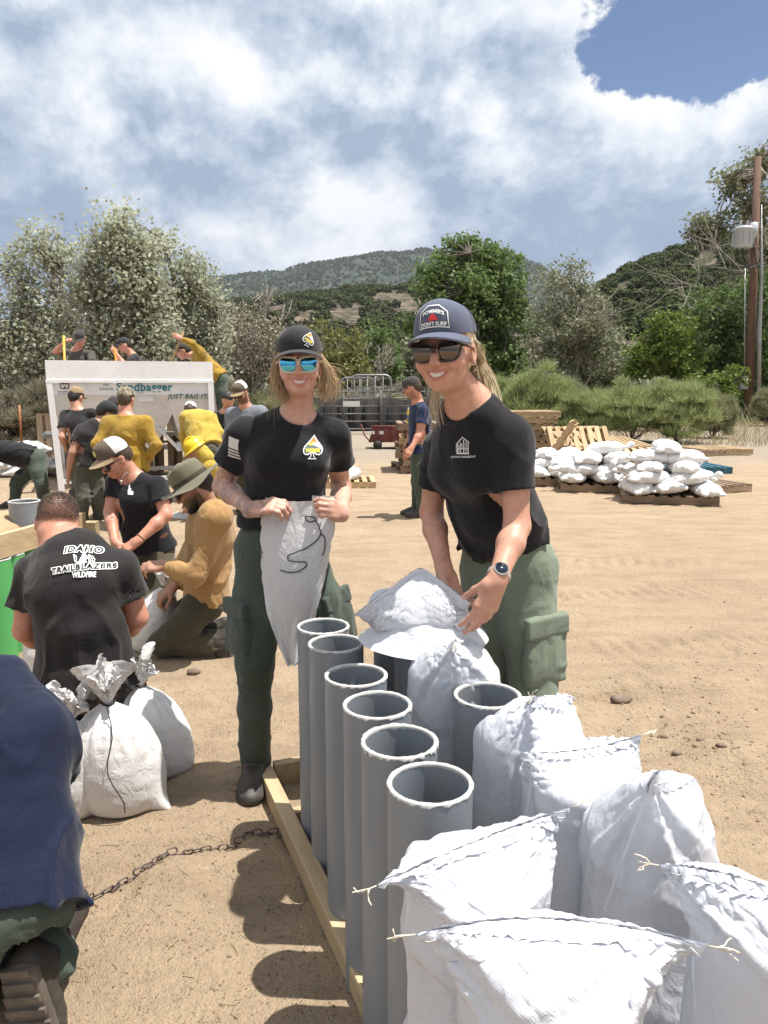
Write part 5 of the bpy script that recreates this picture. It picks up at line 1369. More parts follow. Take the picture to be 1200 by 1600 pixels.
def boonie(parent, c, Hm, sc, mat):
    e = bpy.data.objects.new('sun_hat', None); link(e); e.parent = parent; e.matrix_parent_inverse = root_world(parent).inverted()
    n = 64; th = np.linspace(0, 2*PI, n, endpoint=False)
    def ring(r, z, dz=0.0, amp=0.0, ph=0): return np.stack([r*.92*np.cos(th), r*1.1*np.sin(th)-.01, z+dz*np.cos(2*th)+amp*np.sin(5*th+ph)], 1)
    prof = [(.089, .030), (.090, .045), (.088, .075), (.084, .108), (.078, .122), (.055, .130), (.02, .132), (.001, .132)]
    V = np.concatenate([ring(r, z, .006 if i > 2 else 0, .003*(i > 1)) for i, (r, z) in enumerate(prof)]); k = len(prof)
    F = grid_faces(k, n); wrapF = np.array([(i*n+n-1, (i+1)*n+n-1, (i+1)*n, i*n) for i in range(k-1)]); 
    local_mesh('crown', V, np.concatenate([F, wrapF]), c, Hm, sc, mat, e)
    pb = [(.088, .034), (.105, .027), (.125, .020), (.148, .016), (.160, .018)]; rings = [ring(r, z, -.018*(r-.088)/.07, .005*(r-.088)/.07, 1.1) for r, z in pb]+[ring(r, z-.004, -.018*(r-.088)/.07, .005*(r-.088)/.07, 1.1) for r, z in pb[::-1]]
    V = np.concatenate(rings); k = len(rings); F = grid_faces(k, n); wrapF = np.array([(i*n+n-1, (i+1)*n+n-1, (i+1)*n, i*n) for i in range(k-1)])
    local_mesh('brim', V, np.concatenate([F, wrapF]), c, Hm, sc, mat, e)
    band = np.concatenate([ring(.0915, .036), ring(.0920, .056)]); F = grid_faces(2, n); wrapF = np.array([(n-1, 2*n-1, n, 0)]); local_mesh('hat_band', band, np.concatenate([F, wrapF]), c, Hm, sc, FB['olive'], e)
    return e
def hard_hat(parent, c, Hm, sc):
    e = bpy.data.objects.new('hard_hat', None); link(e); e.parent = parent; e.matrix_parent_inverse = root_world(parent).inverted()
    mb = MB(); n = 36; V = []; prof = [(.155, .020), (.150, .026), (.112, .036), (.110, .060), (.100, .095), (.075, .125), (.04, .142), (.001, .146)]
    for r, z in prof:
        for j in range(n):
            a = 2*PI*j/n; fr = max(0, math.sin(a)); rr = r if r < .12 else .118+(r-.118)*(.35+.75*fr); V.append((rr*.9*math.cos(a), rr*1.08*math.sin(a)-.01, z-(.012*fr if r > .12 else 0)))
    F = [(i*n+j, i*n+(j+1) % n, (i+1)*n+(j+1) % n, (i+1)*n+j) for i in range(len(prof)-1) for j in range(n)]
    local_mesh('shell', V, F, c, Hm, sc, M_HARD, e)
    m2 = MB().tube([(0, .105*math.cos(a)-.01, .146*math.sin(a)*.9+.030) for a in np.linspace(.35, PI-.3, 12)], .010, 8); local_mesh('ridge', m2.V, m2.F, c, Hm, sc, M_HARD, e)
def sunglasses(parent, c, Hm, sc, frame_m, lens_m, z=.010):
    e = bpy.data.objects.new('sunglasses', None); link(e); e.parent = parent; e.matrix_parent_inverse = root_world(parent).inverted()
    def outline(sx, g=0.0, n=40):
        pts = []
        for i in range(n):
            a = 2*PI*i/n; x = math.copysign(abs(math.cos(a))**.62, math.cos(a))*(.0285+g); y = math.copysign(abs(math.sin(a))**.66, math.sin(a))*(.0232+g)
            x *= 1.0+.12*(y/.02); pts.append((sx*(.0345+x), y+.0015*(x/.02)))
        return pts
    yy = lambda x: .1045-.0021*(abs(x)/.02)**2.0
    mb = MB()
    for sx in (-1, 1):
        o_, i_ = outline(sx, .0052), outline(sx, 0); n = len(o_); V = []
        for dy in (.003, -.003):
            V += [(p[0], yy(p[0])+dy, z+p[1]) for p in o_]+[(p[0], yy(p[0])+dy, z+p[1]) for p in i_]
        F = []
        for j in range(n):
            k = (j+1) % n; F += [(j, k, n+k, n+j), (2*n+j, 3*n+j, 3*n+k, 2*n+k), (j, 2*n+j, 2*n+k, k), (n+j, n+k, 3*n+k, 3*n+j)]
        mb.add(V, F)
        L = MB(); K = 7; VL = [(sx*.0345, yy(.0345)+.0028, z)]; FL_ = []
        for k in range(1, K+1):
            for p in i_:
                dx, dz = (p[0]-sx*.0345)*k/K, p[1]*k/K; VL.append((sx*.0345+dx, yy(.0345)+.0028-(dx*dx+dz*dz)/.17-.06*(abs(sx*.0345+dx)-.0345), z+dz))
        FL_ += [(0, 1+j, 1+(j+1) % n) for j in range(n)]
        for k in range(K-1): FL_ += [(1+k*n+j, 1+(k+1)*n+j, 1+(k+1)*n+(j+1) % n, 1+k*n+(j+1) % n) for j in range(n)]
        L.add(VL, FL_); local_mesh('lens', L.V, L.F, c, Hm, sc, lens_m, e, True)
        x0 = sx*.069; mb.tube([(x0, yy(.069)-.002, z+.013), (sx*.0775, .05, z+.012), (sx*.0785, .0, z+.006), (sx*.077, -.018, z-.012)], [.0036, .0034, .003, .0028], 6)
    mb.tube([(-.0085, yy(0)+.001, z+.010), (0, yy(0)+.002, z+.0125), (.0085, yy(0)+.001, z+.010)], .0034, 6)
    local_mesh('frame', mb.V, mb.F, c, Hm, sc, frame_m, e, False)
def teeth(parent, c, Hm, sc):
    mw, mz, up = MOUTH(True); n = 60; V = []; F = []; L = []
    for i in range(n+1):
        x = -.92+1.84*i/n; bb = 1-x*x; w = abs(math.sin((x*4.6+.5)*PI))**.3; yv = .0946-.0165*x*x+.0011*w; zc = mz+up*x*x
        V += [(x*mw*.94, yv, zc+.0075*bb**.5), (x*mw*.94, yv+.0002, zc-.0058*bb**.8-.0012*w)]; L += [(x*mw*.97, .0865-.0165*x*x, zc+.009*bb), (x*mw*.97, .0865-.0165*x*x, zc-.013*bb)]
    for i in range(n): F.append((2*i, 2*i+1, 2*i+3, 2*i+2))
    local_mesh('teeth', V, F, c, Hm, sc, M_TEETH, parent, True); local_mesh('mouth_lining', L, F, c, Hm, sc, M_MOUTH, parent, True)
def hair_shell(parent, c, Hm, sc, mat, line=.02, back=-.075, name='hair', thick=.004, vox=.005):
    """close-cropped or capped hair hugging the skull"""
    s = SDF(); Hn = np.array(Hm, np.float32); W = lambda x, y, z: np.array(c, np.float32)+Hn @ (np.array([x, y, z], np.float32)*sc)
    s.ell(W(0, -.016, .030), (np.array([.075, .095, .085])+thick)*sc, Hn, .01); s.cap(W(0, -.05, -.02), W(0, -.045, back+.02), .062*sc, .050*sc, .03)
    s.cut(W(0, .052, .06), Hn @ np.array([0, 1.0, -.55])); s.cut(W(0, 0.0, line), Hn @ np.array([0, 1.4, -.9]) if line < .5 else Hn @ np.array([0, 0, -1.0])); s.cut(W(0, 0, back), Hn @ np.array([0, .2, -1.0]))
    s.disp = lambda p: .0022*vnoise(p*90, 3)
    return s.build(name, vox, mat, parent)
def strands(name, guides, n, spread, r, mat, parent, seed=0, sides=3, tip=.25, flare=1.0):
    """guides: list of polylines; strands interpolate jittered copies"""
    rg = np.random.default_rng(seed); Vv = []; Fv = []; n0 = 0
    for gi in range(n):
        a, b_ = guides[int(rg.integers(len(guides)))], guides[int(rg.integers(len(guides)))]; t = rg.random()
        if len(a) != len(b_): b_ = a
        k = len(a); pts = np.array([a[i][:] for i in range(k)], np.float32)*(1-t)+np.array([b_[i][:] for i in range(k)], np.float32)*t
        off = rg.normal(size=3)*spread; pts = pts+off*np.linspace(.35, flare, k)[:, None]+rg.normal(size=(k, 3))*spread*.15*np.linspace(0, 1, k)[:, None]
        # smooth resample
        u = np.linspace(0, k-1, 12); f = np.stack([np.interp(u, range(k), pts[:, q]) for q in range(3)], 1); f[1:-1] = (f[:-2]+2*f[1:-1]+f[2:])/4; f[1:-1] = (f[:-2]+2*f[1:-1]+f[2:])/4
        d = np.gradient(f, axis=0); d /= np.linalg.norm(d, axis=1)[:, None]+1e-9; ref = np.cross(d, rg.normal(size=3)); ref /= np.linalg.norm(ref, axis=1)[:, None]+1e-9; w = np.cross(d, ref)
        rr = r*(.6+.8*rg.random())*np.linspace(1, tip, 12)
        for j in range(sides):
            an = 2*PI*j/sides; Vv.append(f+(ref*math.cos(an)+w*math.sin(an))*rr[:, None])
        I = np.arange(12)
        for j in range(sides):
            j2 = (j+1) % sides; Fv.append(np.stack([n0+j*12+I[:-1], n0+j2*12+I[:-1], n0+j2*12+I[1:], n0+j*12+I[1:]], 1))
        n0 += 12*sides
    return obj(name, mesh_np(name, np.concatenate(Vv), np.concatenate(Fv), mat), parent)
def boot(parent, ankle, toe, sc=1.0, mat=None, vox=.007, up=None, shaft=.14):
    """toe: horizontal direction; sole at the ground under the ankle unless 'up' tilts it"""
    ankle = Vector(ankle); d = Vector(toe).normalized(); u = Vector(up).normalized() if up is not None else Vector((0, 0, 1)); d = (d-u*d.dot(u)).normalized(); sd_ = d.cross(u)
    Q = lambda a, b_, c_: ankle+(d*a+sd_*b_+u*c_)*sc
    s = SDF(); base = -.095
    s.cap(Q(-.01, 0, 0), Q(-.015, 0, shaft), .050*sc, .055*sc, .03)
    s.econe(Q(-.045, 0, base+.045), Q(.10, .0, base+.042), sd_, (.040*sc, .046*sc), (.046*sc, .042*sc), .03); s.ell(Q(.135, 0, base+.034), (np.array([.052, .062, .036]))*sc, np.array(frame(d, u)), .03)
    s.cap(Q(.0, 0, -.01), Q(.09, 0, base+.055), .046*sc, .036*sc, .03)
    s.cut(Q(0, 0, base+.018), -u)
    s.disp = lambda p: .0025*vnoise(p*np.array([40, 40, 60]), 4)
    o = s.build('boot', vox, mat or M_BOOT, parent)
    t = SDF(); t.econe(Q(-.045, 0, base+.014), Q(.125, 0, base+.014), sd_, (.041*sc, .030*sc), (.052*sc, .030*sc), .01); t.fn(lambda p, dd: np.maximum(dd, np.abs((p-A3(Q(0, 0, base+.012))) @ A3(u))-.0125*sc))
    t.build('sole', vox, M_SOLE, o)
    if up is not None and vox <= .0062:
        for k in range(7):
            x = -.065+.034*k; wdt = .030+.018*min(1, max(0, (x+.05)/.12)); MB().box(Q(x, 0, base-.003), (wdt*2*sc, .016*sc, .010*sc), frame(d, u)).build('tread_bar', M_SOLE, o)
    if vox <= .006:
        for k in range(5):
            z = .10-.033*k; x = .032+(.012*k if k < 3 else .03*k-.05); MB().tube([Q(x+.016, -.030, z-.02), Q(x+.030, 0, z-.010), Q(x+.016, .030, z-.02)], .0034*sc, 5).build('lace', FB['grey'], o, True)
    return o

def near_cut(s, p, n, r):
    p, n = A3(p), A3(Vector(n).normalized())
    def f(x, d):
        q = x-p; u = q @ n; rad = np.sqrt(np.maximum((q*q).sum(1)-u*u, 0)); return np.where((rad < r) & (u < r), np.maximum(d, u), d)
    s.fn(f)
def person(label, J, Y0, hd, up=(0, 0, 1), sex='m', girth=1.0, hsc=1.0, skin_='tan', shirt='black', pants='olive', sleeve=.62, vox=.010, hem=.10, hat=None, hair=None, smile=False,
           hands=None, loose=1.0, feet=None, belt=None, stub=0.0, boots=True, eyes=False, group=None, wr=1.0, long_sleeve=False, full=None, neck_r=None, base=None, shirt_len=None, legs=True, collar=.0, pg=None, cuff=.03):
    """J: joint -> (px, py, Y) in the photograph's pixels plus distance. Person's own left/right."""
    j = {k: (v if isinstance(v, Vector) else P(v[0], v[1], v[2] if len(v) > 2 else Y0)) for k, v in J.items()}
    for S_ in 'LR':
        if 'an'+S_ in j and not isinstance(J['an'+S_], Vector) and abs(j['an'+S_].z-.095) < .14 and not (feet and S_ in feet and len(feet[S_]) > 1): j['an'+S_].z = .095
    tl = (j['neck']-j['pelvis']).length
    if tl > .57:
        sft = (j['neck']-j['pelvis'])*(1-.55/tl)
        for k_ in ('pelvis', 'hipL', 'hipR'): j[k_] = j[k_]+sft
        for S_ in 'LR': j['kn'+S_] = (j['hip'+S_]+j['an'+S_])/2+(j['kn'+S_]-(j['hip'+S_]+j['an'+S_]-sft)/2)
    fem = sex == 'f'; g = girth*(.90 if fem else 1.0); full = vox < .007 if full is None else full
    pg = pg or (1.0 if fem else .92)
    pc, ch, nb, hc = j['pelvis'], j['chest'], j['neck'], j['head']
    e = thing('person', label, 'person', base if base is not None else Vector((pc.x, pc.y, 0)), group)
    e_side = (j['shL']-j['shR']).normalized(); h_side = (j['hipL']-j['hipR']).normalized() if 'hipL' in j else e_side
    w = pc.lerp(ch, .5); Hm = frame(hd, up); hs = hsc*(.96 if fem else 1.0)
    fwd = e_side.cross((nb-pc).normalized())     # the way the chest faces
    fwd = fwd.normalized()
    upax = (ch-pc).normalized()
    # -- bare body: head, neck, trunk core, arms and hands as one surface
    s = SDF()
    s.econe(pc, w, h_side, (.135*g, .095*g), (.115*g, .088*g), .05); s.econe(w, ch, e_side, (.115*g, .088*g), (.135*g, .098*g), .05); s.econe(ch, nb.lerp(ch, .25), e_side, (.135*g, .095*g), (.10*g, .07*g), .05)
    nr = neck_r or (.049 if fem else .058)*hs
    Hn = np.array(Hm); nk = hc+Vector(Hn @ np.array([0, -.018, -.055]))*hs
    s.cap(nb-upax*.03, nk, nr*1.12, nr, .035)
    for S_ in 'LR':
        sh, el, wr_ = j['sh'+S_], j['el'+S_], j['wr'+S_]; a = .90 if fem else 1.0; a *= girth**.5
        s.cap(nb-upax*.03, sh-Vector((0, 0, .006)), .038*a, .040*a, .05); m1 = sh.lerp(el, .45)
        s.cap(sh, m1, .045*a, .047*a, .03); s.cap(m1, el, .047*a, .039*a, .02); m2 = el.lerp(wr_, .32); s.cap(el, m2, .039*a, .041*a, .02); s.cap(m2, wr_, .041*a, .026*a, .02)
        hp = (hands or {}).get(S_)
        fd = (wr_-el).normalized()
        if hp is None: hand(s, wr_, fd, (fwd*-.2-Vector((0, 0, .3))+(-e_side if S_ == 'L' else e_side)), S_ == 'R', [.3, .35, .4, .45, .5], .97 if not fem else .88)
        elif hp is not False: hand(s, wr_, hp[0], hp[1], S_ == 'R', hp[2], (.98 if not fem else .90)*(hp[3] if len(hp) > 3 else 1), *(hp[4:] if len(hp) > 4 else ()))
    head(s, hc, Hm, hs, fem, smile, True, full)
    body = s.build('body', vox, SK[skin_], e)
    lips_attr(body, hc, Hm, hs, smile, stub)
    if smile: teeth(body, hc, Hm, hs)
    # -- shirt
    L = loose; t = SDF(); hemp = shirt_len if shirt_len is not None else hem
    low = pc-upax*(hemp-.0)
    t.econe(low, w, h_side, ((.166 if fem else .180)*g*L, (.122 if fem else .138)*g*L), (.146*g*L, .112*g*L), .06); t.econe(w, ch, e_side, (.146*g*L, .112*g*L), (.160*g, .122*g), .06); t.econe(ch, nb.lerp(ch, .35), e_side, (.160*g, .118*g), (.125*g, .085*g), .05)
    if fem:
        for sx in (-1, 1): t.ell(ch+e_side*sx*.062+fwd*.078-upax*.01, (.058, .050, .056), np.array(frame(fwd, upax)), .05)
    for S_ in 'LR':
        sh, el, wr_ = j['sh'+S_], j['el'+S_], j['wr'+S_]; a = (.92 if fem else 1.0)*girth**.5
        t.cap(nb-upax*.040, sh-Vector((0, 0, .008)), .046*a, .050*a, .05)
        if long_sleeve:
            t.cap(ch.lerp(nb, .3), sh, .085*a, .058*a, .09); t.cap(sh, el, .058*a, .056*a, .09); t.cap(el, el.lerp(wr_, .93), .055*a, .040*a, .02)
        else:
            se = sh.lerp(el, sleeve); sl = (el-sh).normalized(); t.cap(sh, se+sl*.02, .056*a, (.070 if not fem else .064)*a*L**.5, .035)
    for S_ in 'LR':
        sh, el, wr_ = j['sh'+S_], j['el'+S_], j['wr'+S_]; a = (.92 if fem else 1.0)*girth**.5
        if not long_sleeve:
            sl = (el-sh).normalized(); se = sh.lerp(el, sleeve); rr_ = .16
            def cutter(p, d, se=A3(se), sl=A3(sl), rr_=rr_):
                q = p-se; u = q @ sl; rad = np.sqrt(np.maximum((q*q).sum(1)-u*u, 0)); m = (u > -.03) & (u < .25) & (rad < .105)
                return np.where(m, np.maximum(d, u), d)
            t.fn(cutter)
            t.cap(se-sl*.018, se+sl*.05, .047*a+.006, .047*a+.006, .0, True)
        else:
            sl = (wr_-el).normalized(); se = el.lerp(wr_, .93)
            def cutter(p, d, se=A3(se), sl=A3(sl)):
                q = p-se; u = q @ sl; rad = np.sqrt(np.maximum((q*q).sum(1)-u*u, 0)); m = (u > -.02) & (u < .2) & (rad < .08)
                return np.where(m, np.maximum(d, u), d)
            t.fn(cutter)
    t.cap(nb+fwd*(.012+collar)-upax*(.012 if not fem else .014), nk+fwd*.03, nr*1.32, nr*1.8, .012, True)
    near_cut(t, low, -upax, .38*g)
    t.cap(low-upax*.06, low+upax*.012, .10*g, .10*g, .02, True)
    sd0 = abs(hash(label)) % 97 if False else int(sum(map(ord, label))) % 97
    axm = np.array([A3(e_side), A3(fwd), A3(upax)])
    def wrinkle(p):
        q = p @ axm.T
        a_ = vnoise(q*np.array([7, 7, 11])+sd0, sd0); b_ = 1-2*np.abs(vnoise(q*np.array([10, 10, 5])+vnoise(q*6, sd0+3)[:, None]*.6, sd0+1)); c_ = vnoise(q*26, sd0+2)
        lowm = np.clip(1.1-(q[:, 2]-(A3(pc) @ axm[2]))/.45, .25, 1)
        return wr*(-.0125*np.clip(b_, 0, 1)**2*lowm+.0060*a_+.0012*c_)
    t.disp = wrinkle
    shirt_o = t.build('shirt', max(vox*1.15, .005), FB[shirt], e)
    # -- trousers
    if legs:
        u = SDF(); g0 = g; g = g*pg
        u.econe(pc+upax*.055, pc-upax*.04, h_side, (.150*g, .114*g), (.172*g, .128*g), .05)
        for S_ in 'LR':
            hp, kn, an = j['hip'+S_], j['kn'+S_], j['an'+S_]
            u.cap(hp.lerp(pc, .25), hp.lerp(kn, .4), .108*g, .096*g, .05); u.cap(hp.lerp(kn, .4), kn, .096*g, .076*g, .03); u.cap(kn, kn.lerp(an, .45), .070*g, .069*g, .03); u.cap(kn.lerp(an, .45), an+(an-kn).normalized()*.02, .069*g, .064*g, .02)
        for S_ in 'LR':
            kn, an = j['kn'+S_], j['an'+S_]; sl = (an-kn).normalized(); se = an+sl*cuff
            def cutter(p, d, se=A3(se), sl=A3(sl)):
                q = p-se; uu = q @ sl; rad = np.sqrt(np.maximum((q*q).sum(1)-uu*uu, 0)); m = (uu > -.02) & (uu < .15) & (rad < .09)
                return np.where(m, np.maximum(d, uu), d)
            u.fn(cutter); u.cap(se-sl*.02, se+sl*.06, .052*g, .052*g, .0, True)
        near_cut(u, pc+upax*.075, upax, .24*g)
        kn_ = [A3(j['knL']), A3(j['knR'])]; an_ = [A3(j['anL']), A3(j['anR'])]
        def wrp(p):
            k_ = sum(np.exp(-((p-c_)**2).sum(1)/.012) for c_ in kn_)+1.3*sum(np.exp(-((p-c_)**2).sum(1)/.014) for c_ in an_)+.8*np.exp(-((p-A3(pc-upax*.1))**2).sum(1)/.02)
            b_ = 1-2*np.abs(vnoise(p*np.array([6, 6, 17])+vnoise(p*7, 5)[:, None]*.8, sd0+5)); a_ = vnoise(p*np.array([9, 9, 5]), sd0+6); c_ = vnoise(p*30, sd0+7)
            return wr*(-.011*np.clip(b_, 0, 1)**2*np.clip(k_, .15, 1.2)+.005*a_+.0014*c_)
        u.disp = wrp; g = g0
        tr = u.build('trousers', max(vox*1.15, .006), FB[pants], e)
        if belt is not None:
            bl = SDF(); bl.econe(pc+upax*.10, pc-upax*.02, h_side, (.157*g, .119*g), (.168*g, .128*g), .0); bl.fn(lambda p, d: np.maximum(d, np.abs((p-A3(pc+upax*.062)) @ A3(upax))-.019)); bl.build('belt', max(vox, .006), FB[belt], tr)
        j['_trousers'] = tr
        if boots:
            for S_ in 'LR':
                ft = (feet or {}).get(S_, None)
                if ft is False: continue
                an = j['an'+S_]; d_ = ft[0] if ft else fwd; upv = ft[1] if ft and len(ft) > 1 else None
                boot(e, an, d_, 1.06, None, max(vox*.9, .005), upv)
    # -- headgear and hair
    if hair and hair[0] == 'buzz':
        V, Fq = o_np[body.name]; Hn_ = np.array(Hm, np.float32); q_ = ((V-A3(hc)) @ Hn_)/hs; lim = np.interp(q_[:, 1], [-.1, -.02, .03, .08, .1], [-.034, -.010, .024, .060, .075])
        fc = V[Fq]; fq = q_[Fq].mean(1); nf = np.cross(fc[:, 2]-fc[:, 0], fc[:, 3]-fc[:, 1]); nf /= np.linalg.norm(nf, axis=1)[:, None]+1e-9
        ok = (fq[:, 2] > np.interp(fq[:, 1], [-.1, -.02, .03, .08, .1], [-.034, -.010, .024, .060, .075])) & (np.abs(fq[:, 0]) < .079)
        add_float_attr(body.data, 'stubble', np.clip((q_[:, 2]-lim)*55, 0, 1)*(q_[:, 2] > -.06)*.9)
        rg = np.random.default_rng(8); idx = rg.choice(np.nonzero(ok)[0], 14000); w4 = rg.dirichlet(np.ones(4), len(idx)); p0 = (fc[idx]*w4[..., None]).sum(1); cmb = Hn_ @ np.array([0, .55, .35], np.float32)
        d_ = nf[idx]*.7+cmb+rg.normal(size=(len(idx), 3))*.35; d_ /= np.linalg.norm(d_, axis=1)[:, None]; sd2 = np.cross(d_, rg.normal(size=(len(idx), 3))); sd2 /= np.linalg.norm(sd2, axis=1)[:, None]
        top_ = np.clip((fq[idx, 2]-.0)*12, .25, 1)[:, None]; ln = (.006+.008*rg.random((len(idx), 1)))*top_; wd = .0009
        HV = np.stack([p0-sd2*wd, p0+sd2*wd, p0+d_*ln], 1).reshape(-1, 3); obj('hair', mesh_np('hair', HV, np.arange(len(HV)).reshape(-1, 3), M_HAIRGB, False), e)
    elif hair: hair_shell(e, hc, Hm, hs, hair[0], *(hair[1:] if len(hair) > 1 else ()), vox=max(.005, vox*.7))
    j['_cap'] = None
    if hat:
        kind = hat[0]
        if kind == 'cap': j['_cap'] = cap_hat(e, hc, Hm, hs*1.02, *[FB[q] for q in hat[1:4]], **(hat[4] if len(hat) > 4 else {}), n=72 if vox < .007 else 48)
        elif kind == 'boonie': boonie(e, hc, Hm, hs*1.02, FB[hat[1]])
        elif kind == 'hard': hard_hat(e, hc, Hm, hs)
    j.update(_e=e, _body=body, _shirt=shirt_o, _Hm=Hm, _hs=hs, _fwd=fwd, _side=e_side, _up=upax, _hc=hc)
    return j
def bones(j):
    return {k: round((j[a]-j[b]).length, 3) for k, a, b in [('uaL', 'shL', 'elL'), ('faL', 'elL', 'wrL'), ('uaR', 'shR', 'elR'), ('faR', 'elR', 'wrR'), ('thL', 'hipL', 'knL'), ('shL', 'knL', 'anL'), ('thR', 'hipR', 'knR'), ('shR', 'knR', 'anR'), ('sw', 'shL', 'shR'), ('trunk', 'pelvis', 'neck'), ('nh', 'neck', 'head')] if a in j and b in j}
# ================================================================= THE TWO WOMEN IN FRONT
def spade_emblem(parent, org, xd, yd, h, bvh, rot=0.0, text='WEBER'):
    """spade-shaped crew emblem: white outline, peak in orange/white, yellow lettering, stem"""
    k = h/2.0; n = 28; pts = []
    # half outline of a spade, tip up (units of half-height)
    right = [(0, 1.0), (.10, .80), (.25, .58), (.45, .34), (.62, .12), (.70, -.12), (.66, -.34), (.50, -.47), (.32, -.46), (.17, -.34)]
    out = [(x*k, y*k) for x, y in right]+[(-x*k, y*k) for x, y in right[::-1][:-1]]
    dark = FB['black']
    mo = material('emblem_orange', (.75, .17, .03), .6); mg = material('emblem_gold', (.80, .48, .04), .6); mk = material('emblem_grey_green', (.10, .13, .12), .7); my = material('emblem_yellow', (.85, .72, .05), .6)
    put = lambda V, F, m, l, nm='emblem': place_print(nm, V, F, org, xd, yd, m, parent, bvh, l, h*.09, rot)
    V, F = poly_2d(out); put(V, F, mk, .0022)
    V, F = poly_2d([(x*k, y*k) for x, y in [(0, .93), (.12, .72), (.28, .48), (.12, .42), (.0, .52), (-.12, .40), (-.30, .46), (-.12, .72)]]); put(V, F, mo, .0030)
    V, F = poly_2d([(x*k, y*k) for x, y in [(-.30, .46), (-.12, .40), (.0, .52), (.12, .42), (-.15, .20), (-.42, .27)]]); put(V, F, mg, .0031)
    V, F = poly_2d([(x*k, y*k) for x, y in [(.12, .46), (.29, .48), (.48, .26), (.60, .08), (.66, -.10), (.35, .10), (.05, .24), (-.10, .25)]]); put(V, F, M_WHT, .0032)
    V, F = stroke_2d(out, .075*k, True); put(V, F, M_WHT, .0036)
    V, F = stroke_2d([(-.08*k, -.42*k), (-.12*k, -.62*k), (-.30*k, -.78*k), (.30*k, -.78*k), (.12*k, -.62*k), (.08*k, -.42*k)], .06*k, False); put(V, F, M_WHT, .0034)
    V, F = text_2d(text, .36*k, bold=.010*k, scale_x=.92); V = V-np.array([(V[:, 0].max()+V[:, 0].min())/2, .36*k*.36]); put(V+np.array([0, -.14*k]), F, my, .0042, 'lettering')
def cargo_pocket(parent, trous, cen, out_dir, down, w, h, mat):
    """bellows pocket with flap laid on the side of the leg"""
    out_dir = Vector(out_dir).normalized(); dn = Vector(down).normalized(); sd_ = out_dir.cross(dn).normalized(); out2 = dn.cross(sd_)
    if out2.dot(out_dir) < 0: out2 = -out2
    Rm = np.array(Matrix((sd_, out2, -dn)).transposed()); c = Vector(cen)
    s = SDF(); c = c-out2*.012; s.box(c, (w/2, .012, h/2), Rm, .010, .01); s.ell(c+dn*h*.16+out2*.004, (w*.44, .018, h*.36), Rm, .02)
    s.disp = lambda p: -.005*np.clip(1-2.2*np.abs(vnoise(p*np.array([14, 14, 20]), 61)), 0, 1)+.003*vnoise(p*12, 62)
    o = s.build('pocket', .006, mat, parent)
    f = SDF(); f.box(c-dn*(h*.36)+out2*.009, (w/2+.004, .0105, h*.155), Rm, .006, .01); f.disp = lambda p: .003*vnoise(p*14, 63)
    f.build('pocket_flap', .006, mat, o)

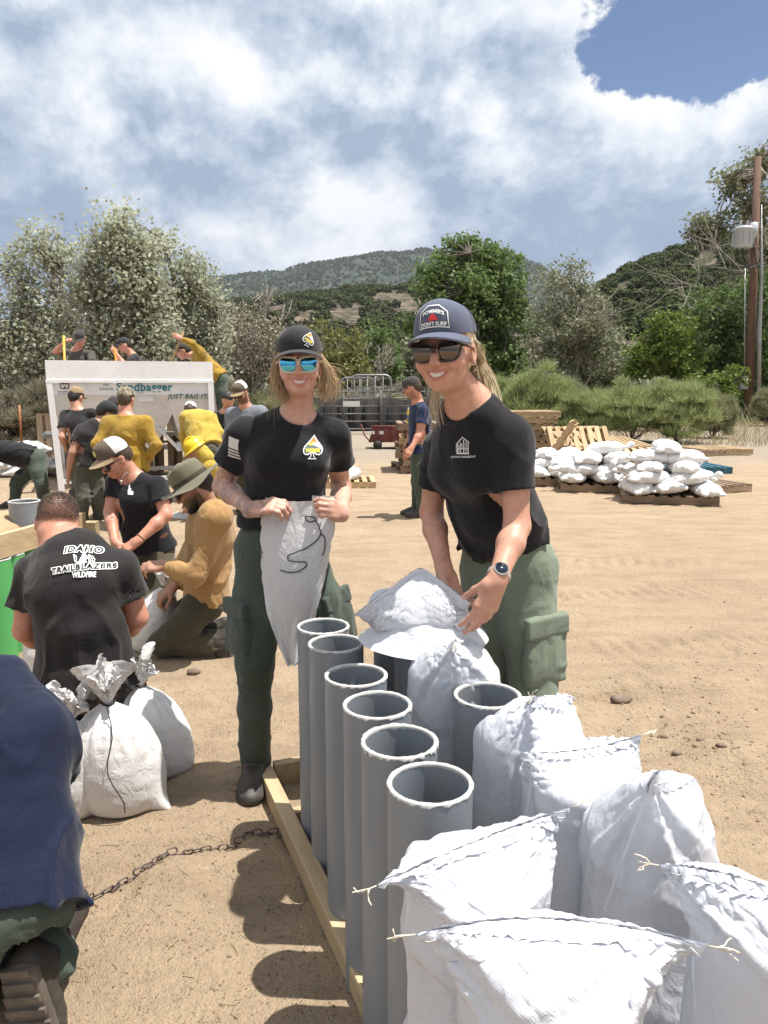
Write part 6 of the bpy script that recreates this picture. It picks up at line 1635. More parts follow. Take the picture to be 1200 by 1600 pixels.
def woman_a():
    Y = 2.72
    J = dict(head=(468, 571, 2.70), neck=(466, 648, 2.755), chest=(452, 712, 2.75), pelvis=(440, 838, 2.77),
             shL=(521, 681, 2.78), shR=(379, 678, 2.735), elL=(533, 762, 2.93), wrL=(533, 803, 2.66), elR=(348, 760, 2.86), wrR=(394, 797, 2.60),
             hipL=(480, 880, 2.78), hipR=(404, 880, 2.76), knL=(523, 1030, 2.72), knR=(398, 1035, 2.70), anL=(552, 1180, 2.82), anR=(400, 1195, 2.80))
    j = person('woman in black tee and black cap holding up an open white sack', J, Y, (.07, -1, .02), (-.03, 0, 1), 'f', 1.0, 1.0, 'fair', 'black', 'green', sleeve=.50, vox=.0039, hem=-.045, smile=True, belt='belt', wr=1.2,
               hands={'R': ((1, -.15, .28), (.0, .55, -.9), [.4, .45, .5, .5, .5], 1.0, .8, (.2, .5)), 'L': ((-.35, -.75, .35), (-.85, .45, -.1), [.6, .72, .78, .8, .8], 1.0, .4, (.1, .9))},
               hat=('cap', 'capblack', 'capblack', 'capblack', dict(tall=.012, tilt=R(-3))), feet={'R': ((.02, -1, 0),), 'L': ((.35, -1, 0),)}, collar=.01, cuff=.0)
    print('A', bones(j))
    e, body, shirt, Hm, hs, hc = j['_e'], j['_body'], j['_shirt'], j['_Hm'], j['_hs'], j['_hc']
    # tattooed right arm
    V = o_np[body.name][0]; d = SDF(); d.cap(j['shR'], j['elR'], .065); d.cap(j['elR'], j['wrR'], .06); dd = d.eval(V); add_float_attr(body.data, 'ink', (dd < .0).astype(np.float32))
    lens = bpy.data.materials.new('blue_mirror_lens'); lens.use_nodes = True; q = NT(lens.node_tree); b_ = q.n['Principled BSDF']; b_.inputs['Base Color'].default_value = (.10, .42, .62, 1); b_.inputs['Metallic'].default_value = 1; b_.inputs['Roughness'].default_value = .03
    sunglasses(e, hc, Hm, hs, material('cream_sunglass_frame', (.62, .54, .44), .4), lens, -.002)
    # hair: chin-length, blown out to her left
    W = lambda x, y, z: hc+Vector(np.array(Hm) @ np.array([x, y, z]))*hs
    hair_shell(e, hc, Hm, hs, M_HAIRSB, .0, -.085, 'hair_cap', .006)
    GL = [[W(s*.074, a, .035), W(s*.086, a-.005, .0), W(s*(.088+o*.3), a-.01, -.04), W(s*(.080+o*.7), a-.006, -.085), W(s*(.064+o), a+.008, -.118-l)] for s, o, l, a in ((1, -.002, .0, .012), (1, .004, -.01, -.02), (1, -.006, .006, -.045))]
    GR = [[W(-.074, a, .035), W(-.088, a-.004, .0), W(-.094-o*.2, a-.01, -.035), W(-.096-o*.4, a-.02, -.072), W(-.080-o*.5, a-.015, -.108+l*.3)] for o, l, a in ((0, -.01, .01), (.02, .0, -.015), (.045, .03, -.03), (.06, .05, -.04))]
    GB = [[W(x, -.085, .02), W(x*1.1, -.098, -.03), W(x*1.15, -.09, -.075), W(x*1.1, -.075, -.115)] for x in (-.06, -.03, 0, .03, .06)]
    strands('hair', GL, 700, .0085, .0008, M_HAIRSB, e, 1, flare=1.6); strands('hair', GR, 1000, .0095, .0008, M_HAIRSB, e, 2, flare=1.6); strands('hair', GB, 200, .012, .0015, M_HAIRSB, e, 3)
    fly = [[W(-.09, 0, -.02), W(-.13, -.02, -.06), W(-.16, -.02, -.10), W(-.19, -.02, -.125)], [W(-.09, 0, .0), W(-.14, -.02, -.03), W(-.17, -.02, -.075)], [W(.075, .02, -.02), W(.085, .03, -.08), W(.095, .035, -.15), W(.085, .03, -.19)]]
    strands('stray_hair', fly, 26, .012, .0007, M_HAIRSB, e, 4, flare=2.2)
    bv = bvh_of(shirt)
    spade_emblem(shirt, P(493, 697, j['chest'].y), -j['_side']*-1 if False else (1, .0, 0), (0, 0, 1), .088, bv, R(-3))
    cp, cf, Hc = j['_cap']; Hc = np.array(Hc); bc = bvh_of(cf)
    fw = Vector(Hc @ np.array([-.52, .80, .30])); org = hc+Vector(Hc @ np.array([-.036, .078, .086]))*hs; xd = Vector((0, 0, 1)).cross(fw)*-1 if False else fw.cross(Vector((0, 0, 1)))*-1
    spade_emblem(cp, org, Vector((1, 0, 0))-fw*fw.x, Vector((0, 0, 1))-fw*fw.z, .060, bc, R(-14))
    # flag on her right sleeve
    n = Vector((-.75, -.66, 0)); xd = n.cross(Vector((0, 0, 1)))*-1; org = P(352, 702, j['shR'].y-.06)
    V, F = poly_2d([(-.018, .0), (.018, .0), (.018, .042), (-.018, .042)]); place_print('flag_patch', V, F, org, xd, (0, 0, 1), M_WHT2, shirt, bv, .003, .01, R(-22))
    for k in range(3):
        V, F = poly_2d([(-.018, -.012-k*.012), (.018, -.012-k*.012), (.018, -.005-k*.012), (-.018, -.005-k*.012)]); place_print('flag_patch', V, F, org, xd, (0, 0, 1), M_WHT2, shirt, bv, .003, .01, R(-22))
    # small tattoo lettering on the left arm
    tr = j['_trousers']
    cargo_pocket(tr, tr, j['hipR'].lerp(j['knR'], .62)+Vector((-.072, -.035, 0)), (-.8, -.6, 0), (0.02, 0, -1), .155, .20, FB['green'])
    cargo_pocket(tr, tr, j['hipL'].lerp(j['knL'], .55)+Vector((.075, -.02, 0)), (.85, -.5, 0), (0.25, 0, -1), .15, .20, FB['green'])
    return j
WA = woman_a()

def woman_b():
    Y = 2.3
    J = dict(head=(696, 550, 2.13), neck=(731, 617, 2.215), chest=(745, 715, 2.29), pelvis=(790, 862, 2.42),
             shL=(800, 680, 2.17), shR=(688, 696, 2.42), elL=(808, 822, 2.13), wrL=(776, 908, 1.985), elR=(674, 800, 2.48), wrR=(694, 890, 2.29),
             hipL=(828, 905, 2.36), hipR=(758, 905, 2.48), knL=(832, 1105, 2.30), knR=(772, 1105, 2.44), anL=(842, 1325, 2.42), anR=(778, 1290, 2.56))
    j = person('woman in black tee and slate blue cap leaning over the grey pipes', J, Y, (-.36, -.93, -.02), (-.06, 0, 1), 'f', 1.0, 1.03, 'tan', 'black', 'sage', sleeve=.60, vox=.0039, hem=-.055, smile=True, belt='belt', wr=1.2, loose=1.03,
               hands={'L': ((-.36, -.04, -.93), (-.40, .90, .12), [.2, .20, .16, .18, .22], 1.04, .35, (.0, .8)), 'R': ((.3, -.3, -.8), (.5, -.5, 0), [.4, .4, .4, .4, .4])},
               hat=('cap', 'capnavy', 'capmesh', 'capnavy', dict(tall=.014, tilt=R(-4))), collar=-.006)
    print('B', bones(j))
    e, body, shirt, Hm, hs, hc = j['_e'], j['_body'], j['_shirt'], j['_Hm'], j['_hs'], j['_hc']
    lens = bpy.data.materials.new('dark_lens'); lens.use_nodes = True; b_ = NT(lens.node_tree).n['Principled BSDF']; b_.inputs['Base Color'].default_value = (.12, .10, .085, 1); b_.inputs['Metallic'].default_value = .9; b_.inputs['Roughness'].default_value = .04
    sunglasses(e, hc, Hm, hs, material('tortoise_sunglass_frame', (.020, .010, .010), .25), lens, -.002)
    hair_shell(e, hc, Hm, hs, M_HAIRBL, .0, -.06, 'hair_cap', .004)
    W = lambda x, y, z: hc+Vector(np.array(Hm) @ np.array([x, y, z]))*hs
    tail = [[W(x*.5-.01, -.085, -.005), W(x-.02, -.125, -.02), W(x*1.2-.034+o, -.138, -.065), W(x*1.4-.042+o, -.132, -.12), W(x*1.5-.046+o, -.112, -.165-l)] for x, o, l in ((-.02, -.004, .0), (0, .0, .02), (.02, .004, .01), (-.03, -.012, -.02))]
    strands('ponytail', tail, 1100, .0095, .0009, M_HAIRBL, e, 5, flare=1.35)
    side = [[W(-.070, -.02, .02), W(-.083, -.05, -.01), W(-.085, -.09, -.03), W(-.05, -.12, -.035)], [W(-.072, .0, .03), W(-.084, -.035, .015), W(-.083, -.075, -.005), W(-.04, -.115, -.02)]]
    strands('hair', side, 260, .006, .0011, M_HAIRBL, e, 6); strands('hair', [[W(-s[0]*0-(-1)*.0, 0, 0) for s in ()] or [W(.070, -.02, .02), W(.083, -.05, -.01), W(.085, -.09, -.03), W(.05, -.12, -.035)]], 160, .007, .0011, M_HAIRBL, e, 7)
    low = [[W(.05, -.10, -.02), W(.062, -.10, -.08), W(.064, -.085, -.14), W(.056, -.07, -.19)]]; strands('hair', low, 50, .007, .0012, M_HAIRBL, e, 8, flare=1.8)
    fly = [[W(-.08, -.03, -.045), W(-.085, .0, -.05), W(-.075, .03, -.055)], [W(-.08, -.11, -.02), W(-.10, -.15, -.08), W(-.11, -.165, -.14)], [W(-.03, -.13, -.04), W(-.04, -.18, -.10), W(-.05, -.18, -.17)]]
    strands('stray_hair', fly, 16, .006, .0006, M_HAIRBL, e, 9, flare=2)
    # earring
    MB().lathe([(0, -.004), (.004, 0), (0, .004)], 8, W(-.083, .0, -.036)).build('earring', M_METAL, e, True)
    bv = bvh_of(shirt); xd = Vector((.93, -.37, 0)); o0 = P(725, 698, j['chest'].y-.1); yd = Vector((.05, 0, 1))
    # small line-drawn hut emblem with lettering under it
    k = .011; put = lambda V, F, nm='emblem': place_print(nm, V, F, o0, xd, yd, M_WHT2, shirt, bv, .003, .012, R(4))
    for pts, w in (([(-1.9, .7), (.1, 2.5), (1.9, 1.0)], .30), ([(-1.5, .8), (-1.5, -1.6)], .28), ([(1.6, 1.0), (1.6, -1.6)], .28), ([(-1.9, -1.6), (1.9, -1.7)], .34), ([(-.6, 1.2), (-.6, -1.5)], .25), ([(.35, 1.9), (.35, -1.5)], .3), ([(1.0, 1.2), (1.0, -1.4)], .22), ([(-1.1, .6), (-1.1, -1.4)], .22), ([(-.2, .9), (-.2, -.6)], .2), ([(-1.5, -.4), (1.6, -.5)], .18), ([(-1.9, .7), (-1.9, -1.2), (-1.5, -1.2)], .2)):
        V, F = stroke_2d([(x*k, y*k) for x, y in pts], w*k); put(V, F)
    V, F = text_2d('HELITACK PARADISE UT', .0075, bold=.0002); put(V+np.array([0, -.030]), F, 'lettering')
    cp, cf, Hc = j['_cap']; Hc = np.array(Hc); bc = bvh_of(cf)
    fw = Vector(Hc @ np.array([0.0, .93, .36])); org = hc+Vector(Hc @ np.array([.0, .09, .090]))*hs; xd = Vector(Hc @ np.array([-1.0, 0, 0])); yd = fw.cross(xd)
    if yd.z < 0: yd = -yd
    putc = lambda V, F, m, l=.003, nm='emblem': place_print(nm, V, F, org, xd, yd, m, cp, bc, l, .008)
    V, F = stroke_2d([(-.040, -.022), (.040, -.022), (.036, .018), (.014, .035), (-.014, .035), (-.036, .018)], .0026, True); putc(V, F, M_WHT)
    V, F = text_2d("DON'T SURF", .0130, bold=.0004, scale_x=.94); putc(V-np.array([(V[:, 0].max()+V[:, 0].min())/2, .019]), F, M_WHT, .0032, 'lettering')
    V, F = text_2d("POMMIE'S", .0135, bold=.0004); V = V-np.array([(V[:, 0].max()+V[:, 0].min())/2, -.013]); V[:, 1] -= 7.0*V[:, 0]**2; putc(V, F, M_WHT, .0032, 'lettering')
    V, F = poly_2d([(-.014, -.007), (.014, -.006), (.009, .003), (.003, .010), (-.004, .010), (-.009, .002)]); putc(V, F, material('red_emblem', (.62, .03, .03), .6), .0034)
    # watch
    w = j['wrL']; ax = (j['wrL']-j['elL']).normalized(); c = w-ax*.02; 
    mb = MB(); sd_ = ax.orthogonal().normalized(); fr = frame((0, -1, .0), (0, 0, 1))
    wt = SDF(); wt.cap(c-ax*.009, c+ax*.009, .0325, .0325, 0); wt.fn(lambda p, d: np.maximum(d, np.abs((p-A3(c)) @ A3(ax))-.009)); wo = wt.build('watch', .003, material('watch_band', (.34, .29, .25), .6), e)
    nrm = Vector((-.12, -.95, .28)); nrm = (nrm-ax*nrm.dot(ax)).normalized(); M3 = nrm.to_track_quat('Z', 'Y').to_matrix()
    MB().lathe([(0, 0), (.020, 0), (.0205, .006), (.0185, .0085), (.0165, .0088)], 28, c+nrm*.028, M3).build('watch_case', M_METAL, wo, True)
    MB().lathe([(0.0, .0), (.0170, 0), (.0170, .0093), (0, .0093)], 28, c+nrm*.028, M3).build('watch_face', material('watch_glass', (.008, .014, .030), .08), wo, True)
    tr = j['_trousers']
    cargo_pocket(tr, tr, j['hipL'].lerp(j['knL'], .50)+Vector((.040, -.070, 0)), (.50, -.86, 0), (0.02, 0, -1), .160, .215, FB['sage'])
    # belt buckle
    pc = j['pelvis']; fw = j['_fwd']; MB().box(pc+fw*.118+j['_up']*.062, (.045, .012, .034), frame(fw, j['_up'])).build('belt_buckle', M_BLACK, tr)
    return j
WB = woman_b()
# ================================================================= EVERYONE ELSE
def man_idaho():
    J = dict(head=(90, 816, 3.06), neck=(104, 840, 3.0), chest=(118, 915, 2.93), pelvis=(140, 1050, 2.92), shL=(50, 893, 2.98), shR=(190, 885, 2.97),
             elL=(38, 985, 2.97), wrL=(84, 1015, 3.12), elR=(214, 965, 3.0), wrR=(180, 1004, 3.17), hipL=(112, 1075, 2.94), hipR=(170, 1075, 2.94),
             knL=(85, 1128, 3.22), knR=(195, 1128, 3.22), anL=(112, 1150, 2.84), anR=(172, 1150, 2.84))
    j = person('kneeling man seen from behind in a printed black tee', J, 2.95, (-.18, .82, -.55), (-.02, .5, .85), 'm', 1.16, 1.0, 'ruddy', 'washed', 'camo', sleeve=.60, vox=.0062, hem=.05, wr=1.35, loose=1.05, hair=('buzz',), neck_r=.066,
               feet={'L': ((0, -.25, -1), (0, 1, .1)), 'R': ((0, -.25, -1), (0, 1, .1))}, collar=.035)
    print('I', bones(j)); sh = j['_shirt']; bv = bvh_of(sh)
    n = Vector((-.02, -1, .42)).normalized(); xd = Vector((1, 0.02, 0)); yd = n.cross(xd)*-1 if n.cross(xd).z < 0 else n.cross(xd)
    c = P(130, 880, 2.84)
    def put(V, F, m, lift, off=(0, 0), rot=0.0, nm='lettering'):
        cs, sn = math.cos(rot), math.sin(rot); V = np.stack([V[:, 0]*cs-V[:, 1]*sn+off[0], V[:, 0]*sn+V[:, 1]*cs+off[1]], 1)
        place_print(nm, V, F, c, xd, yd, m, sh, bv, lift, .016, R(4))
    def arc(V, k): V = V.copy(); V[:, 1] += k*V[:, 0]**2; return V
    for txt, size, off, bold, k, sp in (('IDAHO', .037, (-.010, .050), .0034, -1.2, 1.12), ('TRAILBLAZERS', .0305, (.0, -.026), .0034, .0, 1.12)):
        V, F = text_2d(txt, size, bold=bold*1.35, spacing=sp); V = arc(V-np.array([(V[:, 0].max()+V[:, 0].min())/2, 0]), k); put(V, F, M_WHT, .0045, off, R(5) if txt[0] == 'T' else 0)
        V, F = text_2d(txt, size, bold=bold*.25, spacing=sp); V = arc(V-np.array([(V[:, 0].max()+V[:, 0].min())/2, 0]), k); put(V, F, FB['washed'], .0062, off, R(5) if txt[0] == 'T' else 0)
    V, F = text_2d('WILDFIRE', .029, bold=.0012, scale_x=.62); V = V-np.array([(V[:, 0].max()+V[:, 0].min())/2, 0]); put(V, F, M_WHT, .0045, (.008, -.056), R(1))
    # figure between tool handles, flames and contour lines
    V, F = poly_2d([(x*.0085, y*.0085) for x, y in [(-1.6, -.5), (-1.3, 1.2), (-1.0, 2.6), (-1.1, 3.6), (-.5, 4.3), (.1, 4.1), (.3, 3.4), (.9, 2.7), (1.3, 1.4), (1.0, .9), (1.3, -.5), (.4, -.5), (0, .6), (-.3, -.5)]]); put(V, F, M_WHT, .0045, (0, .008), 0, 'emblem')
    for pts, w in (([(-.5, 4.4), (-1.3, 5.0), (-1.2, 6.2), (-.6, 7.0)], .28), ([(0, 4.4), (.6, 5.2), (.4, 6.4), (-.2, 7.0)], .28), ([(-4.4, 3.4), (-3.2, 2.6), (-2.6, 1.0), (-2.8, -.2), (-1.4, -.8)], .34), ([(-4.4, 3.4), (-3.7, 1.8), (-3.2, .0), (-2.2, -.7)], .3),
                   ([(1.2, 3.4), (3.0, 2.6), (4.2, 1.0), (4.0, -.6)], .28), ([(1.2, 2.8), (2.6, 2.0), (3.5, .7), (3.3, -.6)], .26), ([(1.2, 2.2), (2.2, 1.5), (2.9, .4), (2.7, -.6)], .24), ([(1.4, 1.6), (1.9, 1.0), (2.3, .2), (2.1, -.6)], .22), ([(-1.8, -.6), (1.6, -.6)], .5)):
        V, F = stroke_2d([(x*.0085, y*.0085) for x, y in pts], w*.0085); put(V, F, M_WHT, .0045, (0, .008), 0, 'emblem')
man_idaho()

def man_navy_front():
    J = dict(head=(-100, 985, 2.04), neck=(-52, 1050, 1.92), chest=(0, 1185, 1.78), pelvis=(6, 1420, 1.58), shL=(-150, 1150, 1.94), shR=(58, 1132, 1.86),
             elL=(-140, 1240, 2.0), wrL=(-90, 1300, 2.15), elR=(86, 1215, 2.0), wrR=(20, 1230, 2.22), hipL=(-44, 1455, 1.60), hipR=(44, 1455, 1.59),
             knL=(-95, 1430, 1.98), knR=(66, 1470, 1.95), anL=(-60, 1560, 1.70), anR=(66, 1500, 1.62))
    j = person('crouching man in deep navy tee cut off by the left edge', J, 1.65, (-.5, .8, -.3), (0, .3, 1), 'm', 1.18, 1.0, 'tan', 'deepnavy', 'green', sleeve=.85, vox=.0062, hem=.07, wr=1.5, loose=.90, pg=.84, hair=(M_HAIRBR, .0, -.06),
               feet={'L': ((0, -.2, -1), (0, 1, .1)), 'R': ((.1, -.2, -1), (0, 1, .1))})
    print('N', bones(j)); sh = j['_shirt']; bv = bvh_of(sh)
man_navy_front()

def man_trucker():
    J = dict(head=(180, 716, 4.92), neck=(206, 742, 4.99), chest=(214, 782, 5.0), pelvis=(232, 848, 5.08), shL=(247, 757, 4.95), shR=(182, 752, 5.03),
             elL=(259, 805, 4.86), wrL=(214, 846, 4.72), elR=(172, 800, 4.95), wrR=(180, 848, 4.78), hipL=(252, 868, 5.07), hipR=(218, 868, 5.08), knL=(258, 945, 4.86), knR=(222, 948, 4.84), anL=(258, 935, 5.30), anR=(226, 935, 5.30))
    j = person('kneeling man in black tee and tan and white trucker cap', J, 5.0, (-.62, -.52, -.55), (-.25, -.25, 1), 'm', 1.0, 1.02, 'ruddy', 'black', 'olive', sleeve=.60, vox=.0075, hem=.03, belt='beltbr', hair=(M_HAIRBR, .0, -.05),
               hat=('cap', 'capbrown', 'capwhite', 'captan', dict(tall=.012)), full=True, feet={'L': ((0, .25, -1), (0, -1, .1)), 'R': ((0, .25, -1), (0, -1, .1))},
               hands={'L': ((-.8, -.2, -.5), (0, .6, -.8), [.3, .4, .4, .45, .5]), 'R': ((.4, -.4, -.8), (.3, .7, .3), [.3, .4, .4, .4, .4])})
    print('T', bones(j)); e, Hm, hs, hc, sh = j['_e'], j['_Hm'], j['_hs'], j['_hc'], j['_shirt']
    sunglasses(e, hc, Hm, hs, M_BLACK, material("yellow_edge_lens", (.05, .05, .05), .05, .8), -.002)
    bv = bvh_of(sh); c = P(201, 766, 4.85)
    V, F = poly_2d([(x*.008, y*.008) for x, y in [(-1.6, -4.0), (2.8, -4.0), (2.8, -1.2), (1.6, -1.4), (.9, -.6), (1.0, .6), (.2, 1.4), (-.2, 2.6), (-.2, 4.2), (-1.3, 4.2), (-1.2, 1.0), (-1.7, -.6)]]); place_print('state_outline_print', V, F, c, (1, .1, 0), (0, 0, 1), M_WHT, sh, bv, .004, .015)
    # necklace with cross
    nb = j['neck']; mb = MB(); pts = [P(x, y, 4.865) for x, y in ((196, 737), (191, 745), (189, 751), (193, 744), (200, 738))]; mb.tube(pts, .0022, 5); mb.box(P(189, 754, 4.86), (.006, .004, .03)); mb.box(P(189, 752.5, 4.86), (.018, .004, .006)); mb.build('necklace', M_METAL, e, True)
    cp, cf, Hc = j['_cap']; Hc = np.array(Hc); bc = bvh_of(cf); fw = Vector(Hc @ np.array([0, .95, .25])); xd = Vector(Hc @ np.array([-1., 0, 0])); yd = xd.cross(fw); yd = yd if yd.z > 0 else -yd
    V, F = poly_2d([(.028*math.cos(a), .020*math.sin(a)) for a in np.linspace(0, 2*PI, 20, endpoint=False)]); place_print('cap_patch', V, F, hc+fw*.09+Vector((0, 0, .08)), xd, yd, material('green_cap_patch', (.36, .42, .14), .7), cp, bc, .003, .01)
    wr = j['wrL']; ax = (j['wrL']-j['elL']).normalized(); c = wr-ax*.03; w = SDF(); w.cap(c-ax*.004, c+ax*.004, .034, .034, 0); w.fn(lambda p, d: np.maximum(d, np.abs((p-A3(c)) @ A3(ax))-.006)); w.build('bracelet', .004, FB['beltbr'], e)
man_trucker()

def man_tan():
    J = dict(head=(301, 760, 4.13), neck=(327, 790, 4.20), chest=(328, 838, 4.22), pelvis=(322, 922, 4.27), shL=(337, 806, 4.04), shR=(322, 802, 4.38), elL=(306, 898, 3.98), wrL=(258, 884, 4.02), elR=(292, 880, 4.42), wrR=(270, 918, 4.25),
             hipL=(322, 945, 4.17), hipR=(318, 945, 4.36), knL=(252, 1005, 4.14), knR=(246, 990, 4.42), anL=(340, 1003, 4.20), anR=(338, 985, 4.45))
    j = person('kneeling bearded man in tan pullover and olive sun hat', J, 4.2, (-.80, -.18, -.52), (-.45, -.05, 1), 'm', 1.0, 1.02, 'brown', 'tan', 'olive', vox=.007, hem=.02, long_sleeve=True, wr=1.4, loose=1.0, hair=(M_HAIRDK, .0, -.06), hat=('boonie', 'hatolive'), stub=1.0, full=True,
               feet={'L': ((.25, 0, -1), (-1, 0, .1)), 'R': ((.25, 0, -1), (-1, 0, .1))}, hands={'L': ((-1, -.1, .0), (.1, .5, -.8), [.3, .35, .4, .45, .5]), 'R': ((-.6, -.3, -.4), (0, .3, -.9), [.5, .6, .6, .6, .6])})
    print('Tan', bones(j)); sunglasses(j['_e'], j['_hc'], j['_Hm'], j['_hs'], M_BLACK, material('smoky_lens', (.03, .03, .03), .06, .6), .004)
    s = SDF(); Hn = np.array(j['_Hm'], np.float32); W = lambda x, y, z: A3(j['_hc'])+Hn @ (np.array([x, y, z], np.float32)*j['_hs'])
    s.ell(W(0, .040, -.072), np.array([.053, .052, .042])*j['_hs'], Hn, .02); s.ell(W(0, .078, -.096), np.array([.028, .024, .030])*j['_hs'], Hn, .02)
    for sx in (-1, 1): s.cap(W(sx*.066, .01, -.02), W(sx*.052, .035, -.07), .014, .018, .02)
    s.cut(W(0, .0, -.044), Hn @ np.array([0, .5, 1.0])); s.disp = lambda p: .003*vnoise(p*80, 2); s.build('beard', .005, M_HAIRDK, j['_e'])
man_tan()

def standing(label, px, pts, Y, hd, **kw):
    """short-hand: pts gives the joints seen in the photograph; hidden legs stand on the ground below"""
    J = dict(pts)
    if 'hipL' not in J:
        pc = P(*J['pelvis'], Y) if len(J['pelvis']) == 2 else P(*J['pelvis']); f = Vector((hd[0], hd[1], 0)).normalized(); s = Vector((-f.y, f.x, 0))
        J['hipL'] = pc+s*.09-Vector((0, 0, .06)); J['hipR'] = pc-s*.09-Vector((0, 0, .06)); z = pc.z-.06
        for S_, sg in (('L', 1), ('R', -1)):
            J['kn'+S_] = pc+s*.10*sg+f*.05; J['kn'+S_].z = .10+(z-.10)*.5; J['an'+S_] = pc+s*.11*sg-f*.02; J['an'+S_].z = .10
    return person(label, J, Y, hd, **kw)

def crowd():
    o = {}
    o['yellow'] = standing('man in mustard fire shirt seen from behind at the hopper', 0, dict(head=(197, 624, 8.08), neck=(197, 648, 8.02), chest=(198, 683, 8.0), pelvis=(200, 745, 7.98), shL=(170, 663, 8.0), shR=(226, 663, 8.0), elL=(152, 694, 7.9), wrL=(178, 706, 8.15), elR=(245, 697, 7.9), wrR=(222, 722, 8.12)), 8.0, (.05, 1, -.15),
        girth=1.12, shirt='yellow', pants='khaki', vox=.011, hem=.02, long_sleeve=True, wr=1.8, loose=1.12, skin_='ruddy', hat=('cap', 'camohat', 'camohat', 'camohat', {}), hair=(M_HAIRBR, .0, -.06))
    o['lemon'] = standing('worker in bright yellow shirt bowed against the right of the hopper', 0, dict(head=(297, 642, 10.72), neck=(306, 645, 10.52), chest=(311, 661, 10.4), pelvis=(322, 703, 10.2), shL=(291, 653, 10.45), shR=(328, 653, 10.42), elL=(287, 684, 10.5), wrL=(291, 706, 10.65), elR=(343, 676, 10.35), wrR=(344, 693, 10.6)), 10.3, (-.1, .8, -.6), up=(0, .6, .8),
        girth=1.15, shirt='lemon', pants='khaki', vox=.012, hem=.02, long_sleeve=True, wr=1.6, loose=1.12, hat=('cap', 'capwhite', 'capwhite', 'capwhite', {}), hair=(M_HAIRBR, .0, -.06))
    o['hard'] = standing('crouching worker in yellow hard hat reaching to the ground', 0, dict(head=(305, 704, 8.62), neck=(317, 717, 8.72), chest=(322, 737, 8.75), pelvis=(338, 768, 8.85), shL=(325, 727, 8.62), shR=(312, 727, 8.88), elL=(306, 757, 8.5), wrL=(296, 785, 8.45), elR=(300, 757, 8.85), wrR=(292, 783, 8.7),
        hipL=(335, 772, 8.78), hipR=(334, 772, 8.98), knL=(314, 772, 8.62), knR=(312, 770, 9.0), anL=(332, 806, 8.72), anR=(330, 803, 8.98)), 8.7, (-.75, -.3, -.5), up=(-.3, 0, 1), shirt='lemon', pants='olive', vox=.011, long_sleeve=True, wr=1.4, hat=('hard',), hair=(M_HAIRDK, .0, -.06), skin_='brown')
    # yellow neck shroud under the hard hat
    h = o['hard']; s = SDF(); Hn = np.array(h['_Hm'], np.float32); W = lambda x, y, z: A3(h['_hc'])+Hn @ np.array([x, y, z], np.float32)
    s.econe(W(0, -.03, .02), W(0, -.05, -.13), Hn[:, 0], (.085, .09), (.11, .10), .02); s.cut(W(0, .02, 0), Hn @ np.array([0, 1., 0.])); s.disp = lambda p: .006*vnoise(p*20, 3); s.build('neck_shroud', .009, FB['lemon'], h['_e'])
    o['tancap'] = standing('man in charcoal tee and tan cap leaning into the left of the hopper', 0, dict(head=(119, 621, 9.42), neck=(122, 640, 9.38), chest=(121, 662, 9.36), pelvis=(126, 712, 9.3), shL=(101, 648, 9.36), shR=(143, 645, 9.38), elL=(97, 683, 9.25), wrL=(106, 705, 9.45), elR=(150, 678, 9.45), wrR=(152, 690, 9.7)), 9.3, (.25, .9, -.35),
        shirt='char', pants='khaki', vox=.011, hem=.02, wr=1.3, hat=('cap', 'captan', 'captan', 'captan', {}), hair=(M_HAIRDK, .0, -.06), skin_='tan')
    o['bend'] = standing('man in charcoal tee and black cap stooping beside the hopper leg', 0, dict(head=(166, 645, 8.35), neck=(156, 660, 8.3), chest=(145, 680, 8.28), pelvis=(136, 722, 8.25), shL=(128, 672, 8.2), shR=(160, 668, 8.38), elL=(113, 707, 8.1), wrL=(107, 742, 8.15), elR=(168, 695, 8.5), wrR=(170, 715, 8.6),
        hipL=(126, 733, 8.22), hipR=(146, 733, 8.3), knL=(130, 780, 8.15), knR=(153, 778, 8.25), anL=(127, 815, 8.25), anR=(155, 813, 8.35)), 8.3, (.6, .6, -.5), up=(.4, 0, 1), shirt='char', pants='khaki', vox=.011, hem=.03, wr=1.5, hat=('cap', 'capblack', 'capblack', 'capblack', {}), hair=(M_HAIRDK, .0, -.06), skin_='brown', loose=1.1)
    o['hidden'] = standing('man in dark cap half hidden between the two others at the hopper', 0, dict(head=(179, 636, 9.5), neck=(177, 658, 9.55), chest=(176, 680, 9.55), pelvis=(174, 735, 9.55), shL=(192, 664, 9.55), shR=(161, 664, 9.55), elL=(196, 690, 9.6), wrL=(190, 710, 9.8), elR=(158, 690, 9.6), wrR=(165, 710, 9.8)), 9.5, (.2, .9, -.4), shirt='char', pants='olive', vox=.013, hat=('cap', 'capgrey', 'capgrey', 'capgrey', {}), hair=(M_HAIRDK,), full=False)
    o['left'] = standing('man in black tee and green trousers bending at the left edge', 0, dict(head=(-48, 726, 9.45), neck=(-22, 712, 9.48), chest=(10, 706, 9.5), pelvis=(60, 716, 9.55), shL=(-12, 715, 9.32), shR=(-12, 712, 9.66), elL=(-20, 745, 9.25), wrL=(-16, 772, 9.2), elR=(-20, 745, 9.7), wrR=(-12, 770, 9.6),
        hipL=(66, 727, 9.45), hipR=(58, 727, 9.64), knL=(70, 757, 9.38), knR=(30, 757, 9.62), anL=(70, 786, 9.55), anR=(23, 786, 9.6)), 9.5, (-.9, -.1, -.4), up=(-.2, 0, .9), shirt='black', pants='green', vox=.011, hem=.02, wr=1.5, loose=1.05, hair=(M_HAIRDK,), girth=1.1, feet={'L': ((-1, 0, 0),), 'R': ((-1, 0, 0),)})
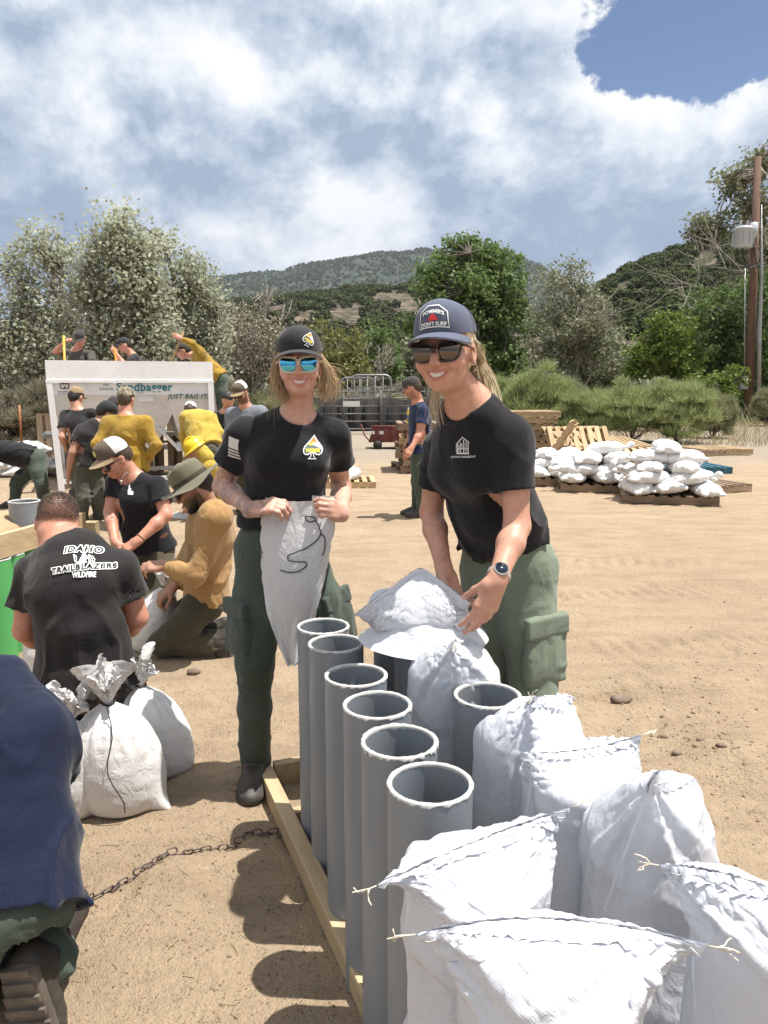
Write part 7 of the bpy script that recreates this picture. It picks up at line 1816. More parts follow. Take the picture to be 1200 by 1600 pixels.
    # three on the deck of the hopper
    o['top1'] = standing('man in grey tee and dark cap shovelling on top, leftmost of three', 0, dict(head=(126, 528, 12.7), neck=(119, 546, 12.8), chest=(122, 562, 12.8), pelvis=(123, 615, 12.9), shL=(142, 553, 12.75), shR=(101, 550, 12.85), elL=(146, 575, 12.6), wrL=(130, 590, 12.5), elR=(86, 550, 12.7), wrR=(100, 535, 12.55)), 12.8, (.1, -.8, -.6), up=(0, -.5, 1), shirt='grey', pants='olive', vox=.013, hat=('cap', 'capgrey', 'capgrey', 'capgrey', {}), hair=(M_HAIRBR, .0, -.09), skin_='ruddy', full=False, legs=False)
    o['top2'] = standing('man in charcoal tee and black cap on top, middle of three', 0, dict(head=(194, 540, 12.75), neck=(207, 553, 12.8), chest=(214, 572, 12.8), pelvis=(218, 620, 12.9), shL=(212, 560, 12.65), shR=(208, 560, 12.98), elL=(196, 572, 12.5), wrL=(181, 552, 12.5), elR=(195, 578, 12.9), wrR=(182, 570, 12.8)), 12.8, (-.8, -.4, -.35), up=(-.2, 0, 1), shirt='char', pants='olive', vox=.013, hat=('cap', 'capblack', 'capblack', 'capblack', {}), hair=(M_HAIRDK, .0, -.07), skin_='ruddy', full=False, legs=False)
    for k in ('top1', 'top2'):   # legs standing on the deck
        j = o[k]; u = SDF(); pc = j['pelvis']
        for sx in (-.1, .1): u.chain([pc+Vector((sx*.9, 0, 0)), pc+Vector((sx, -.04, -.30)), Vector((pc.x+sx, pc.y, .80))], [.10, .08, .065], .03)
        u.econe(pc+Vector((0, 0, .06)), pc-Vector((0, 0, .04)), (1, 0, 0), (.15, .11), (.16, .12)); u.build('trousers', .014, FB['olive'], j['_e'])
        for sx in (-.1, .1): boot(j['_e'], (pc.x+sx, pc.y, .87), (.1, -1, 0), 1.0, None, .012)
    o['top3'] = standing('man in mustard shirt leaning over the right end of the hopper', 0, dict(head=(286, 549, 11.9), neck=(301, 555, 11.95), chest=(316, 565, 11.95), pelvis=(342, 590, 11.95), shL=(312, 552, 11.8), shR=(306, 560, 12.15), elL=(300, 537, 11.7), wrL=(283, 529, 11.65), elR=(298, 582, 12.2), wrR=(290, 590, 12.2),
        hipL=(345, 598, 11.86), hipR=(344, 598, 12.05), knL=(349, 635, 11.85), knR=(341, 635, 12.05), anL=(353, 672, 11.95), anR=(350, 676, 12.1)), 11.9, (-.85, -.2, -.45), up=(-.3, 0, 1), shirt='yellow', pants='green', vox=.012, hem=.02, long_sleeve=True, wr=1.6, loose=1.05, hat=('cap', 'capgrey', 'capgrey', 'capgrey', {}), hair=(M_HAIRDK,), skin_='ruddy', full=False, feet={'L': ((-1, -.3, 0),), 'R': ((-1, -.3, 0),)})
    o['beard'] = standing('bearded man in grey work shirt and brown and white cap', 0, dict(head=(376, 613, 9.2), neck=(384, 633, 9.28), chest=(388, 662, 9.3), pelvis=(392, 722, 9.35), shL=(408, 645, 9.25), shR=(363, 647, 9.35), elL=(412, 682, 9.2), wrL=(395, 705, 9.05), elR=(356, 684, 9.3), wrR=(370, 708, 9.1)), 9.2, (-.35, -.75, -.5), up=(-.1, -.3, 1), shirt='bluegrey', pants='olive', vox=.011, hat=('cap', 'capbrown', 'capwhite', 'captan', {}), hair=(M_HAIRBR, .0, -.06), stub=1.0, skin_='ruddy', full=True, long_sleeve=True)
    sunglasses(o['beard']['_e'], o['beard']['_hc'], o['beard']['_Hm'], o['beard']['_hs'], M_BLACK, M_EYE, -.002)
    o['dark'] = standing('dark haired person stooping behind the bearded man', 0, dict(head=(356, 625, 10.6), neck=(352, 642, 10.65), chest=(350, 665, 10.65), pelvis=(352, 718, 10.65), shL=(366, 650, 10.6), shR=(336, 650, 10.7), elL=(370, 675, 10.5), wrL=(362, 692, 10.4), elR=(334, 675, 10.7), wrR=(340, 692, 10.5)), 10.6, (-.3, -.6, -.7), up=(0, -.6, 1), shirt='char', pants='olive', vox=.013, hair=(M_HAIRDK, .0, -.06), full=False)
    o['navy'] = standing('man in navy tee and dark cap standing at the pallet stack', 0, dict(head=(644, 606, 8.92), neck=(653, 627, 8.98), chest=(656, 655, 8.98), pelvis=(655, 704, 8.96), shL=(662, 640, 8.82), shR=(648, 638, 9.14), elL=(657, 675, 8.78), wrL=(643, 700, 8.68), elR=(646, 672, 9.2), wrR=(636, 694, 9.05),
        hipL=(656, 714, 8.88), hipR=(654, 714, 9.05), knL=(655, 752, 8.85), knR=(652, 750, 9.05), anL=(660, 786, 8.95), anR=(652, 782, 9.1)), 8.9, (-.92, .15, -.35), up=(-.15, 0, 1), shirt='navy', pants='green', vox=.010, hem=.03, wr=1.3, hat=('cap', 'capgrey', 'capgrey', 'capgrey', {}), hair=(M_HAIRBR, .0, -.06), skin_='ruddy', full=True, loose=1.0, feet={'L': ((-1, -.15, 0),), 'R': ((-1, 0, 0),)}, stub=.6)
    for k, v in o.items(): print(k, bones(v))
    return o
CROWD = crowd()
# tools in the hands of the three on top
j = CROWD['top1']; w = j['wrR']; shovel('yellow handled shovel held by the man in grey on top', w+Vector((0.01, -.02, .10)), P(102, 600, 12.2), material('yellow_handle', (.62, .36, .05), .45), .02)
j = CROWD['top2']; w = j['wrL']; shovel('orange handled shovel held by the middle man on top', w+Vector((-.02, 0, .06)), P(186, 590, 12.2), M_SHOVEL, .022)
j = CROWD['top3']; w = j['wrL']; shovel('pale handled shovel held by the man in mustard on top', w+Vector((.04, 0, .10)), P(258, 590, 11.75), M_SHOVELW, .018)
# ================================================================= PIPE RACK
M_PVC = material('grey_pvc', (.195, .225, .258), .42, vscale=5, bump=.08, bscale=120, bdist=.002, stretch=(1, 1, .22), col2=(.228, .238, .246))
M_PVCCUT = material('rough_sawn_pvc_edge', (.50, .50, .48), .9, var=.2, vscale=60)
M_PVCG = material('green_pvc', (.10, .42, .13), .4, var=.12, vscale=6)
M_LUMBER = wood('pale_lumber', (.46, .35, .21), (.34, .245, .14), axis=1)
M_PRINTK = material('black_pipe_print', (.05, .055, .06), .6)
def pipe_mesh(seed, r=.084, h=.76, t=.0075, mat=None, burr=.0022):
    n = 72; rg = np.random.default_rng(seed); th = np.arange(n)*2*PI/n
    jag = burr*np.abs(vnoise(np.stack([th*9+seed, th*0, th*0], 1), seed))+burr*.6*vnoise(np.stack([th*26+seed, th*0, th*0], 1), seed+1)
    rings = [(r, 0*th), (r, 0*th+h*.5), (r, h-.003+0*th)]; V = []
    def ring(rr, z): V.append(np.stack([rr*np.cos(th), rr*np.sin(th), z+0*th], 1))
    ring(r, 0); ring(r, h*.5); ring(r, h-.004); ring(r-t, h-.004); ring(r-t, h*.5); ring(r-t, 0)
    W = np.concatenate(V); F = []
    for i in range(5):
        for k in range(n): F.append((i*n+k, i*n+(k+1) % n, (i+1)*n+(k+1) % n, (i+1)*n+k))
    F = [f for f in F if not (2*n <= f[0] < 3*n)]
    body = mesh_np('tube', W, np.array(F), mat)
    # sawn edge: ragged lip
    V = []; ring(r+.0006+jag*.5, h-.0035-jag*1.6); ring(r+.0012+jag*.4, h-.001+jag*.4); ring(r-.002, h+.0012+jag*.5); ring(r-t+.001, h+.0008+jag*.4); ring(r-t-.0010-jag*.2, h-.002); ring(r-t-.0004, h-.006-jag)
    W = np.concatenate(V); F = np.array([(i*n+k, i*n+(k+1) % n, (i+1)*n+(k+1) % n, (i+1)*n+k) for i in range(5) for k in range(n)])
    return body, mesh_np('sawn_edge', W, F, M_PVCCUT)
def put_pipe(x, y, seed, label, lean=(0, 0), h=.76, mat=None, r=.084, group='grey pipes standing in the rack', z=0.0, burr=.0022):
    b_, c = pipe_mesh(seed, r, h, .0075, mat or M_PVC, burr)
    e = thing('pipe', label, 'pipe', (0, 0, 0), group)
    for nm, me in (('tube', b_), ('sawn_edge', c)):
        o = bpy.data.objects.new(nm, me); link(o); o.parent = e
    e.location = (x, y, z); e.rotation_euler = (lean[0], lean[1], seed*1.3)
    return e
FRONT = [(-.198, 2.41), (-.146, 2.24), (-.076, 1.98), (-.016, 1.784), (.034, 1.588), (.091, 1.407), (.148, 1.135), (.222, .905)]
BACK = [(.05, 2.41), (.116, 2.22), (.19, 2.03), (.262, 1.844), (.335, 1.654), (.405, 1.455), (.475, 1.27), (.57, .985)]
FL = ['grey pipe farthest back in the front row, at the green trousers', 'grey pipe second from the far end of the front row', 'grey pipe third from the far end of the front row', 'grey pipe fourth from the far end of the front row', 'grey pipe with ragged rim, fifth from the far end', 'nearest bare grey pipe, with a printed code on it', 'grey pipe under the sack with the stringed corner', 'grey pipe under the nearest sack']
BL = ['dark pipe farthest back in the rear row', 'grey pipe under the sack the leaning woman holds', 'grey pipe under the small upright sack', 'open grey pipe between two sacked pipes in the rear row', 'grey pipe under the sack beside the green trousers', 'grey pipe under the sack with a flying corner', 'grey pipe under the pointed sack at the right', 'grey pipe under the sack at the right edge']
for i, (x, y) in enumerate(FRONT):
    e = put_pipe(x, y, 3+i, FL[i], burr=.0045 if i == 4 else .0024)
    if i == 5:
        c = Vector((x, y, .64)); an = R(-52)
        n = Vector((math.cos(an), math.sin(an), 0)); xd = Vector((-n.y, n.x, 0))
        mb = MB()
        rr = np.random.default_rng(4); z = .655
        while z > .52:
            h = .0012+.0030*rr.random(); 
            V = []
            for dz in (0, h):
                for da in (-.075, -.04, 0, .04, .075): V.append((x+math.cos(an+da)*.0846, y+math.sin(an+da)*.0846, z+dz))
            mb.add(V, [(k, k+1, k+6, k+5) for k in range(4)]); z -= h+.0012+.0035*rr.random()
        o = mb.build('printed_code', M_PRINTK, None); o.parent = e; o.matrix_parent_inverse = e.matrix_basis.inverted() if False else Matrix.Identity(4)
        bpy.context.view_layer.update(); o.matrix_parent_inverse = (Matrix.Translation(e.location) @ e.rotation_euler.to_matrix().to_4x4()).inverted()
for i, (x, y) in enumerate(BACK): put_pipe(x, y, 23+i, BL[i], z=.0)
# lumber frame on the ground
RD = Vector((.36, -.93, 0)).normalized(); RN = Vector((RD.y*-1, RD.x, 0)); RN = RN if RN.x > 0 else -RN
def frame_lumber():
    a0 = Vector((*FRONT[0], 0)); e = thing('lumber_frame', 'pale timber frame on the ground around the grey pipes', 'frame', a0)
    def plank(off, s0, s1, w, h, nm):
        p0 = a0+RN*off+RD*s0; p1 = a0+RN*off+RD*s1; c = (p0+p1)/2; me = MB().box((0, 0, 0), (w, (p1-p0).length, h)).mesh(nm, M_LUMBER)
        o = bpy.data.objects.new(nm, me); link(o); o.parent = e; o.matrix_parent_inverse = root_world(e).inverted(); o.matrix_world = Matrix.Translation((c.x, c.y, h/2+.002)) @ Matrix.Rotation(math.atan2(RD.y, RD.x)+PI/2, 4, 'Z')
        o.location = (c.x, c.y, h/2+.004); o.rotation_euler = (0, 0, math.atan2(RD.y, RD.x)+PI/2)
        bv = o.modifiers.new('bevel', 'BEVEL'); bv.width = .004; bv.segments = 2
    plank(-.113, -.46, 1.75, .052, .075, 'side_plank'); plank(.52, -.46, 1.75, .070, .088, 'side_plank')
    for s in (-.43, 1.72):
        p0 = a0+RD*s+RN*(-.08); p1 = a0+RD*s+RN*.48; MB().beam(p0+Vector((0, 0, .045)), p1+Vector((0, 0, .045)), .04, .085).build('cross_plank', M_LUMBER, e)
    MB().beam(a0+RD*-.13+RN*-.08+Vector((0, 0, .03)), a0+RD*-.13+RN*.48+Vector((0, 0, .03)), .04, .05).build('cross_plank', M_LUMBER, e)
frame_lumber()

# ================================================================= SACKS OVER PIPES: cloth relaxed in numpy (position based)
def relax(X, restu, restv, pin, pinpos, wrap, it, coll, grav=-.0006, bend=.0):
    nu, nv, _ = X.shape; V = np.zeros_like(X); dg = np.hypot(restu, restv)
    sh = lambda A, du: np.roll(A, -du, 0)
    for k in range(it):
        prev = X.copy(); X = X+V*.86; X[..., 2] += grav
        for _ in range(3):
            acc = np.zeros_like(X); cnt = np.zeros((nu, nv, 1), np.float32)
            def con(a, b_, rest, st=1.0):
                d = b_-a; L = np.sqrt((d*d).sum(-1, keepdims=True))+1e-9; return d*((L-rest)/L*.5*st)
            # around
            if wrap: c = con(X, sh(X, 1), restu); acc += c; acc -= np.roll(c, 1, 0); cnt += 2
            else:
                c = con(X[:-1], X[1:], restu); acc[:-1] += c; acc[1:] -= c; cnt[:-1] += 1; cnt[1:] += 1
            c = con(X[:, :-1], X[:, 1:], restv); acc[:, :-1] += c; acc[:, 1:] -= c; cnt[:, :-1] += 1; cnt[:, 1:] += 1
            Y = sh(X, 1)
            for A_, B_, f in ((X[:, :-1], Y[:, 1:], 0), (Y[:, :-1], X[:, 1:], 1)):
                c = con(A_, B_, dg, .5)
                if not wrap: c[-1] = 0
                if f == 0:
                    acc[:, :-1] += c; t = np.zeros_like(acc); t[:, 1:] = c; acc -= np.roll(t, 1, 0)
                else:
                    t = np.zeros_like(acc); t[:, :-1] = c; acc += np.roll(t, 1, 0); acc[:, 1:] -= c
                cnt[:, :] += 1.6
            X = X+acc/np.maximum(cnt, 1)*1.9
            if bend > 0:
                lap = np.zeros_like(X); lap[:, 1:-1] = (X[:, :-2]+X[:, 2:])/2-X[:, 1:-1]; X = X+lap*bend
                if wrap: X = X+((np.roll(X, 1, 0)+np.roll(X, -1, 0))/2-X)*bend
            X = coll(X); X[pin] = pinpos
        V = X-prev
    return X
def sack(label, c, A, B, mid=None, length=.60, seed=1, ztop=.765, it=2, vr=.30, peak=False, puff=.010, hem_z=None, group='white sacks pulled over the pipes', strings=(0,), flare=.018, rp=.086):
    """white sack pulled upside down over the pipe at c: seam runs from corner A to corner B above the rim"""
    nu, nv = 112, 60; cx, cy = c; A, B = Vector(A), Vector(B); W = .37
    rg = np.random.default_rng(seed); r = W/PI+.001
    mid = Vector(mid) if mid is not None else (A+B)/2
    u = np.linspace(0, 1, nu, endpoint=False); v = np.linspace(0, 1, nv)
    # seam polyline parameter: 0..1 A->B (front), 1..2 back
    tt = np.where(u < .5, u*2, 2-u*2)
    q0, q1, q2 = np.array(A), np.array(mid), np.array(B)
    seam = ((1-tt)**2)[:, None]*q0+(2*tt*(1-tt))[:, None]*(2*q1-.5*(q0+q2))+(tt**2)[:, None]*q2
    if peak:
        seam = np.where(tt[:, None] < .55, q0+(q1-q0)*(tt/.55)[:, None], q1+(q2-q1)*((tt-.55)/.45)[:, None])
        for _ in range(10): seam = np.where(((tt > .04) & (tt < .96))[:, None], (np.roll(seam, 1, 0)+2*seam+np.roll(seam, -1, 0))/4, seam)
    sd_ = (B-A); sd_.z = 0; sd_.normalize(); base_a = math.atan2(-sd_.y, -sd_.x)
    sgn = 1
    # front (nearer the camera) half first
    ang = base_a+u*2*PI; test = Vector((math.cos(base_a+PI/2), math.sin(base_a+PI/2), 0))
    if test.y > 0: ang = base_a-u*2*PI
    rr = r+flare*np.clip(v-.7, 0, 1)[None, :]
    zc = np.zeros((nu, nv)); X = np.zeros((nu, nv, 3), np.float32)
    sag = vnoise(np.stack([u*0+seed, np.cos(2*PI*u)*2, np.sin(2*PI*u)*2], 1), seed)
    zr = ztop-.012
    for j in range(nv):
        w = min(1.0, v[j]/vr); fl = flare*max(0, v[j]-.7)
        circ = np.stack([cx+(r+fl)*np.cos(ang), cy+(r+fl)*np.sin(ang), np.full(nu, zr-length*max(0, v[j]-vr))], 1)
        X[:, j] = seam*(1-w)+circ*w+np.array([0, 0, .006*math.sin(PI*w)])
    X += (rg.normal(size=X.shape)*.0012).astype(np.float32)
    q3 = np.stack([np.cos(2*PI*u)[:, None]*2.6+0*v, np.sin(2*PI*u)[:, None]*2.6+0*v, (0*u)[:, None]+v*3.5], -1).reshape(-1, 3)
    amp = (np.clip(v*3.2-.12, 0, 1)*(1-.55*np.clip((v-vr)*3, 0, 1)))[None, :, None]
    X += (amp*np.stack([.004*vnoise(q3, seed+k)+.001*vnoise(q3*2.3, seed+7+k) for k in range(3)], 1).reshape(nu, nv, 3)).astype(np.float32)
    pin = np.zeros((nu, nv), bool); pin[:, 0] = True
    pinpos = X[pin].copy(); pinpos = seam.astype(np.float32)+(rg.normal(size=seam.shape)*.0008).astype(np.float32)
    off = np.where(u < .5, 1, -1)[:, None]*np.array([math.cos(ang[int(nu*.25)]), math.sin(ang[int(nu*.25)]), 0])*.0018
    pinpos = (pinpos+off).astype(np.float32)
    def coll(Z):
        dx = Z[..., 0]-cx; dy = Z[..., 1]-cy; d = np.sqrt(dx*dx+dy*dy)+1e-9; m = (d < rp) & (Z[..., 2] < ztop+.002)
        side = m & (Z[..., 2] < ztop-.02); f = np.where(side, rp/d, 1.0); Z[..., 0] = cx+dx*f; Z[..., 1] = cy+dy*f
        rim = m & ~side & (d > rp-.02); Z[..., 2] = np.where(rim, ztop+.002, Z[..., 2])
        Z[..., 2] = np.maximum(Z[..., 2], .01); return Z
    X = relax(X, 2*W/nu*1.0, length/(nv-1)*1.0, pin, pinpos, True, it, coll, -.0002, .02)
    # sharp creases pressed into the film-like weave
    d1 = np.roll(X, -1, 0)-np.roll(X, 1, 0); d2 = np.gradient(X, axis=1); nrm = np.cross(d1, d2); nrm /= np.linalg.norm(nrm, axis=-1, keepdims=True)+1e-9
    def pleat(phi, sd):   # piecewise-linear creases fanning out of a corner
        kn = np.sort(rg.random(9))*PI/2; kn[0] = 0; kn[-1] = PI/2; va = rg.normal(size=9); return np.interp(phi, kn, va)
    sdist = (tt*W)[:, None]+0*v; vd = v[None]*length+0*u[:, None]; dsp = np.zeros((nu, nv)); frontm = (u < .5)[:, None]
    for fm in (frontm, ~frontm):
        for side in (0, 1):
            ss_ = sdist if side == 0 else W-sdist; rad = np.hypot(ss_, vd); phi = np.arctan2(vd, np.maximum(ss_, 1e-4))
            dsp += np.where(fm, pleat(phi, 0)*np.minimum(rad, .10)*.115*np.exp(-(rad/.30)**2), 0)
    hz = np.interp(vd+.03*np.sin(2*PI*u*2+seed)[:, None], np.sort(rg.random(9))*length, rg.normal(size=9)); dsp += .004*hz*np.clip((vd-.12)*8, 0, 1)
    dsp *= np.clip(vd/.05-.25, 0, 1); wedge = np.minimum(u*2 % 1, 1-u*2 % 1)[:, None]; dsp *= np.clip(wedge*14, 0, 1)
    fold = vnoise(np.stack([np.cos(2*PI*u)[:, None]*1.7+0*v, np.sin(2*PI*u)[:, None]*1.7+0*v, (0*u)[:, None]+v*3.0], -1).reshape(-1, 3), seed+35).reshape(nu, nv)
    dsp = dsp+.010*fold*np.clip(v*4-.1, 0, 1)[None]
    dsp = dsp+puff*np.sin(PI*np.clip(v/vr, 0, 1))[None]*np.clip(wedge*6, 0, 1)
    sg_ = np.sign(((X-np.array([cx, cy, ztop-.1]))*nrm).sum(-1).mean()); X = X+sg_*nrm*dsp[..., None]; X = coll(X).astype(np.float32)
    # hem ruffles and self thickness are given by the fine mesh; join the wrap
    V = X.reshape(-1, 3); F = grid_faces(nu, nv, True)
    uv = np.stack([np.repeat(u*2*W, nv), np.tile(v*length, nu)], 1)
    e = thing('sack', label, 'sack', (cx, cy, 0), group)
    me = mesh_np('sack_cloth', V, F, M_BAG, True, uv); o = obj('sack_cloth', me, e); o_np[o.name] = (V, F)
    ss = o.modifiers.new('subdivide', 'SUBSURF'); ss.levels = 1; ss.render_levels = 1
    # seam band: doubled stitched strip along the bottom edge of the sack
    h = nu//2
    for side in (0, 1):
        idx = np.arange(0, h+1) if side == 0 else (np.arange(h, nu+1) % nu)
        P0 = X[idx, 0]; P1 = X[idx, 2]; P2 = X[idx, 4]
        nn = np.cross(np.gradient(P1, axis=0), P2-P0); nn /= np.linalg.norm(nn, axis=1)[:, None]+1e-9
        cc = np.array([cx, cy, 0]); sg = np.sign(((P1-np.array([cx, cy, P1[:, 2].mean()]))*nn).sum(1).mean()+1e-6)
        nn = nn*(1 if (nn[:, 1].mean() < 0) == (side == 0) else -1)
        k = len(idx); Vb = np.concatenate([P0+nn*.0016, P1+nn*.0024, P2+nn*.0018]); Fb = np.concatenate([np.stack([np.arange(k-1)+r_*k, np.arange(1, k)+r_*k, np.arange(1, k)+(r_+1)*k, np.arange(k-1)+(r_+1)*k], 1) for r_ in range(2)])
        ub = np.concatenate([np.stack([np.linspace(0, W, k), np.full(k, y_)], 1) for y_ in (0, .01, .02)])
        obj('seam_band', mesh_np('seam_band', Vb, Fb, M_BAG, True, ub), e)
    # stitching and frayed string at the corners
    mb = MB(); line = [Vector(X[i, 2])+Vector((0, -.0035, .001)) for i in range(0, h+1)]; mb.tube(line, .0006, 4); mb.build('stitching', M_WHT2, e, True)
    for sidx in strings:
        p = A if sidx == 0 else B; d = (p-mid).normalized()
        for k in range(4):
            q = p+d*.012; mb = MB(); pts = [p, q]; dd = d.copy()
            for s in range(3): dd = (dd+Vector(rg.normal(size=3))*.55+Vector((0, 0, -.15))).normalized(); q = q+dd*.009; pts.append(q)
            mb.tube(pts, .0010, 5); mb.build('frayed_string', M_STRING, e, True)
    return e
def Pz(px, py, z):   # point on the pixel's ray at a given height
    d = ray(px, py); k = (z-CAM_H)/d.z; return Vector((d.x*k, d.y*k, z))
sack('small upright sack on a pipe below the leaning woman\'s hand', BACK[2], P(708, 1004, 1.90), P(716, 996, 2.18), None, .58, 11)
sack('sack over a pipe beside the green trousers, torn edge at its corner', BACK[4], P(836, 1088, 1.58), P(900, 1090, 1.76), P(866, 1090, 1.66), .62, 12)
sack('sack over a pipe with its corner flying out to the right', BACK[5], P(1000, 1149, 1.46), P(815, 1176, 1.40), P(912, 1172, 1.455), .62, 13, strings=(0,))
sack('sack with stringed left corner over the pipe next to the bare ones', FRONT[6], Pz(588, 1384, .82), Pz(893, 1262, .86), P(752, 1312, 1.135), .60, 14, strings=(0, 1))
sack('pointed sack over a pipe at the right of the rack', BACK[6], P(1022, 1210, 1.13), P(1082, 1226, 1.40), P(1052, 1206, 1.27), .62, 15, strings=())
sack('sack cut off by the right edge of the picture', BACK[7], Pz(1030, 1352, .84), Pz(1290, 1425, .83), P(1140, 1368, .985), .62, 16)
sack('nearest sack with a long stitched seam, bottom of the picture', FRONT[7], Pz(650, 1460, .84), Pz(1106, 1478, .84), P(862, 1437, .905), .60, 17, strings=(0, 1))
sack('white sack being lowered onto its pipe by the leaning woman', BACK[1], P(552, 962, 2.12), P(735, 942, 2.10), P(657, 884, 2.20), .19, 18, vr=.88, flare=.25, ztop=.815, puff=.034, strings=(), peak=True)

# ---- sack held by the standing woman
def held_sack():
    rows = [(776, 414, 521), (790, 409, 523), (815, 408, 522), (850, 409, 516), (885, 410, 510), (920, 413, 501), (955, 420, 491), (990, 433, 481), (1015, 444, 473), (1034, 454, 467)]
    nu, nv = 96, 72; Yc = 2.655; ys = np.array([r_[0] for r_ in rows], float); py = np.linspace(ys[0], ys[-1], nv)
    xl = np.interp(py, ys, [r_[1] for r_ in rows]); xr = np.interp(py, ys, [r_[2] for r_ in rows])
    u = np.linspace(0, 1, nu, endpoint=False); X = np.zeros((nu, nv, 3), np.float32)
    for k in range(nv):
        a = P(xl[k], py[k], Yc); b_ = P(xr[k], py[k], Yc); cen = (a+b_)/2; hw = (b_-a).length/2; t = k/(nv-1)
        perim_extra = 1.0
        ca = np.cos(2*PI*u); sa = np.sin(2*PI*u); dep = .030+.030*np.sin(PI*min(1, t*1.3))
        X[:, k, 0] = cen.x-hw*np.sign(ca)*np.abs(ca)**.8; X[:, k, 1] = Yc-dep*sa; X[:, k, 2] = cen.z
        # pleats: the wide cloth gathers as it hangs
        ple = .022*t**.6*np.sin(2*PI*u*5+2*np.sin(t*5))+.010*t*np.sin(2*PI*u*13+t*9)
        X[:, k, 1] -= ple*np.sign(sa)
        # front hem folded over in a shallow valley between the hands
        if k < 14: X[:, k, 2] -= np.where(sa > 0, (1-k/14)*.012*np.sin(PI*(ca*.5+.5)), 0)
    n = vnoise(X.reshape(-1, 3)*np.array([22, 22, 14]), 71).reshape(nu, nv); X[..., 1] += .010*n
    rg = np.random.default_rng(2); X += (rg.normal(size=X.shape)*.001).astype(np.float32)
    pin = np.zeros((nu, nv), bool); pin[:, 0] = True; pin[:, -1] = True; pin[[0, nu//2], :] = True
    pp = X[pin].copy()
    X = relax(X, .70/nu*.82, .60/(nv-1)*1.02, pin, pp, True, 26, lambda Z: Z, -.0002, .03)
    V = X.reshape(-1, 3); F = grid_faces(nu, nv, True); uv = np.stack([np.repeat(u*.72, nv), np.tile(np.linspace(0, .6, nv), nu)], 1)
    e = thing('sack', 'open white sack held up by the woman in the black cap', 'sack', (V[:, 0].mean(), Yc, 0))
    o = obj('sack_cloth', mesh_np('sack_cloth', V, F, bag_mat('thin_white_sack', True, (.84, .85, .87), .34, .02, .40), True, uv), e); o_np[o.name] = (V, F)
    ss = o.modifiers.new('subdivide', 'SUBSURF'); ss.levels = 1; ss.render_levels = 1
    bv = bvh_of(o); 
    def on(px, py):
        d = ray(px, py).normalized(); h = bv.ray_cast(Vector((0, 0, CAM_H)), d); return (h[0]-d*.004) if h[0] is not None else P(px, py, Yc-.05)
    def smooth(pts, n=6):
        r_ = []
        for i in range(len(pts)-1):
            for k in range(n): t = k/n; r_.append((pts[i][0]*(1-t)+pts[i+1][0]*t, pts[i][1]*(1-t)+pts[i+1][1]*t))
        r_.append(pts[-1]); 
        for _ in range(3): r_ = [r_[0]]+[((r_[i-1][0]+2*r_[i][0]+r_[i+1][0])/4, (r_[i-1][1]+2*r_[i][1]+r_[i+1][1])/4) for i in range(1, len(r_)-1)]+[r_[-1]]
        return r_
    for pts in ([(486, 808), (478, 806), (477, 812), (484, 816), (492, 814), (493, 809), (486, 807)], [(492, 812), (498, 822), (502, 834), (496, 844), (480, 856), (460, 864), (449, 868), (450, 876), (464, 878), (478, 878), (480, 884), (468, 893), (452, 895), (438, 891)], [(502, 834), (508, 840), (508, 858), (504, 868)]):
        MB().tube([on(*p) for p in smooth(pts)], .0022, 5).build('tie_cord', M_TIE, e, True)
held_sack()

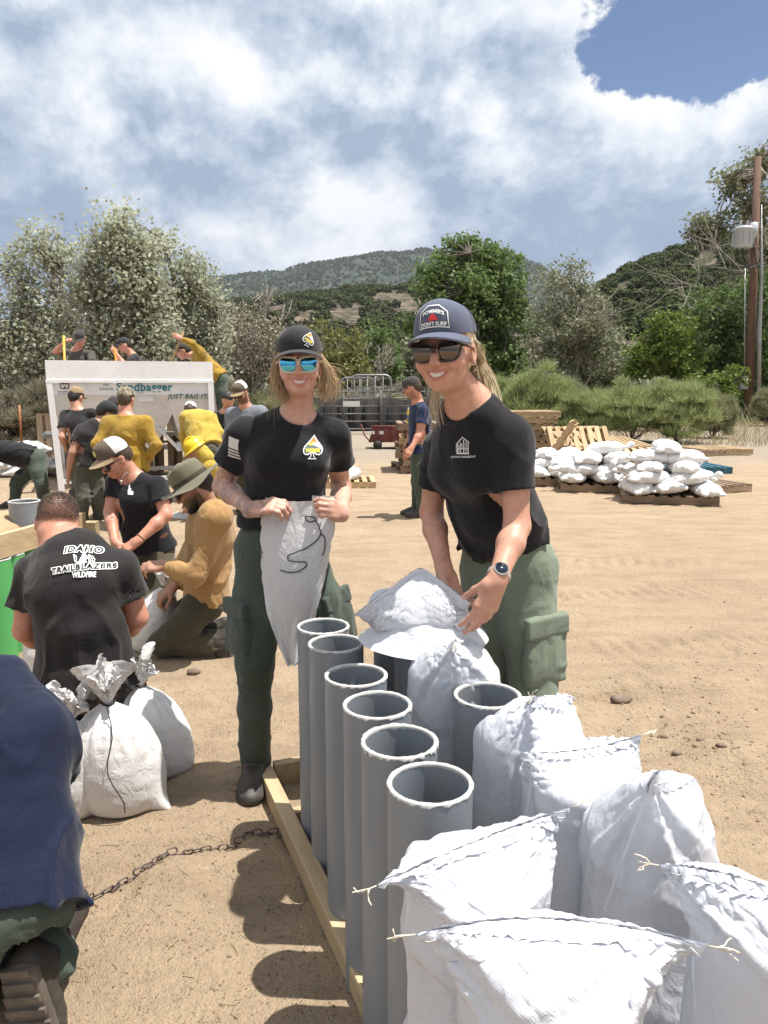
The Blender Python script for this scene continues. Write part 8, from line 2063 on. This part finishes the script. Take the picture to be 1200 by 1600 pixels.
# ================================================================= TIED SANDBAGS STANDING ON THE GROUND
def tied_bag(label, base, H, Rb, seed, lean=(0, 0), ear=None, ruff=.11, flat=.85, rot=0.0, cord=True, squash=.0):
    n, m = 120, 70; th = np.arange(n)*2*PI/n; rg = np.random.default_rng(seed); base = Vector(base)
    prof = [(.0, 0.001), (.55, .004), (.84, .03), (.97, .12), (1.03, .28), (1.02, .46), (.93, .64), (.76, .79), (.50, .90), (.26, .965), (.13, 1.0)]
    t = np.linspace(0, 1, m); ps = np.array(prof); acc = np.concatenate([[0], np.cumsum(np.hypot(*np.diff(ps, axis=0).T))]); acc /= acc[-1]
    r = np.interp(t, acc, ps[:, 0]); z = np.interp(t, acc, ps[:, 1]); 
    for _ in range(3): r[1:-1] = (r[:-2]+2*r[1:-1]+r[2:])/4; z[1:-1] = (z[:-2]+2*z[1:-1]+z[2:])/4
    T, Th = np.meshgrid(t, th, indexing='xy'); Rr = np.interp(T, t, r)*Rb; Zz = np.interp(T, t, z)*H
    top = np.clip((np.interp(T, t, z)-.55)/.45, 0, 1)
    ph = vnoise(np.stack([np.cos(Th).ravel()*2, np.sin(Th).ravel()*2, T.ravel()*1.5], 1), seed).reshape(Th.shape)
    Rr = Rr*(1+.16*top*(np.abs(np.sin(Th*7+ph*2.2))-.5)+.05*top*np.sin(Th*17+ph*3))
    Rr = Rr*(1+.055*ph*(1-top))
    hz = vnoise(np.stack([np.cos(Th).ravel()*3, np.sin(Th).ravel()*3, T.ravel()*34], 1), seed+3).reshape(Th.shape); Rr = Rr+.0035*hz*(1-top)*np.clip(T*6, 0, 1)
    X = Rr*np.cos(Th); Y = Rr*np.sin(Th)*flat
    if ear is not None:
        w = np.exp(-(((Th-ear+PI) % (2*PI)-PI)/.22)**2)*np.exp(-((np.interp(T, t, z)-.10)/.10)**2); X += w*.30*Rb*math.cos(ear); Y += w*.30*Rb*math.sin(ear); Zz = Zz*(1-.75*w)
    lx, ly = lean; X = X+lx*(Zz/H)**1.4*H; Y = Y+ly*(Zz/H)**1.4*H
    V = np.stack([X, Y, Zz], -1).reshape(-1, 3)
    c, s = math.cos(rot), math.sin(rot); V = np.stack([V[:, 0]*c-V[:, 1]*s, V[:, 0]*s+V[:, 1]*c, V[:, 2]], 1)
    F = grid_faces(n, m, True); e = thing('sandbag', label, 'sandbag', base, 'tied sandbags standing on the ground')
    obj('bag_body', mesh_np('bag_body', V+np.array(base[:]), F, M_BAGF), e)
    nk = base+Matrix.Rotation(rot, 3, 'Z') @ Vector((lx*H, ly*H, H))
    # ruffled mouth above the tie
    k = 26; V = []
    d = Vector((lx, ly, 1)).normalized()
    for i in range(k):
        q = i/(k-1); rr = Rb*.12+(ruff*.62)*q**1.1; fold = 1+.42*q*np.sin(th*6+seed)+.26*q*np.sin(th*11+2*seed); crk = .010*q*rg.normal(size=n)*.35
        V.append(np.stack([nk.x+d.x*ruff*q+rr*fold*np.cos(th)*.8+crk, nk.y+d.y*ruff*q+rr*fold*np.sin(th)*.8+crk, nk.z+ruff*q*1.0-.035*q*q*np.sin(th*3+seed)+.018*q*np.sin(th*7)], 1))
    V = np.concatenate(V); Fr = np.array([(i*n+j_, i*n+(j_+1) % n, (i+1)*n+(j_+1) % n, (i+1)*n+j_) for i in range(k-1) for j_ in range(n)])
    obj('ruffle', mesh_np('ruffle', V, Fr, M_BAGF), e)
    MB().tube([nk+Vector((math.cos(a)*Rb*.15, math.sin(a)*Rb*.15, .004*math.sin(a*2))) for a in np.linspace(0, 2*PI, 20)], .0035, 6).build('tie', M_TIE, e, True)
    if cord:
        a0 = R(-78); p0 = nk+Vector((math.cos(a0)*Rb*.15, math.sin(a0)*Rb*.15, 0)); pts = [p0, p0+Vector((.02, -.05, .005))]
        for q in np.linspace(.88, .12, 9):
            rr = Rb*np.interp(q, ps[::1][:, 1], ps[:, 0])*1.06+.004; an = a0+.12*math.sin(q*9); pts.append(base+Vector((rr*math.cos(an)+lx*q**1.4*H, rr*math.sin(an)*flat-.004+ly*q**1.4*H, q*H)))
        MB().tube(pts, .0020, 5).build('tie_cord', M_TIE, e, True)
tied_bag('full tied sandbag nearest the crouching man in navy', G(176, 1288)+Vector((0, .13, 0)), .40, .158, 5, (-.10, .0), ear=R(-18), ruff=.115)
tied_bag('full tied sandbag behind the nearest one, leaning right', G(240, 1228)+Vector((0, .12, 0)), .36, .135, 8, (-.20, .02), ruff=.10, cord=False)
tied_bag('tied sandbag mostly hidden by the man in navy', G(98, 1300)+Vector((0, .12, 0)), .36, .10, 9, (.02, 0), ruff=.09)
tied_bag('half filled sandbag between the knees of the man in tan', G(228, 1024)+Vector((0, .10, 0)), .38, .125, 12, (.24, .02), ruff=.10, cord=False)
tied_bag('pale sandbag in front of the man in the printed tee', G(62, 1085)+Vector((0, .12, 0)), .42, .13, 14, (.05, 0), ruff=.10)
def flat_sack():
    s = SDF(); c = G(292, 812); s.ell(c+Vector((0, 0, .03)), (.20, .15, .045)); s.ell(c+Vector((-.10, -.02, .05)), (.08, .07, .05)); s.fn(lambda p, d: np.maximum(d, -(p[:, 2]-.002))); s.disp = lambda p: .018*vnoise(p*14, 5)+.008*vnoise(p*34, 6)
    o = s.build('sack', .012, M_BAGF); tag(o, 'empty white sack flat on the sand below the hard hat', 'sack')
flat_sack()

# ================================================================= CHAIN
def chain():
    pts = [G(x, y) for x, y in ((452, 1300), (425, 1306), (395, 1312), (345, 1321), (300, 1331), (262, 1345), (228, 1362), (200, 1374), (168, 1393), (140, 1411), (108, 1428))]
    e = thing('chain', 'rusty steel chain lying across the dirt to the timber frame', 'chain', pts[5])
    # link: stadium-shaped ring
    L, Wd, r = .036, .020, .0028; path = []
    for a in np.linspace(-PI/2, PI/2, 7): path.append((L/2-Wd/2+Wd/2*math.cos(a), Wd/2*math.sin(a), 0))
    for a in np.linspace(PI/2, 3*PI/2, 7): path.append((-L/2+Wd/2+Wd/2*math.cos(a), Wd/2*math.sin(a), 0))
    mb = MB(); mb.tube(path+[path[0]], r, 6, False); me = mb.mesh('link', material('rusty_chain', (.16, .12, .11), .55, .5, var=.5, vscale=40), True)
    cum = [0]
    for a, b_ in zip(pts, pts[1:]): cum.append(cum[-1]+(b_-a).length)
    s = 0; k = 0; rg = np.random.default_rng(3)
    while s < cum[-1]:
        i = max(q for q in range(len(cum)-1) if cum[q] <= s); t = (s-cum[i])/(cum[i+1]-cum[i]); p = pts[i].lerp(pts[i+1], t); d = pts[i+1]-pts[i]
        o = bpy.data.objects.new('link', me); link(o); o.parent = e; o.matrix_parent_inverse = root_world(e).inverted()
        o.location = (p.x+rg.normal()*.002, p.y+rg.normal()*.002, float(ground_z(p.x, p.y))+(.006 if k % 2 else .010)); o.rotation_euler = (R(90 if k % 2 == 0 else 20)+rg.normal()*.25, rg.normal()*.06, math.atan2(d.y, d.x)+rg.normal()*.12); s += .0285; k += 1
chain()

# ================================================================= FILLING TABLE AT THE LEFT EDGE
def table():
    a = P(-30, 882, 3.95); b_ = P(84, 836, 4.55); z = a.z; e = thing('filling_table', 'timber edged filling table over green pipes at the left edge', 'table', (a.x, a.y, 0))
    a.z = b_.z = .67; d = (b_-a).normalized(); n = Vector((-d.y, d.x, 0))
    MB().beam(a, b_+d*.3, .045, .13).build('edge_board', M_LUMBER, e)
    MB().box((a+b_)/2+n*.42+d*.1+Vector((0, 0, -.02)), ((b_-a).length+.5, .78, .03), Matrix.Rotation(math.atan2(d.y, d.x), 3, 'Z')).build('table_top', M_LUMBER, e)
    for q in (.0, 1.15):
        for w in (.1, .75):
            p = a+d*q+n*w; MB().box((p.x, p.y, .315), (.08, .08, .63)).build('leg', M_LUMBER, e)
    # sand heaped on the top
    s = SDF(); c = (a+b_)/2+n*.42; s.ell(c+Vector((0, 0, .0)), (.62, .34, .12), np.array(frame(d.cross(Vector((0, 0, 1))), (0, 0, 1)))); s.ell(c+Vector((-.2, .1, .02)), (.3, .22, .13)); s.fn(lambda p, dd: np.maximum(dd, -(p[:, 2]-.655))); s.disp = lambda p: .02*vnoise(p*7, 3)+.006*vnoise(p*30, 4)
    o = s.build('sand_heap', .015, material('loose_sand', (.42, .29, .17), .95, var=.2, vscale=9, bump=.6, bscale=90)); tag(o, 'heap of loose sand on the filling table', 'sand')
    for i, px in enumerate((-8, 14, 34, 52)):
        p = G(px, (1045, 1032, 1010, 985)[i]); lb = ['green pipe cut by the left edge', 'bright green pipe second from the edge', 'bright green pipe third from the edge', 'green pipe at the right end under the table'][i]
        pp = Vector((p.x, p.y+.09, 0)); put_pipe(pp.x, pp.y, 60+i, lb, h=.60, mat=M_PVCG, group='green pipes under the filling table')
    p = P(32, 838, 4.42); put_pipe(p.x, p.y+.08, 70, 'short grey pipe stub sticking out of the sand heap', h=.20, z=.66, group='grey pipes at the filling table', r=.088)
table()
# ================================================================= AIR
def haze():
    m = bpy.data.materials.new('thin_valley_haze'); m.use_nodes = True; q = NT(m.node_tree); q.n.clear()
    out = q.new('ShaderNodeOutputMaterial'); v = q.new('ShaderNodeVolumePrincipled')
    v.inputs['Color'].default_value = (.80, .88, 1.0, 1); v.inputs['Density'].default_value = .00006; v.inputs['Anisotropy'].default_value = .2
    q.l.new(v.outputs[0], out.inputs['Volume'])
    o = MB().box((0, 3800, 400), (12000, 10400, 840)).build('haze', m); stuff(o); tag(o, 'thin blue haze lying in the air over the valley', 'haze')
haze()
